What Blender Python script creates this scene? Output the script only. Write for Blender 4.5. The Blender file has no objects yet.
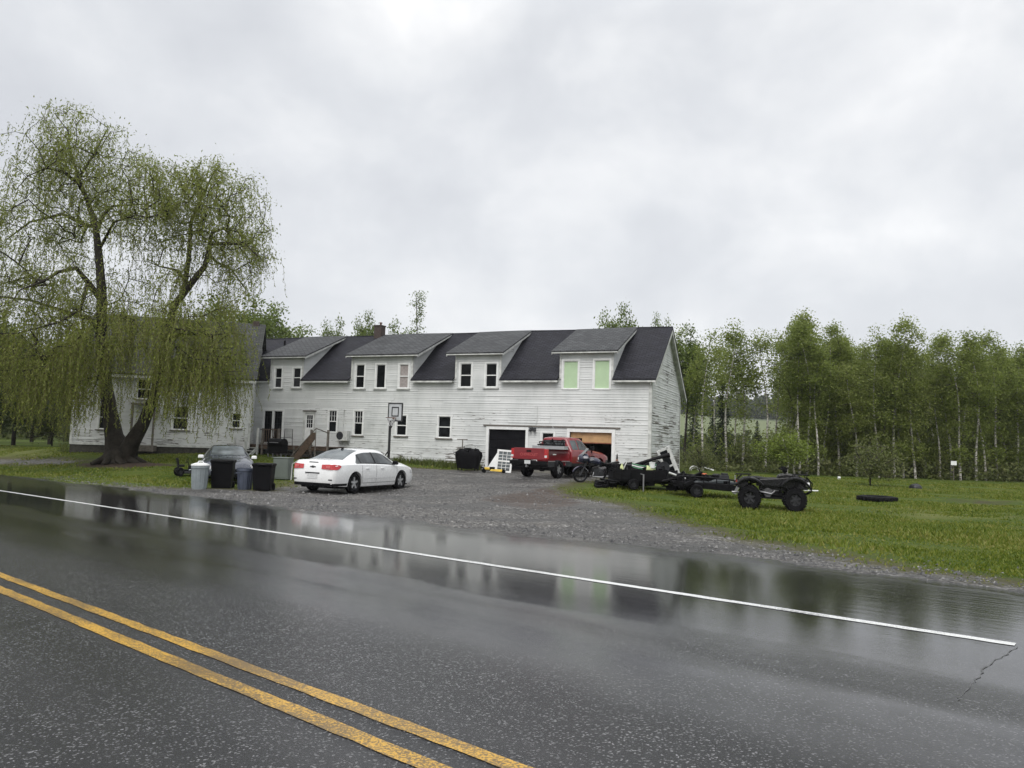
import bpy, bmesh, math, random
import numpy as np
from mathutils import Vector, Matrix

SC = bpy.context.scene
COL = SC.collection
rad = math.radians
random.seed(7)
RNG = np.random.default_rng(11)

# ------------------------------------------------------------------ camera
FPX = 760.0
PITCH = math.atan(59 / FPX)
ROLL = rad(1.86)
EYE = Vector((0, 0, 1.4))
fwd = Vector((0, math.cos(PITCH), math.sin(PITCH)))
up0 = Vector((0, -math.sin(PITCH), math.cos(PITCH)))
rt0 = Vector((1, 0, 0))
CR = math.cos(ROLL) * rt0 + math.sin(ROLL) * up0
CU = -math.sin(ROLL) * rt0 + math.cos(ROLL) * up0
cam = bpy.data.cameras.new('camera')
cam.sensor_width = 36.0
cam.lens = FPX / 1024 * 36
cam.clip_end = 5000
cam.clip_start = 0.05
camo = bpy.data.objects.new('camera', cam)
COL.objects.link(camo)
camo.matrix_world = Matrix(((CR.x, CU.x, -fwd.x, EYE.x), (CR.y, CU.y, -fwd.y, EYE.y), (CR.z, CU.z, -fwd.z, EYE.z), (0, 0, 0, 1)))
SC.camera = camo

# ------------------------------------------------------------------ sky, sun, exposure
SUN_EL, SUN_AZ = rad(48), rad(196)          # azimuth from +Y clockwise: behind and left of the camera
w = bpy.data.worlds.new("World")
SC.world = w
w.use_nodes = True
nt = w.node_tree
nt.nodes.clear()
def N(tree, typ, **kw):
    n = tree.nodes.new(typ)
    for k, v in kw.items():
        if k == 'ins':
            for kk, vv in v.items():
                n.inputs[kk].default_value = vv
        else:
            setattr(n, k, v)
    return n
def ramp(tree, fac, stops, interp='LINEAR'):
    r = tree.nodes.new('ShaderNodeValToRGB')
    r.color_ramp.interpolation = interp
    e = r.color_ramp.elements
    while len(e) > len(stops):
        e.remove(e[-1])
    while len(e) < len(stops):
        e.new(0.5)
    for el, (p, c) in zip(e, stops):
        el.position = p
        if isinstance(c, (int, float)):
            c = (c, c, c)
        el.color = (*c, 1)
    if fac is not None:
        tree.links.new(fac, r.inputs[0])
    return r.outputs[0]
def mixc(tree, fac, a, b, blend='MIX'):
    m = tree.nodes.new('ShaderNodeMix')
    m.data_type = 'RGBA'
    m.blend_type = blend
    for sock, v in ((m.inputs[0], fac), (m.inputs[6], a), (m.inputs[7], b)):
        if isinstance(v, bpy.types.NodeSocket):
            tree.links.new(v, sock)
        elif isinstance(v, (int, float)):
            sock.default_value = v if sock == m.inputs[0] else (v, v, v, 1)
        else:
            sock.default_value = (*v, 1)
    return m.outputs[2]
def mth(tree, op, a, b=None, c=None, clamp=False):
    m = tree.nodes.new('ShaderNodeMath')
    m.operation = op
    m.use_clamp = clamp
    for s, v in zip(m.inputs, (a, b, c)):
        if v is None:
            continue
        if isinstance(v, bpy.types.NodeSocket):
            tree.links.new(v, s)
        else:
            s.default_value = v
    return m.outputs[0]
def noise(tree, vec, scale, detail=4, rough=0.55, dist=0.0):
    n = N(tree, 'ShaderNodeTexNoise', ins={'Scale': scale, 'Detail': detail, 'Roughness': rough, 'Distortion': dist})
    if vec is not None:
        tree.links.new(vec, n.inputs['Vector'])
    return n.outputs['Fac']
def mapping(tree, vec, scale=(1, 1, 1), loc=(0, 0, 0), rot=(0, 0, 0)):
    m = N(tree, 'ShaderNodeMapping', ins={'Scale': scale, 'Location': loc, 'Rotation': rot})
    tree.links.new(vec, m.inputs['Vector'])
    return m.outputs[0]

sky = N(nt, 'ShaderNodeTexSky', sky_type='NISHITA', sun_disc=False)
sky.sun_elevation = SUN_EL
sky.sun_rotation = SUN_AZ
sky.air_density = 1.0
sky.dust_density = 4.0
tc = N(nt, 'ShaderNodeTexCoord')
sv = mapping(nt, tc.outputs['Generated'], (1.0, 1.0, 1.35), (0.35, 0.2, 0.75))
cn = noise(nt, sv, 3.6, 6, 0.52, 0.15)
cn2 = noise(nt, mapping(nt, tc.outputs['Generated'], (1, 1, 1.6), (3.1, 0.4, 0)), 1.1, 2, 0.5)
cs = mth(nt, 'ADD', mth(nt, 'MULTIPLY', cn, 0.65), mth(nt, 'MULTIPLY', cn2, 0.35))
cloud = ramp(nt, cs, [(0.36, (5.1, 5.25, 5.55)), (0.46, (5.8, 5.95, 6.2)), (0.54, (6.7, 6.8, 6.95)), (0.63, (8.2, 8.2, 8.2))])
sep = N(nt, 'ShaderNodeSeparateXYZ')
nt.links.new(tc.outputs['Generated'], sep.inputs[0])
zen = ramp(nt, sep.outputs[2], [(0.0, 0.97), (0.12, 1.0), (0.5, 0.97), (0.95, 1.9)])
cloud = mixc(nt, 1.0, cloud, zen, 'MULTIPLY')
skyc = mixc(nt, 0.94, sky.outputs[0], cloud)
bg = N(nt, 'ShaderNodeBackground', ins={'Strength': 0.1})
nt.links.new(skyc, bg.inputs[0])
wo = N(nt, 'ShaderNodeOutputWorld')
nt.links.new(bg.outputs[0], wo.inputs[0])

sl = bpy.data.lights.new('sun', 'SUN')
sl.energy = 1.5
sl.angle = rad(40)
sl.color = (1.0, 0.97, 0.93)
so = bpy.data.objects.new('sun', sl)
COL.objects.link(so)
sd = Vector((math.sin(SUN_AZ) * math.cos(SUN_EL), math.cos(SUN_AZ) * math.cos(SUN_EL), math.sin(SUN_EL)))
so.rotation_euler = (-sd).to_track_quat('-Z', 'Y').to_euler()
so.location = sd * 60
vs = SC.view_settings
vs.view_transform = 'Standard'
vs.look = 'None'
vs.exposure = 0.5
vs.gamma = 1.0
vs.use_curve_mapping = False
SC.cycles.max_bounces = 6
SC.cycles.transparent_max_bounces = 8
SC.cycles.use_denoising = True
SC.render.filter_size = 1.0

# ------------------------------------------------------------------ geometry helpers
class MB:
    """collects faces with material slots and links them as one mesh object"""
    def __init__(s):
        s.v, s.f, s.m = [], [], []
    def add(s, vs, fs, m=0):
        o = len(s.v)
        s.v += [tuple(v) for v in vs]
        s.f += [tuple(i + o for i in f) for f in fs]
        s.m += [m] * len(fs)
        return s
    def box(s, c, d, rot=None, m=0, taper=1.0):
        x, y, z = d[0] / 2, d[1] / 2, d[2] / 2
        p = [(-x, -y, -z), (x, -y, -z), (x, y, -z), (-x, y, -z)]
        p += [(a * taper, b * taper, -c2) for a, b, c2 in p]
        M = rot.to_3x3() if rot is not None else None
        q = []
        for a in p:
            a = Vector(a)
            if M is not None:
                a = M @ a
            q.append((a.x + c[0], a.y + c[1], a.z + c[2]))
        return s.add(q, [(3, 2, 1, 0), (4, 5, 6, 7), (0, 1, 5, 4), (1, 2, 6, 5), (2, 3, 7, 6), (3, 0, 4, 7)], m)
    def bb(s, x0, x1, y0, y1, z0, z1, m=0):
        return s.box(((x0 + x1) / 2, (y0 + y1) / 2, (z0 + z1) / 2), (abs(x1 - x0), abs(y1 - y0), abs(z1 - z0)), None, m)
    def tube(s, pts, r, n=8, m=0, cap=True):
        pts = [Vector(p) for p in pts]
        if not hasattr(r, '__len__'):
            r = [r] * len(pts)
        rings = []
        pd = None
        for i, p in enumerate(pts):
            d = (pts[min(i + 1, len(pts) - 1)] - pts[max(i - 1, 0)])
            d = d.normalized() if d.length > 1e-9 else Vector((0, 0, 1))
            if pd is None:
                a = d.orthogonal().normalized()
            else:
                a = (a - d * a.dot(d))
                a = a.normalized() if a.length > 1e-6 else d.orthogonal().normalized()
            pd = d
            b = d.cross(a)
            rings.append([p + (a * math.cos(2 * math.pi * k / n) + b * math.sin(2 * math.pi * k / n)) * r[i] for k in range(n)])
        vs = [v for rg in rings for v in rg]
        fs = []
        for i in range(len(pts) - 1):
            for k in range(n):
                k2 = (k + 1) % n
                fs.append((i * n + k, i * n + k2, (i + 1) * n + k2, (i + 1) * n + k))
        if cap:
            fs.append(tuple(reversed(range(n))))
            fs.append(tuple((len(pts) - 1) * n + k for k in range(n)))
        return s.add(vs, fs, m)
    def lathe(s, prof, c=(0, 0, 0), axis='Z', n=24, m=0, scale=(1, 1)):
        """prof: (radius, height) pairs around an axis through c"""
        vs, fs = [], []
        for (r, h) in prof:
            for k in range(n):
                a = 2 * math.pi * k / n
                x, y = r * math.cos(a) * scale[0], r * math.sin(a) * scale[1]
                if axis == 'Z':
                    p = (x, y, h)
                elif axis == 'Y':
                    p = (x, h, -y)
                else:
                    p = (h, x, y)
                vs.append((p[0] + c[0], p[1] + c[1], p[2] + c[2]))
        for i in range(len(prof) - 1):
            for k in range(n):
                k2 = (k + 1) % n
                fs.append((i * n + k, i * n + k2, (i + 1) * n + k2, (i + 1) * n + k))
        return s.add(vs, fs, m)
    def prism(s, poly, lo, hi, plane='XZ', m=0):
        """poly in a plane, extruded along the third axis"""
        n = len(poly)
        def P(a, b, h):
            return (a, h, b) if plane == 'XZ' else ((a, b, h) if plane == 'XY' else (h, a, b))
        vs = [P(a, b, lo) for a, b in poly] + [P(a, b, hi) for a, b in poly]
        fs = [tuple(range(n)), tuple(reversed(range(n, 2 * n)))]
        for i in range(n):
            j = (i + 1) % n
            fs.append((i, i + n, j + n, j))
        return s.add(vs, fs, m)
    def grid(s, rows, m=0):
        nr, nc = len(rows), len(rows[0])
        vs = [v for r in rows for v in r]
        fs = [(i * nc + j, i * nc + j + 1, (i + 1) * nc + j + 1, (i + 1) * nc + j) for i in range(nr - 1) for j in range(nc - 1)]
        return s.add(vs, fs, m)
    def build(s, name, mats, parent=None, smooth=None, bevel=0.0, fix=True):
        me = bpy.data.meshes.new(name)
        me.from_pydata(s.v, [], s.f)
        mats = mats if isinstance(mats, (list, tuple)) else [mats]
        for mm in mats:
            me.materials.append(mm)
        me.polygons.foreach_set('material_index', s.m)
        if fix:
            bm = bmesh.new()
            bm.from_mesh(me)
            bmesh.ops.recalc_face_normals(bm, faces=bm.faces)
            bm.to_mesh(me)
            bm.free()
        if smooth is not None:
            me.polygons.foreach_set('use_smooth', [True] * len(me.polygons))
            me.set_sharp_from_angle(angle=rad(smooth))
        me.update()
        o = bpy.data.objects.new(name, me)
        COL.objects.link(o)
        if parent is not None:
            o.parent = parent
        if bevel:
            b = o.modifiers.new('bevel', 'BEVEL')
            b.width = bevel
            b.segments = 2
            b.limit_method = 'ANGLE'
        return o

def tag(o, label=None, cat=None, group=None, kind=None):
    if label: o['label'] = label
    if cat: o['category'] = cat
    if group: o['group'] = group
    if kind: o['kind'] = kind
    return o
def T(name, label, cat, loc=(0, 0, 0), rz=0.0, group=None):
    o = bpy.data.objects.new(name, None)
    o.empty_display_size = 0.2
    COL.objects.link(o)
    o.location = loc
    o.rotation_euler = (0, 0, rz)
    return tag(o, label, cat, group)
def dup(root, loc, rz=0.0, label=None, group=None, scale=None):
    def cp(o, par):
        c = o.copy()
        COL.objects.link(c)
        if par is not None:
            c.parent = par
        for ch in [k for k in bpy.data.objects if k.parent == o]:
            cp(ch, c)
        return c
    r = cp(root, None)
    r.location = loc
    r.rotation_euler = (0, 0, rz)
    if label: r['label'] = label
    if group: r['group'] = group
    if scale: r.scale = scale if hasattr(scale, '__len__') else (scale,) * 3
    return r
def quads_object(name, V, material, parent=None, per=4):
    """V: (n, per, 3) array of separate polygons"""
    n = len(V)
    me = bpy.data.meshes.new(name)
    me.vertices.add(n * per)
    me.vertices.foreach_set('co', np.ascontiguousarray(V, dtype=np.float32).ravel())
    me.loops.add(n * per)
    me.loops.foreach_set('vertex_index', np.arange(n * per, dtype=np.int32))
    me.polygons.add(n)
    me.polygons.foreach_set('loop_start', np.arange(0, n * per, per, dtype=np.int32))
    me.polygons.foreach_set('loop_total', np.full(n, per, dtype=np.int32))
    me.materials.append(material)
    me.update(calc_edges=True)
    o = bpy.data.objects.new(name, me)
    COL.objects.link(o)
    if parent is not None:
        o.parent = parent
    return o

# ------------------------------------------------------------------ materials
def new_mat(name):
    m = bpy.data.materials.new(name)
    m.use_nodes = True
    t = m.node_tree
    b = t.nodes['Principled BSDF']
    return m, t, b
def setin(t, b, key, v):
    if isinstance(v, bpy.types.NodeSocket):
        t.links.new(v, b.inputs[key])
    elif isinstance(v, (tuple, list)) and len(v) == 3:
        b.inputs[key].default_value = (*v, 1)
    else:
        b.inputs[key].default_value = v
def simple(name, c, rough=0.6, metal=0.0, var=0.25, scale=6.0, bump=0.0, bscale=40.0, spec=0.5, coat=0.0):
    """a base colour mottled by noise, roughness broken up, optional fine bump"""
    m, t, b = new_mat(name)
    tcn = N(t, 'ShaderNodeTexCoord')
    v = tcn.outputs['Object']
    n1 = noise(t, v, scale, 5, 0.6)
    lo = tuple(x * (1 - var) for x in c)
    hi = tuple(min(1, x * (1 + var)) for x in c)
    setin(t, b, 'Base Color', ramp(t, n1, [(0.3, lo), (0.7, hi)]))
    n2 = noise(t, v, scale * 3.1, 4)
    setin(t, b, 'Roughness', ramp(t, n2, [(0.3, max(0.02, rough * 0.8)), (0.7, min(1, rough * 1.2))]))
    setin(t, b, 'Metallic', metal)
    setin(t, b, 'Specular IOR Level', spec)
    if coat:
        setin(t, b, 'Coat Weight', coat)
        setin(t, b, 'Coat Roughness', 0.05)
    if bump:
        bp = N(t, 'ShaderNodeBump', ins={'Strength': bump, 'Distance': 0.02})
        t.links.new(noise(t, v, bscale, 4), bp.inputs['Height'])
        t.links.new(bp.outputs[0], b.inputs['Normal'])
    return m

def leaf_mat(name, c1, c2, c3, trans=0.35):
    m, t, b = new_mat(name)
    g = N(t, 'ShaderNodeNewGeometry')
    oi = N(t, 'ShaderNodeObjectInfo')
    tcn = N(t, 'ShaderNodeTexCoord')
    f = mth(t, 'ADD', mth(t, 'MULTIPLY', g.outputs['Random Per Island'], 0.55), mth(t, 'MULTIPLY', noise(t, tcn.outputs['Object'], 0.7, 2), 0.45))
    f = mth(t, 'ADD', f, mth(t, 'MULTIPLY', mth(t, 'SUBTRACT', oi.outputs['Random'], 0.5), 0.25))
    col = ramp(t, f, [(0.2, c1), (0.5, c2), (0.8, c3)])
    setin(t, b, 'Base Color', col)
    setin(t, b, 'Roughness', 0.6)
    setin(t, b, 'Specular IOR Level', 0.25)
    tr = N(t, 'ShaderNodeBsdfTranslucent')
    t.links.new(col, tr.inputs[0])
    mx = N(t, 'ShaderNodeMixShader', ins={0: trans})
    t.links.new(b.outputs[0], mx.inputs[1])
    t.links.new(tr.outputs[0], mx.inputs[2])
    t.links.new(mx.outputs[0], t.nodes['Material Output'].inputs[0])
    return m

M = {}
M['birch_leaf'] = leaf_mat('birch_leaf', (0.135, 0.178, 0.038), (0.210, 0.260, 0.060), (0.285, 0.32, 0.10), 0.58)
M['tree_leaf'] = leaf_mat('tree_leaf', (0.085, 0.12, 0.026), (0.135, 0.185, 0.042), (0.19, 0.24, 0.065), 0.45)
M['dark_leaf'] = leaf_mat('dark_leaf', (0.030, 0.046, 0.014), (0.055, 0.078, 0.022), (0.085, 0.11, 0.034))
M['bush_leaf'] = leaf_mat('bush_leaf', (0.11, 0.15, 0.022), (0.17, 0.225, 0.035), (0.22, 0.28, 0.06), 0.4)
M['willow_leaf'] = leaf_mat('willow_leaf', (0.140, 0.175, 0.030), (0.220, 0.260, 0.050), (0.295, 0.32, 0.09), 0.55)
M['needle'] = leaf_mat('needle', (0.012, 0.022, 0.010), (0.02, 0.035, 0.016), (0.035, 0.05, 0.022), 0.15)
M['brush'] = leaf_mat('brush', (0.075, 0.095, 0.028), (0.120, 0.145, 0.045), (0.185, 0.195, 0.08), 0.45)
M['grass_blade'] = leaf_mat('grass_blade', (0.062, 0.092, 0.009), (0.100, 0.138, 0.016), (0.17, 0.185, 0.038), 0.35)
def grass_mat():
    m, t, b = new_mat('grass_patchy')
    g = N(t, 'ShaderNodeNewGeometry')
    v = N(t, 'ShaderNodeTexCoord').outputs['Object']
    f = mth(t, 'ADD', mth(t, 'MULTIPLY', g.outputs['Random Per Island'], 0.30), mth(t, 'ADD', mth(t, 'MULTIPLY', noise(t, v, 0.30, 4, 0.65), 0.45), mth(t, 'MULTIPLY', noise(t, v, 1.8, 3, 0.6), 0.25)))
    col = ramp(t, f, [(0.34, (0.066, 0.102, 0.009)), (0.47, (0.115, 0.160, 0.016)), (0.58, (0.175, 0.200, 0.030)), (0.70, (0.25, 0.235, 0.07))])
    setin(t, b, 'Base Color', col)
    setin(t, b, 'Roughness', 0.5)
    setin(t, b, 'Specular IOR Level', 0.3)
    tr = N(t, 'ShaderNodeBsdfTranslucent')
    t.links.new(col, tr.inputs[0])
    mx = N(t, 'ShaderNodeMixShader', ins={0: 0.35})
    t.links.new(b.outputs[0], mx.inputs[1])
    t.links.new(tr.outputs[0], mx.inputs[2])
    t.links.new(mx.outputs[0], t.nodes['Material Output'].inputs[0])
    return m
M['grass_blade'] = grass_mat()
M['weeds'] = leaf_mat('weeds', (0.06, 0.085, 0.015), (0.10, 0.13, 0.03), (0.17, 0.16, 0.07), 0.3)
M['bark'] = simple('bark', (0.026, 0.022, 0.017), 0.85, var=0.55, scale=3, bump=1.0, bscale=7, spec=0.25)
M['twig'] = simple('twig', (0.05, 0.043, 0.032), 0.8, var=0.3, scale=3)

def birch_bark():
    m, t, b = new_mat('birch_bark')
    tcn = N(t, 'ShaderNodeTexCoord')
    v = mapping(t, tcn.outputs['Object'], (3, 3, 9))
    n1 = noise(t, v, 1.6, 4, 0.6)
    n2 = noise(t, tcn.outputs['Object'], 1.1, 2)
    c = ramp(t, n1, [(0.42, (0.03, 0.027, 0.025)), (0.48, (0.42, 0.40, 0.36)), (0.75, (0.66, 0.64, 0.60))])
    c = mixc(t, ramp(t, n2, [(0.30, 0.6), (0.55, 0.0)]), c, (0.12, 0.11, 0.09))
    setin(t, b, 'Base Color', c)
    setin(t, b, 'Roughness', 0.7)
    return m
M['birch_bark'] = birch_bark()

M['black_rubber'] = simple('black_rubber', (0.007, 0.007, 0.008), 0.8, var=0.4, scale=8, bump=0.4, spec=0.12)
M['black_plastic'] = simple('black_plastic', (0.005, 0.005, 0.006), 0.5, var=0.35, scale=5, spec=0.09)
M['black_metal'] = simple('black_metal', (0.006, 0.006, 0.007), 0.5, var=0.35, scale=7, bump=0.15, spec=0.10)
M['dark_grey'] = simple('dark_grey', (0.026, 0.027, 0.030), 0.5, var=0.3, spec=0.3)
M['steel'] = simple('steel', (0.32, 0.32, 0.33), 0.4, 0.7, var=0.15, scale=9)
M['alu'] = simple('alu', (0.50, 0.51, 0.52), 0.35, 0.6, var=0.08, scale=5)
M['rust'] = simple('rust', (0.12, 0.055, 0.03), 0.8, var=0.5, scale=8, bump=0.3)
M['white_paint'] = simple('white_paint', (0.72, 0.73, 0.72), 0.5, var=0.10, scale=5, bump=0.1)
M['old_white'] = simple('old_white', (0.50, 0.51, 0.49), 0.6, var=0.30, scale=4, bump=0.2)
M['grey_can'] = simple('grey_can', (0.21, 0.24, 0.25), 0.45, var=0.15, scale=4)
M['blue_can'] = simple('blue_can', (0.055, 0.066, 0.095), 0.45, var=0.2, scale=4)
M['green_box'] = simple('green_box', (0.115, 0.135, 0.12), 0.5, var=0.15, scale=3)
M['wood_grey'] = simple('wood_grey', (0.13, 0.115, 0.10), 0.75, var=0.4, scale=7, bump=0.3)
M['wood_brown'] = simple('wood_brown', (0.085, 0.055, 0.038), 0.75, var=0.4, scale=7, bump=0.3)
M['wood_red'] = simple('wood_red', (0.20, 0.065, 0.035), 0.7, var=0.35, scale=6, bump=0.2)
M['plywood'] = simple('plywood', (0.44, 0.27, 0.13), 0.6, var=0.2, scale=4, bump=0.1)
M['brick'] = simple('brick', (0.058, 0.043, 0.037), 0.85, var=0.45, scale=14, bump=0.5)
M['concrete'] = simple('concrete', (0.17, 0.165, 0.145), 0.85, var=0.35, scale=3, bump=0.4)
M['stone_dark'] = simple('stone_dark', (0.05, 0.047, 0.04), 0.85, var=0.5, scale=5, bump=0.6)
M['green_blind'] = simple('green_blind', (0.42, 0.56, 0.36), 0.7, var=0.06, scale=2)
M['curtain'] = simple('curtain', (0.30, 0.27, 0.26), 0.9, var=0.2, scale=9)
M['yellow'] = simple('yellow', (0.62, 0.42, 0.05), 0.45, var=0.2)
M['orange'] = simple('orange', (0.55, 0.11, 0.025), 0.45, var=0.25)
M['red_lens'] = simple('red_lens', (0.42, 0.012, 0.015), 0.15, var=0.15, coat=1.0)
M['white_lens'] = simple('white_lens', (0.6, 0.6, 0.6), 0.12, var=0.1, coat=1.0)
M['plate'] = simple('plate', (0.55, 0.56, 0.56), 0.4, var=0.15, scale=30)
M['pole_black'] = simple('pole_black', (0.014, 0.014, 0.015), 0.45, var=0.3)
M['board_clear'] = simple('board_clear', (0.42, 0.44, 0.45), 0.25, var=0.15, scale=3)
M['white_net'] = simple('white_net', (0.6, 0.6, 0.6), 0.8)
M['green_plastic'] = simple('green_plastic', (0.06, 0.20, 0.10), 0.45, var=0.3)
M['pale_yellow'] = simple('pale_yellow', (0.55, 0.60, 0.30), 0.5, var=0.15)
M['brown_cone'] = simple('brown_cone', (0.16, 0.085, 0.06), 0.7, var=0.3)
M['seat_black'] = simple('seat_black', (0.008, 0.008, 0.009), 0.5, var=0.25, bump=0.2, spec=0.25)
M['quad_plastic'] = simple('quad_plastic', (0.005, 0.005, 0.006), 0.3, var=0.3, scale=5, spec=0.35)
M['engine_grey'] = simple('engine_grey', (0.10, 0.10, 0.105), 0.45, 0.4, var=0.5, scale=12, bump=0.3)
M['bike_blue'] = simple('bike_blue', (0.020, 0.022, 0.045), 0.25, var=0.3, coat=0.6)
M['interior'] = simple('interior', (0.035, 0.03, 0.026), 0.9, var=0.5, scale=2)
M['pole_grey'] = simple('pole_grey', (0.2, 0.2, 0.19), 0.6)

def paint(name, c, dirt=(0.2, 0.19, 0.17), rough=0.25):
    m, t, b = new_mat(name)
    tcn = N(t, 'ShaderNodeTexCoord')
    v = tcn.outputs['Object']
    s = N(t, 'ShaderNodeSeparateXYZ')
    t.links.new(v, s.inputs[0])
    low = ramp(t, s.outputs[2], [(0.25, 0.40), (0.75, 0.04)])
    f = mth(t, 'MULTIPLY', noise(t, v, 5, 5), low)
    setin(t, b, 'Base Color', mixc(t, f, c, dirt))
    setin(t, b, 'Roughness', ramp(t, noise(t, v, 14, 3), [(0.3, rough * 0.8), (0.7, rough * 1.3)]))
    setin(t, b, 'Coat Weight', 0.8)
    setin(t, b, 'Coat Roughness', 0.04)
    return m
M['car_white'] = paint('car_white', (0.80, 0.81, 0.81))
M['car_navy'] = paint('car_navy', (0.030, 0.036, 0.055), (0.06, 0.06, 0.06))
M['truck_red'] = paint('truck_red', (0.20, 0.008, 0.014), (0.10, 0.03, 0.03), 0.35)
def glass_dark(name, c=(0.012, 0.014, 0.016), rough=0.05):
    m, t, b = new_mat(name)
    tcn = N(t, 'ShaderNodeTexCoord')
    n1 = noise(t, tcn.outputs['Object'], 1.2, 3)
    setin(t, b, 'Base Color', ramp(t, n1, [(0.35, tuple(x * 0.5 for x in c)), (0.65, tuple(x * 1.6 for x in c))]))
    setin(t, b, 'Roughness', rough)
    setin(t, b, 'IOR', 1.45)
    setin(t, b, 'Specular IOR Level', 0.12 if name == 'pane' else 0.5)
    bp = N(t, 'ShaderNodeBump', ins={'Strength': 0.06, 'Distance': 0.05})
    t.links.new(noise(t, tcn.outputs['Object'], 2.5, 1), bp.inputs['Height'])
    t.links.new(bp.outputs[0], b.inputs['Normal'])
    return m
M['pane'] = glass_dark('pane', (0.007, 0.008, 0.009), 0.04)
M['car_glass'] = glass_dark('car_glass', (0.06, 0.068, 0.072), 0.03)
M['screen_glass'] = glass_dark('screen_glass', (0.10, 0.115, 0.12), 0.03)
M['garage_black'] = simple('garage_black', (0.007, 0.007, 0.009), 0.6, var=0.3, scale=2, spec=0.08)

def siding_mat(name, amount, seed, fx=0.8):
    """white clapboard paint, peeled to grey wood in ragged streaks along the boards"""
    m, t, b = new_mat(name)
    tcn = N(t, 'ShaderNodeTexCoord')
    v = tcn.outputs['Object']
    vs_ = mapping(t, v, (fx, fx, 8.5), (seed, seed * 2, 0))
    streak = noise(t, vs_, 2.0, 6, 0.65)
    big = noise(t, mapping(t, v, (0.35, 0.35, 0.8), (seed * 3, 1, 2)), 1.0, 3, 0.6)
    s = N(t, 'ShaderNodeSeparateXYZ')
    t.links.new(v, s.inputs[0])
    low = ramp(t, mth(t, 'DIVIDE', s.outputs[2], 8.0), [(0.08, 0.09), (0.20, 0.03), (0.34, 0.045), (0.40, 0.0), (0.9, 0.0)])
    k = mth(t, 'ADD', mth(t, 'ADD', mth(t, 'MULTIPLY', streak, 0.70), mth(t, 'MULTIPLY', big, 0.30)), low)
    peel = ramp(t, k, [(0.66 - amount, 0.0), (0.685 - amount, 1.0)])
    wv = mapping(t, v, (2.5, 2.5, 30))
    wood = ramp(t, noise(t, wv, 2, 4), [(0.3, (0.05, 0.045, 0.04)), (0.7, (0.17, 0.155, 0.135))])
    dirt = noise(t, mapping(t, v, (0.5, 0.5, 0.22), (4, 4, 1)), 1.6, 5, 0.65)
    white = ramp(t, dirt, [(0.25, (0.47, 0.49, 0.485)), (0.5, (0.61, 0.625, 0.62)), (0.75, (0.69, 0.70, 0.695))])
    bt = N(t, 'ShaderNodeTexWhiteNoise', noise_dimensions='1D')
    t.links.new(mth(t, 'FLOOR', mth(t, 'DIVIDE', s.outputs[2], 0.125)), bt.inputs['W'])
    white = mixc(t, mth(t, 'MULTIPLY', bt.outputs[0], 0.24), white, (0.36, 0.375, 0.36))
    setin(t, b, 'Base Color', mixc(t, peel, white, wood))
    setin(t, b, 'Roughness', 0.55)
    bp = N(t, 'ShaderNodeBump', ins={'Strength': 0.4, 'Distance': 0.01})
    t.links.new(mth(t, 'SUBTRACT', streak, peel), bp.inputs['Height'])
    t.links.new(bp.outputs[0], b.inputs['Normal'])
    return m
M['siding'] = siding_mat('siding', 0.032, 1.0)
M['siding_end'] = siding_mat('siding_end', 0.10, 5.0, 0.22)
M['siding_wing'] = siding_mat('siding_wing', 0.05, 9.0)

def shingle_mat(name, c1, c2, seed=0.0):
    m, t, b = new_mat(name)
    tcn = N(t, 'ShaderNodeTexCoord')
    v = tcn.outputs['Object']
    s = N(t, 'ShaderNodeSeparateXYZ')
    t.links.new(v, s.inputs[0])
    br = N(t, 'ShaderNodeTexBrick', offset=0.5, ins={'Scale': 1.0, 'Mortar Size': 0.028, 'Brick Width': 0.33, 'Row Height': 0.11, 'Color1': (0.35, 0.35, 0.35, 1), 'Color2': (0.8, 0.8, 0.8, 1), 'Mortar': (0, 0, 0, 1)})
    cx = N(t, 'ShaderNodeCombineXYZ')
    t.links.new(s.outputs[0], cx.inputs[0])
    t.links.new(mth(t, 'MULTIPLY', s.outputs[2], 1.6), cx.inputs[1])
    t.links.new(cx.outputs[0], br.inputs['Vector'])
    n1 = noise(t, mapping(t, v, (0.5, 0.5, 0.5), (seed, 0, 0)), 2.2, 6, 0.7)
    f = mth(t, 'ADD', mth(t, 'ADD', mth(t, 'MULTIPLY', n1, 0.5), mth(t, 'MULTIPLY', noise(t, mapping(t, v, (1, 1, 2.5)), 9, 4, 0.8), 0.3)), mth(t, 'MULTIPLY', br.outputs[0], 0.34))
    setin(t, b, 'Base Color', ramp(t, f, [(0.40, c1), (0.56, c2), (0.70, tuple(x * 1.9 for x in c2))]))
    setin(t, b, 'Roughness', ramp(t, n1, [(0.3, 0.5), (0.7, 0.7)]))
    setin(t, b, 'Specular IOR Level', 0.14)
    bp = N(t, 'ShaderNodeBump', ins={'Strength': 0.5, 'Distance': 0.02})
    t.links.new(mth(t, 'ADD', br.outputs[0], mth(t, 'MULTIPLY', noise(t, v, 30, 3), 0.5)), bp.inputs['Height'])
    t.links.new(bp.outputs[0], b.inputs['Normal'])
    return m
M['shingle'] = shingle_mat('shingle', (0.008, 0.008, 0.011), (0.022, 0.022, 0.028))
M['shingle_dormer'] = shingle_mat('shingle_dormer', (0.022, 0.023, 0.025), (0.060, 0.062, 0.064), 3.0)
M['shingle_wing'] = shingle_mat('shingle_wing', (0.03, 0.032, 0.03), (0.06, 0.062, 0.058), 7.0)

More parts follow.
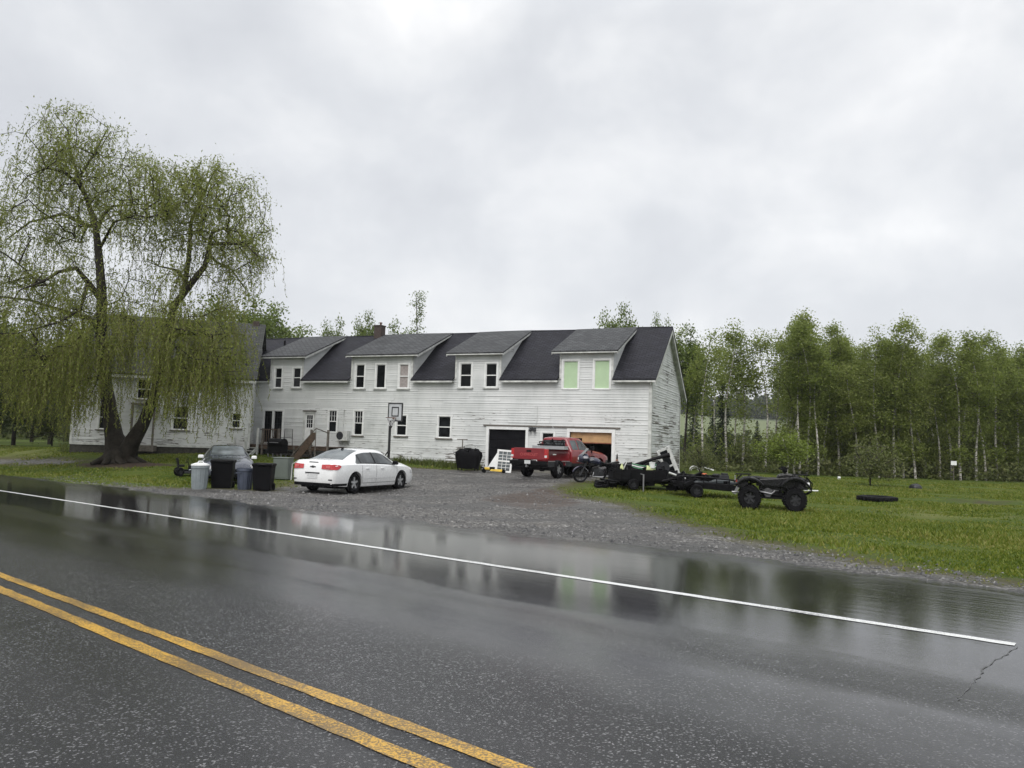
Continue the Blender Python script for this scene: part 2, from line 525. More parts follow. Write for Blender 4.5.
# ------------------------------------------------------------------ road frame and ground heights
def ray(x, y):
    d = fwd * FPX + CR * (x - 512) - CU * (y - 384)
    return d / d.y
_d = -ray(-380, 433)                       # along the road, to the right (the vanishing point lies left)
RU = Vector((_d.x, _d.y, 0)).length
RUV = Vector((_d.x, _d.y)) / RU            # horizontal unit vector, right along the road
RSL = _d.z / RU                            # rise per metre to the right
RVV = Vector((-RUV.y, RUV.x))              # across the road, away from the camera
def uv(x, y):
    return x * RUV.x + y * RUV.y, x * RVV.x + y * RVV.y
def xy(u, v):
    return u * RUV.x + v * RVV.x, u * RUV.y + v * RVV.y
def road_z(x, y):
    u, v = uv(x, y)
    return RSL * u
CTRL = np.array([(-5.2, 24.6, -.38), (7.8, 22.5, -.36), (2.1, 34, -.03), (6.7, 37, -.02), (0, 39, 0.0), (-8, 43, .18), (-16, 45, .3), (-25, 46, .3),
                 (-10, 24, -.36), (-19, 36, -.08), (30, 60, -.25), (15, 56, -.2), (22, 38, -.35), (12, 28, -.36), (8, 16, -.22), (-45, 66, .05), (-30, 50, .1), (-27, 30, -.35), (18, 22, -.1), (0, 29, -.25), (40, 40, -.3)])
def smooth01(a):
    a = np.clip(a, 0, 1)
    return a * a * (3 - 2 * a)
def gz(x, y):
    x = np.asarray(x, dtype=float)
    y = np.asarray(y, dtype=float)
    u = x * RUV.x + y * RUV.y
    v = x * RVV.x + y * RVV.y
    num = np.zeros_like(x)
    den = np.zeros_like(x)
    for cx, cy, cz in CTRL:
        q = 1.0 / (((x - cx) ** 2 + (y - cy) ** 2) + 4.0) ** 1.6
        num = num + q * cz
        den = den + q
    lot = num / den
    rp = RSL * np.clip(u, -45, 45)
    wgt = smooth01((v - 10.0) / 7.0)
    z = rp * (1 - wgt) + lot * wgt - 0.05 * smooth01((v - 10.0) / 0.8)
    r = np.hypot(x, y)
    far = smooth01((r - 70) / 60)
    return z * (1 - far) - 0.4 * far
def gp(x, y):
    """the ground point seen at pixel x, y"""
    d = ray(x, y)
    s = 20.0
    for _ in range(60):
        z = float(gz(d.x * s, d.y * s))
        s2 = (z - EYE.z) / d.z
        s = s * 0.5 + min(max(s2, 1), 200) * 0.5
    return Vector((d.x * s, d.y * s, float(gz(d.x * s, d.y * s))))
def at(x, y, dist):
    return EYE + ray(x, y) * dist
def on(x, dist):
    """ground point under pixel column x (taken near the horizon) at depth dist"""
    p = EYE + ray(x, 460) * dist
    return Vector((p.x, p.y, float(gz(p.x, p.y))))

# ------------------------------------------------------------------ ground sheet
def axis(lo, hi, step, far, k=1.22):
    a = list(np.arange(lo, hi + step / 2, step))
    s = step
    x = hi
    while x < far:
        s *= k
        x += s
        a.append(x)
    s = step
    x = lo
    pre = []
    while x > -far:
        s *= k
        x -= s
        pre.append(x)
    return np.array(pre[::-1] + a)
GX = axis(-36, 40, 0.25, 760)
GY = axis(4, 66, 0.25, 760)
XX, YY = np.meshgrid(GX, GY)
ZZ = gz(XX, YY)
near = (np.hypot(XX, YY) < 90)
_h = RNG.normal(size=XX.shape)
ker = np.ones(7) / 7
_hs = np.apply_along_axis(lambda q: np.convolve(q, ker, 'same'), 0, _h)
_hs = np.apply_along_axis(lambda q: np.convolve(q, ker, 'same'), 1, _hs)
_vv = XX * RVV.x + YY * RVV.y
ZZ = ZZ + near * _hs * 0.10 * smooth01((_vv - 10.8) / 2) - 0.06 * (1 - smooth01((_vv - 9.9) / 0.5))
def poly_px(pts):
    return np.array([(p.x, p.y) for p in (gp(a, b) for a, b in pts)])
def sdist(poly, X, Y):
    """signed distance to a polygon, positive inside"""
    d = np.full(X.shape, 1e9)
    ins = np.zeros(X.shape, bool)
    n = len(poly)
    for i in range(n):
        x1, y1 = poly[i]
        x2, y2 = poly[(i + 1) % n]
        ex, ey = x2 - x1, y2 - y1
        tt = np.clip(((X - x1) * ex + (Y - y1) * ey) / (ex * ex + ey * ey + 1e-9), 0, 1)
        d = np.minimum(d, np.hypot(X - x1 - tt * ex, Y - y1 - tt * ey))
        c = ((y1 > Y) != (y2 > Y)) & (X < (x2 - x1) * (Y - y1) / ((y2 - y1) if abs(y2 - y1) > 1e-9 else 1e-9) + x1)
        ins ^= c
    return np.where(ins, d, -d)
GRAVEL = poly_px([(-60, 481), (0, 485), (100, 486), (190, 489), (270, 491), (300, 483), (330, 474), (410, 467.5), (470, 470.5), (488, 470), (612, 469), (604, 480), (560, 484), (550, 490), (568, 497), (612, 503), (665, 521), (740, 540), (820, 554), (900, 571), (1024, 587), (1080, 640), (512, 620), (200, 560), (-60, 520)])
PATHP = poly_px([(-80, 461), (0, 459.5), (60, 459.5), (84, 461.5), (60, 464.5), (0, 464), (-80, 465)])
DIRT = poly_px([(470, 499), (500, 493), (545, 487), (565, 492), (590, 504), (545, 512), (505, 506)])
DIRT2 = poly_px([(925, 500), (950, 498), (1035, 501), (1035, 506), (990, 505.5), (945, 503)])
DRY = poly_px([(-60, 447), (20, 449), (58, 452), (20, 456), (-60, 456)])
DRY2 = poly_px([(890, 513), (915, 510), (970, 513), (1000, 517), (930, 518)])
UNDER = poly_px([(70, 466), (95, 461), (150, 461), (180, 466), (120, 469)])
def soft(poly, wd):
    return np.clip(0.5 + sdist(poly, XX, YY) / (2 * wd), 0, 1)
g_grav = np.maximum(soft(GRAVEL, 1.7), soft(PATHP, 1.4))
g_grav = np.where(_vv < 10.2, 1.0, g_grav)
g_dirt = np.maximum(soft(DIRT, 0.9) * 0.8, soft(DIRT2, 1.6) * .6)
g_dirt = np.maximum(g_dirt, soft(UNDER, 1.0))
g_dry = np.maximum(soft(DRY, 3.0), soft(DRY2, 1.0) * 0.7)
ny, nx = XX.shape
gm = bpy.data.meshes.new('ground')
co = np.stack([XX, YY, ZZ], -1).reshape(-1, 3).astype(np.float32)
idx = np.arange(ny * nx).reshape(ny, nx)
fq = np.stack([idx[:-1, :-1], idx[:-1, 1:], idx[1:, 1:], idx[1:, :-1]], -1).reshape(-1, 4).astype(np.int32)
gm.vertices.add(len(co))
gm.vertices.foreach_set('co', co.ravel())
gm.loops.add(fq.size)
gm.loops.foreach_set('vertex_index', fq.ravel())
gm.polygons.add(len(fq))
gm.polygons.foreach_set('loop_start', np.arange(0, fq.size, 4, dtype=np.int32))
gm.polygons.foreach_set('loop_total', np.full(len(fq), 4, dtype=np.int32))
gm.polygons.foreach_set('use_smooth', np.ones(len(fq), bool))
for nm, arr in (('gravel', g_grav), ('dirt', g_dirt), ('dry', g_dry)):
    at_ = gm.attributes.new(nm, 'FLOAT', 'POINT')
    at_.data.foreach_set('value', arr.ravel().astype(np.float32))
gm.update(calc_edges=True)
def ground_mat():
    m, t, b = new_mat('ground')
    tcn = N(t, 'ShaderNodeTexCoord')
    v = tcn.outputs['Object']
    def attr(nm):
        a = N(t, 'ShaderNodeAttribute', attribute_name=nm)
        return a.outputs['Fac']
    # grass
    gn = mth(t, 'ADD', mth(t, 'MULTIPLY', noise(t, v, 0.35, 4, 0.6), 0.55), mth(t, 'MULTIPLY', noise(t, v, 9, 4, 0.7), 0.45))
    grass = ramp(t, gn, [(0.32, (0.032, 0.052, 0.007)), (0.50, (0.056, 0.084, 0.012)), (0.66, (0.105, 0.115, 0.026))])
    grass = mixc(t, mth(t, 'MULTIPLY', attr('dry'), 0.6), grass, (0.20, 0.19, 0.075))
    # gravel
    vo = N(t, 'ShaderNodeTexVoronoi', ins={'Scale': 24.0})
    t.links.new(v, vo.inputs['Vector'])
    sepc = N(t, 'ShaderNodeSeparateColor')
    t.links.new(vo.outputs['Color'], sepc.inputs[0])
    stone = ramp(t, sepc.outputs[0], [(0.0, (0.018, 0.017, 0.016)), (0.5, (0.075, 0.071, 0.066)), (0.85, (0.15, 0.143, 0.132)), (1.0, (0.40, 0.39, 0.37))])
    patch = noise(t, mapping(t, v, (0.5, 1, 1), (0, 0, 0), (0, 0, 0.7)), 0.55, 5, 0.6)
    stone = mixc(t, ramp(t, patch, [(0.40, 0.9), (0.57, 0.0)]), stone, (0.030, 0.028, 0.026))
    stone = mixc(t, ramp(t, noise(t, v, 0.9, 4, 0.6), [(0.55, 0.0), (0.72, 0.6)]), stone, (0.15, 0.14, 0.125))
    dn = noise(t, mapping(t, v, (0.7, 2.2, 1), (0, 0, 0), (0, 0, 0.55)), 1.7, 5, 0.65)
    dmask = ramp(t, mth(t, 'MULTIPLY', attr('dirt'), mth(t, 'MULTIPLY', dn, 1.9)), [(0.40, 0.0), (0.62, 1.0)])
    dirt = ramp(t, noise(t, v, 11, 4), [(0.3, (0.030, 0.023, 0.018)), (0.7, (0.085, 0.060, 0.046))])
    thin = ramp(t, mth(t, 'ADD', attr('gravel'), mth(t, 'MULTIPLY', mth(t, 'SUBTRACT', noise(t, v, 2.2, 5, 0.7), 0.5), 0.9)), [(0.12, 0.0), (0.42, 0.85)])
    grass = mixc(t, thin, grass, (0.072, 0.064, 0.036))
    bare = ramp(t, noise(t, mapping(t, v, (1, 1, 1), (7, 3, 0)), 0.22, 6, 0.7), [(0.60, 0.0), (0.70, 0.55)])
    grass = mixc(t, bare, grass, (0.085, 0.075, 0.035))
    # mask
    gmk = mth(t, 'ADD', attr('gravel'), mth(t, 'MULTIPLY', mth(t, 'SUBTRACT', mth(t, 'ADD', mth(t, 'MULTIPLY', noise(t, v, 1.3, 5, 0.7), 0.6), mth(t, 'MULTIPLY', noise(t, v, 14, 3, 0.7), 0.4)), 0.5), 1.5))
    gmk = ramp(t, gmk, [(0.40, 0.0), (0.62, 1.0)])
    c = mixc(t, gmk, grass, stone)
    c = mixc(t, dmask, c, dirt)
    setin(t, b, 'Base Color', c)
    wet = ramp(t, patch, [(0.36, 0.28), (0.55, 0.7)])
    rg = mixc(t, gmk, 0.85, wet)
    setin(t, b, 'Roughness', rg)
    setin(t, b, 'Specular IOR Level', mixc(t, gmk, 0.12, 0.4))
    bp = N(t, 'ShaderNodeBump', ins={'Strength': 0.9, 'Distance': 0.035})
    hh = mixc(t, gmk, noise(t, v, 22, 4, 0.7), vo.outputs['Distance'])
    t.links.new(hh, bp.inputs['Height'])
    t.links.new(bp.outputs[0], b.inputs['Normal'])
    return m
M['ground'] = ground_mat()
gm.materials.append(M['ground'])
ground = bpy.data.objects.new('ground', gm)
COL.objects.link(ground)
tag(ground, 'wet lawn with a grey gravel driveway', kind='structure')

# ------------------------------------------------------------------ road: a sheet in its own frame, x along, y across
RT = Vector((RUV.x, RUV.y, RSL)).normalized()
RC = Vector((RVV.x, RVV.y, 0))
RN = RT.cross(RC)
ROADM = Matrix(((RT.x, RC.x, RN.x, 0), (RT.y, RC.y, RN.y, 0), (RT.z, RC.z, RN.z, 0), (0, 0, 0, 1)))
def road_local(px, py):
    d = ray(px, py)
    s = -EYE.dot(RN) / d.dot(RN)
    p = EYE + d * s
    return p.dot(RT), p.dot(RC)
V_WHITE = sum(road_local(a, b)[1] for a, b in ((0, 491), (512, 567.5), (1016, 645))) / 3
V_Y1 = sum(road_local(a, b)[1] for a, b in ((0, 576), (300, 684), (480, 756))) / 3
V_Y2 = sum(road_local(a, b)[1] for a, b in ((0, 592), (250, 690), (400, 752))) / 3
U_GAP = road_local(1018, 646)[0]
print('ROAD', V_WHITE, V_Y1, V_Y2, U_GAP, [road_local(a, b) for a, b in ((0, 486), (190, 494), (380, 522.5), (585, 543), (800, 570.6), (1024, 590))])
def asphalt_mat():
    m, t, b = new_mat('wet_asphalt')
    tcn = N(t, 'ShaderNodeTexCoord')
    v = tcn.outputs['Object']
    s = N(t, 'ShaderNodeSeparateXYZ')
    t.links.new(v, s.inputs[0])
    big = noise(t, mapping(t, v, (0.16, 0.9, 1)), 1.0, 5, 0.6)
    fine = noise(t, v, 120, 4, 0.8)
    vo = N(t, 'ShaderNodeTexVoronoi', ins={'Scale': 105.0})
    t.links.new(v, vo.inputs['Vector'])
    sc_ = N(t, 'ShaderNodeSeparateColor')
    t.links.new(vo.outputs['Color'], sc_.inputs[0])
    # water film across the road: deep along the shoulder and in the wheel tracks
    vd = mth(t, 'ADD', s.outputs[1], mth(t, 'MULTIPLY', mth(t, 'SUBTRACT', big, 0.5), 1.6))
    film = ramp(t, mth(t, 'DIVIDE', vd, 12.0), [(0.0, 0.22), (0.10, 0.30), (0.17, 0.60), (0.205, 0.50), (0.235, 0.40), (0.29, 0.44), (0.34, 0.74), (0.39, 0.86), (0.435, 0.70), (0.48, 0.90), (0.53, 0.96), (0.575, 0.98), (0.71, 0.96), (0.79, 0.84), (0.87, 0.62)])
    base = ramp(t, fine, [(0.3, (0.005, 0.005, 0.006)), (0.7, (0.027, 0.027, 0.029))])
    speck = ramp(t, sc_.outputs[1], [(0.86, 0.0), (0.98, 1.0)])
    speck = mth(t, 'MULTIPLY', speck, ramp(t, noise(t, v, 0.8, 4, 0.6), [(0.35, 0.55), (0.65, 1.0)]))
    base = mixc(t, mth(t, 'MULTIPLY', speck, mth(t, 'SUBTRACT', 1.0, mth(t, 'MULTIPLY', film, 0.75))), base, (0.30, 0.30, 0.305))
    base = mixc(t, ramp(t, noise(t, mapping(t, v, (0.1, 1.6, 1)), 1.0, 3), [(0.45, 0.0), (0.7, 0.35)]), base, (0.05, 0.05, 0.052))
    # cracks
    ck = N(t, 'ShaderNodeTexVoronoi', feature='DISTANCE_TO_EDGE', ins={'Scale': 0.22})
    nz = N(t, 'ShaderNodeTexNoise', ins={'Scale': 1.6, 'Detail': 5})
    t.links.new(v, nz.inputs['Vector'])
    wv = mixc(t, 0.12, v, nz.outputs['Color'])
    t.links.new(wv, ck.inputs['Vector'])
    crack = ramp(t, ck.outputs['Distance'], [(0.0, 1.0), (0.006, 0.0)])
    crack = mth(t, 'MULTIPLY', crack, ramp(t, noise(t, v, 0.25, 2), [(0.5, 0.0), (0.56, 1.0)]))
    base = mixc(t, mth(t, 'MULTIPLY', crack, 0.75), base, (0.008, 0.008, 0.008))
    setin(t, b, 'Base Color', base)
    setin(t, b, 'Roughness', ramp(t, film, [(0.0, 0.32), (0.45, 0.19), (0.75, 0.11), (1.0, 0.04)]))
    setin(t, b, 'IOR', 1.42)
    bst = ramp(t, film, [(0.0, 0.65), (0.45, 0.42), (0.72, 0.20), (0.88, 0.045), (1.0, 0.010)])
    h = mth(t, 'ADD', mth(t, 'MULTIPLY', fine, 0.6), mth(t, 'MULTIPLY', vo.outputs['Distance'], 0.9))
    bp = N(t, 'ShaderNodeBump', ins={'Distance': 0.008})
    t.links.new(bst, bp.inputs['Strength'])
    t.links.new(h, bp.inputs['Height'])
    bp2 = N(t, 'ShaderNodeBump', ins={'Distance': 0.03})
    rip = noise(t, mapping(t, v, (1.4, 7, 1)), 1.5, 3, 0.5)
    t.links.new(ramp(t, mth(t, 'DIVIDE', vd, 12.0), [(0.55, 0.012), (0.66, 0.02), (0.76, 0.07), (0.87, 0.12)]), bp2.inputs['Strength'])
    t.links.new(rip, bp2.inputs['Height'])
    t.links.new(bp.outputs[0], bp2.inputs['Normal'])
    t.links.new(bp2.outputs[0], b.inputs['Normal'])
    return m
M['asphalt'] = asphalt_mat()
def edge_v(u):
    return 10.35 + 0.16 * math.sin(u * 0.9) + 0.09 * math.sin(u * 2.7 + 1) + 0.05 * math.sin(u * 7.1) + max(0, (-u - 18)) * 0.02
us = [-160, -120, -90, -70, -60, -50] + list(np.arange(-45, 12, 0.12)) + [14, 18, 25, 40, 60]
mb = MB()
rows = []
for u in us:
    e = edge_v(max(u, -45)) + random.uniform(-0.035, 0.035)
    rows.append([(u, -4.5, 0), (u, 2.5, 0), (u, 6.7, 0), (u, e - 0.5, 0.0), (u, e, -0.03), (u, e + 0.05, -0.12)])
mb.grid(rows)
road = mb.build('road', M['asphalt'])
road.matrix_world = ROADM
tag(road, 'wet dark asphalt road', kind='structure')
def line_mat(name, c, wear):
    m, t, b = new_mat(name)
    tcn = N(t, 'ShaderNodeTexCoord')
    v = tcn.outputs['Object']
    f = mth(t, 'ADD', mth(t, 'MULTIPLY', noise(t, v, 75, 3, 0.7), 0.65), mth(t, 'MULTIPLY', noise(t, mapping(t, v, (0.5, 2, 1)), 2.0, 4), 0.35))
    mask = ramp(t, f, [(0.50 - wear, 1.0), (0.56 - wear, 0.0)])
    setin(t, b, 'Base Color', mixc(t, mask, c, tuple(x * 0.22 + 0.02 for x in c)))
    setin(t, b, 'Roughness', 0.34)
    bp = N(t, 'ShaderNodeBump', ins={'Strength': 0.35, 'Distance': 0.006})
    t.links.new(noise(t, v, 80, 3, 0.7), bp.inputs['Height'])
    t.links.new(bp.outputs[0], b.inputs['Normal'])
    return m
M['line_white'] = line_mat('line_white', (0.66, 0.67, 0.66), 0.095)
M['line_yellow'] = line_mat('line_yellow', (0.54, 0.31, 0.035), 0.018)
def stripe(name, v, wd, u0, u1, material, label):
    b_ = MB()
    rows = []
    u = u0
    while u <= u1 + 1e-6:
        j1, j2 = random.uniform(-0.006, 0.006), random.uniform(-0.006, 0.006)
        rows.append([(u, v - wd / 2 + j1, 0.004), (u, v + wd / 2 + j2, 0.004)])
        u += 0.15 if u > -25 else 2
    b_.grid(rows)
    o = b_.build(name, material)
    o.matrix_world = ROADM
    return tag(o, label, kind='structure')
stripe('road_edge_line', V_WHITE, 0.11, -120, U_GAP, M['line_white'], 'white painted edge line of the wet road')
stripe('road_edge_line', V_WHITE, 0.11, U_GAP + 0.12, 40, M['line_white'], 'white painted edge line past the crack')
stripe('road_centre_line', V_Y1, 0.10, -120, 40, M['line_yellow'], 'farther of the two yellow centre lines')
stripe('road_centre_line', V_Y2, 0.11, -120, 40, M['line_yellow'], 'nearer of the two yellow centre lines')
# crack across the lane at the right
cr = MB()
pts = [road_local(*p) for p in ((1019, 647), (1003, 656), (985, 668), (975, 682), (962, 694), (955, 702))]
rows = []
for i in range(len(pts) - 1):
    for k in range(6):
        f = k / 6
        u = pts[i][0] * (1 - f) + pts[i + 1][0] * f + random.uniform(-.012, .012)
        v_ = pts[i][1] * (1 - f) + pts[i + 1][1] * f + random.uniform(-.012, .012)
        wd = (0.006 if i < 3 else 0.003) * random.uniform(.1, 1.3)
        rows.append([(u - wd, v_, 0.003), (u + wd, v_ + wd * .3, 0.003)])
cr.grid(rows)
o = cr.build('road_crack', simple('crack_tar', (0.04, 0.04, 0.04), 0.35))
o.matrix_world = ROADM
tag(o, 'dark crack running across the wet road', kind='structure')

# ------------------------------------------------------------------ far hills
def hills():
    rows = []
    ys = np.linspace(140, 620, 40)
    xs = np.linspace(-420, 520, 95)
    X, Y = np.meshgrid(xs, ys)
    rise = 27 * smooth01((Y - 170) / 330)
    Z = -2.0 + rise * (0.80 + 0.22 * np.sin(X / 95 + 0.6) + 0.10 * np.sin(X / 37 + Y / 60)) + 0.8 * np.sin(X / 21) * smooth01((Y - 200) / 100)
    b_ = MB()
    b_.grid([[(X[i, j], Y[i, j], Z[i, j]) for j in range(len(xs))] for i in range(len(ys))])
    m, t, b = new_mat('hill')
    tcn = N(t, 'ShaderNodeTexCoord')
    s = N(t, 'ShaderNodeSeparateXYZ')
    t.links.new(tcn.outputs['Object'], s.inputs[0])
    yy = mth(t, 'ADD', s.outputs[1], mth(t, 'MULTIPLY', noise(t, tcn.outputs['Object'], 0.02, 3), 60))
    fld = ramp(t, mth(t, 'DIVIDE', yy, 700.0), [(0.30, 0.0), (0.32, 1.0), (0.60, 1.0), (0.63, 0.0)])
    n_ = noise(t, tcn.outputs['Object'], 0.25, 4, 0.7)
    wood = ramp(t, n_, [(0.3, (0.022, 0.034, 0.012)), (0.7, (0.055, 0.075, 0.028))])
    field = ramp(t, n_, [(0.3, (0.085, 0.11, 0.042)), (0.7, (0.13, 0.15, 0.062))])
    setin(t, b, 'Base Color', mixc(t, fld, wood, field))
    setin(t, b, 'Roughness', 0.9)
    o = b_.build('hills', m, smooth=60)
    tag(o, 'low hill with a pale field beyond the woods', kind='structure')
    return X, Y, Z
HX, HY, HZ = hills()
def hill_z(x, y):
    j = np.clip(np.searchsorted(HX[0], x) - 1, 0, HX.shape[1] - 2)
    i = np.clip(np.searchsorted(HY[:, 0], y) - 1, 0, HX.shape[0] - 2)
    return float(HZ[i, j])
def hill_trees():
    out = []
    rg = np.random.default_rng(3)
    for k in range(2600):
        y = rg.choice([rg.uniform(190, 225), rg.uniform(420, 520), rg.uniform(430, 540), rg.uniform(425, 460)])
        x = rg.uniform(0.10, 0.72) * y if rg.random() < 0.7 else rg.uniform(-0.75, 0.8) * y
        z = max(-0.8, hill_z(x, y))
        con = rg.random() < 0.45
        h = rg.uniform(6, 13) * (1.1 if con else 0.85) * (.5 if y < 235 else 1)
        n = 60
        f = rg.random(n) ** 0.8
        r = (1 - f) * h * 0.24 + 0.15 if con else np.sqrt(np.maximum(0.05, 1 - (2 * f - 1) ** 2)) * h * 0.30
        a = rg.uniform(0, 6.283, n)
        c = np.stack([x + r * np.cos(a), y + r * np.sin(a), z + f * h], -1)
        s = rg.uniform(0.6, 1.2, n)[:, None] * h / 9
        d1 = rg.normal(size=(n, 3)); d1 /= np.linalg.norm(d1, axis=1)[:, None]
        d2 = rg.normal(size=(n, 3)); d2 -= d1 * (d1 * d2).sum(1)[:, None]; d2 /= np.linalg.norm(d2, axis=1)[:, None]
        out.append(np.stack([c - d1 * s, c - d2 * s * .6, c + d1 * s, c + d2 * s * .6], 1))
    o = quads_object('hill_forest', np.concatenate(out), M['brush_far'])
    tag(o, 'far wooded slopes seen past the birches', kind='stuff')
M['brush_far'] = leaf_mat('brush_far', (0.035, 0.050, 0.026), (0.060, 0.080, 0.038), (0.10, 0.12, 0.055), 0.2)
hill_trees()

# ------------------------------------------------------------------ white barn-like house
HA = rad(23)
HO = at(650, 460, 37.0)
HO.z = 0.0
barn = T('white_farm_building', 'long white two-storey clapboard building with four shed dormers and two garage openings', 'building', HO, math.pi - HA)
TL, DEP, TM = Vector((-math.cos(HA), math.sin(HA), 0)), 7.5, 28.2
RIDGE, SLOPE = 7.88, 0.777
def roofz(y):
    return RIDGE - (y + DEP / 2) * SLOPE if y > -DEP / 2 else RIDGE + (y + DEP / 2) * SLOPE
ROWH = 0.125
DORM = [(1.92, 4.74), (8.03, 10.75), (13.40, 17.49), (20.91, 23.35)]
DROOF = [(1.62, 5.12), (7.80, 11.2), (12.95, 17.75), (20.55, 23.95)]
UPW = [(3.76, 4.55, 4.24, 5.68), (2.10, 2.90, 4.24, 5.70), (9.78, 10.45, 4.33, 5.61), (8.28, 8.92, 4.33, 5.60), (16.60, 17.18, 4.27, 5.62), (15.20, 15.80, 4.27, 5.61), (13.69, 14.28, 4.27, 5.60), (22.5, 23.0, 4.27, 5.47), (21.10, 21.64, 4.30, 5.46)]
LOW = [(18.36, 18.92, 1.69, 2.95), (16.58, 17.14, 1.57, 2.95), (13.68, 14.32, 1.62, 2.74), (10.92, 11.68, 1.57, 2.73)]
PATIO = (22.28, 23.65, 0.88, 2.88)
DOOR = (19.96, 20.62, 0.92, 2.78)
GAR1 = (6.52, 8.62, 0.0, 2.10)
GAR2 = (1.92, 4.12, 0.0, 2.06)
SMALL = (4.98, 5.62, 1.36, 1.98)
OPEN = UPW + LOW + [PATIO, DOOR, GAR1, GAR2, SMALL]
def clap(mb, t0, t1, z0, z1, opens, P, limit=None, rg=random.Random(3)):
    """overlapping boards: each row leans out at its lower edge"""
    z = z0
    while z < z1 - 0.02:
        zt = min(z + ROWH, z1)
        zm = (z + zt) / 2
        segs = [(t0, t1)]
        if limit:
            segs = limit(zm)
        for (oa, ob, oz0, oz1) in opens:
            if oz0 - 0.02 < zm < oz1 + 0.02:
                ns = []
                for a, b in segs:
                    if ob <= a or oa >= b:
                        ns.append((a, b))
                    else:
                        if oa > a: ns.append((a, oa))
                        if ob < b: ns.append((ob, b))
                segs = ns
        for a, b in segs:
            # boards butt at random joints
            cuts = [a]
            x = a + rg.uniform(1.0, 4.0)
            while x < b - 0.4:
                cuts.append(x)
                x += rg.uniform(2.2, 4.2)
            cuts.append(b)
            for i in range(len(cuts) - 1):
                o = 0.019 + rg.uniform(-0.010, 0.010)
                dz1, dz2 = rg.uniform(-.006, .006), rg.uniform(-.006, .006)
                aa, bb = cuts[i] + 0.001, cuts[i + 1] - 0.001
                v = [P(aa, o, z + dz1), P(bb, o, z + dz2), P(bb, 0.002, zt + 0.004), P(aa, 0.002, zt + 0.004), P(aa, -0.01, z + dz1), P(bb, -0.01, z + dz2)]
                mb.add(v, [(0, 1, 2, 3), (4, 5, 1, 0)])
        z += ROWH
def front_limit(zm):
    if zm < 4.80:
        return [(0, TM)]
    return [(a, b) for (a, b) in DORM if zm < 6.16]
mb = MB()
clap(mb, 0, TM, 0.55 if False else 0.22, 6.2, OPEN, lambda t_, o, z: (t_, o, z), front_limit)
mb.build('front_wall', M['siding'], barn)
mb = MB()
def end_limit(zm):
    h = DEP / 2
    if zm < roofz(0) - 0.14:
        return [(0, DEP)]
    k = (RIDGE - .12 - zm) / SLOPE
    return [(h - k, h + k)] if k > 0.05 else []
clap(mb, 0, DEP, 0.1, RIDGE - 0.05, [], lambda s_, o, z: (-o, -s_, z), end_limit)
mb.build('end_wall', M['siding_end'], barn)
mb = MB()                                    # back, far end and the dark inside
mb.add([(0, -DEP, 0), (TM, -DEP, 0), (TM, -DEP, 4.9), (0, -DEP, 4.9)], [(0, 1, 2, 3)])
mb.add([(TM, 0, 0), (TM, -DEP, 0), (TM, -DEP, 4.9), (TM, -DEP / 2, 7.8), (TM, 0, 4.9)], [(0, 1, 2, 3, 4)])
mb.build('back_wall', M['old_white'], barn)
mb = MB()
mb.add([(0.1, -0.3, 3.9), (TM - .1, -0.3, 3.9), (TM - .1, -0.3, 2.4), (0.1, -0.3, 2.4)], [(0, 1, 2, 3)])
mb.bb(0.2, TM - .2, -6.9, -0.45, 2.55, 2.65)
mb.bb(0.2, TM - .2, -7.2, -7.1, 0.0, 2.5)
for t_ in (0.3, 5.0, 6.2, 9.0, 14.0, 19.5, 27.5):
    mb.bb(t_, t_ + 0.1, -7.1, -0.15, 0.0, 2.5)
mb.bb(0.3, 9.0, -7.1, -0.1, -0.03, 0.02)
mb.bb(0.3, TM - .3, -0.40, -0.34, 3.9, 4.9)
mb.build('interior', M['interior'], barn)
mb = MB()                                    # foundation
for a, b in ((8.85, TM), (4.25, 6.35), (-0.01, 1.72)):
    mb = MB()
    x = a
    while x < b - 0.01:
        x2 = min(b, x + random.uniform(0.6, 1.6))
        mb.bb(x, x2, -0.35, random.uniform(-.012, .012), -0.5, (0.50 if a > 8 else 0.18) + random.uniform(-.02, .02))
        x = x2
    if a < 0:
        mb.bb(-0.012, 0.2, -DEP, -0.02, -0.5, 0.16)
    mb.build('foundation', M['concrete'], barn)
# roof
def slab(mb, t0, t1, y0, z0, y1, z1, th=0.09, m=0, sag=0.0, n=1):
    """a sloping sheet from (y0, z0) to (y1, z1), th thick, a little uneven along its length"""
    ts = np.linspace(t0, t1, n + 1)
    top = [[(t_, y0, z0 + sag * math.sin(t_ * 0.9)), (t_, y1, z1)] for t_ in ts]
    for i in range(n):
        a, b = top[i], top[i + 1]
        p = [a[0], b[0], b[1], a[1]]
        q = [(x, y, z - th) for x, y, z in p]
        fs = [(0, 1, 2, 3), (7, 6, 5, 4), (0, 4, 5, 1), (2, 6, 7, 3)]
        if i == 0: fs.append((3, 7, 4, 0))
        if i == n - 1: fs.append((1, 5, 6, 2))
        mb.add(p + q, fs, m)
mb = MB()
slab(mb, -0.28, TM + .1, -DEP / 2, RIDGE, -0.14, roofz(-0.14), 0.09, 0, 0.02, 60)
prev = -0.28
EAVES = []
for a, b in DORM + [(TM + .1, None)]:
    EAVES.append((prev, a - (0.02 if b else 0)))
    prev = (b or 0) + 0.02
for a, b in EAVES:
    slab(mb, a, b, -0.138, roofz(-0.138), 0.30, roofz(0.30) + 0.005, 0.085)
slab(mb, -0.28, TM + .1, -DEP - 0.75, roofz(-DEP - 0.75), -DEP / 2 - 0.002, RIDGE - 0.002, 0.09)
mb.tube([(-0.28 + k * (TM + .38) / 30, -DEP / 2, RIDGE - 0.01 + .02 * math.sin((-0.28 + k * (TM + .38) / 30) * 0.9)) for k in range(31)], 0.045, 6)
mb.build('roof', M['shingle'], barn)
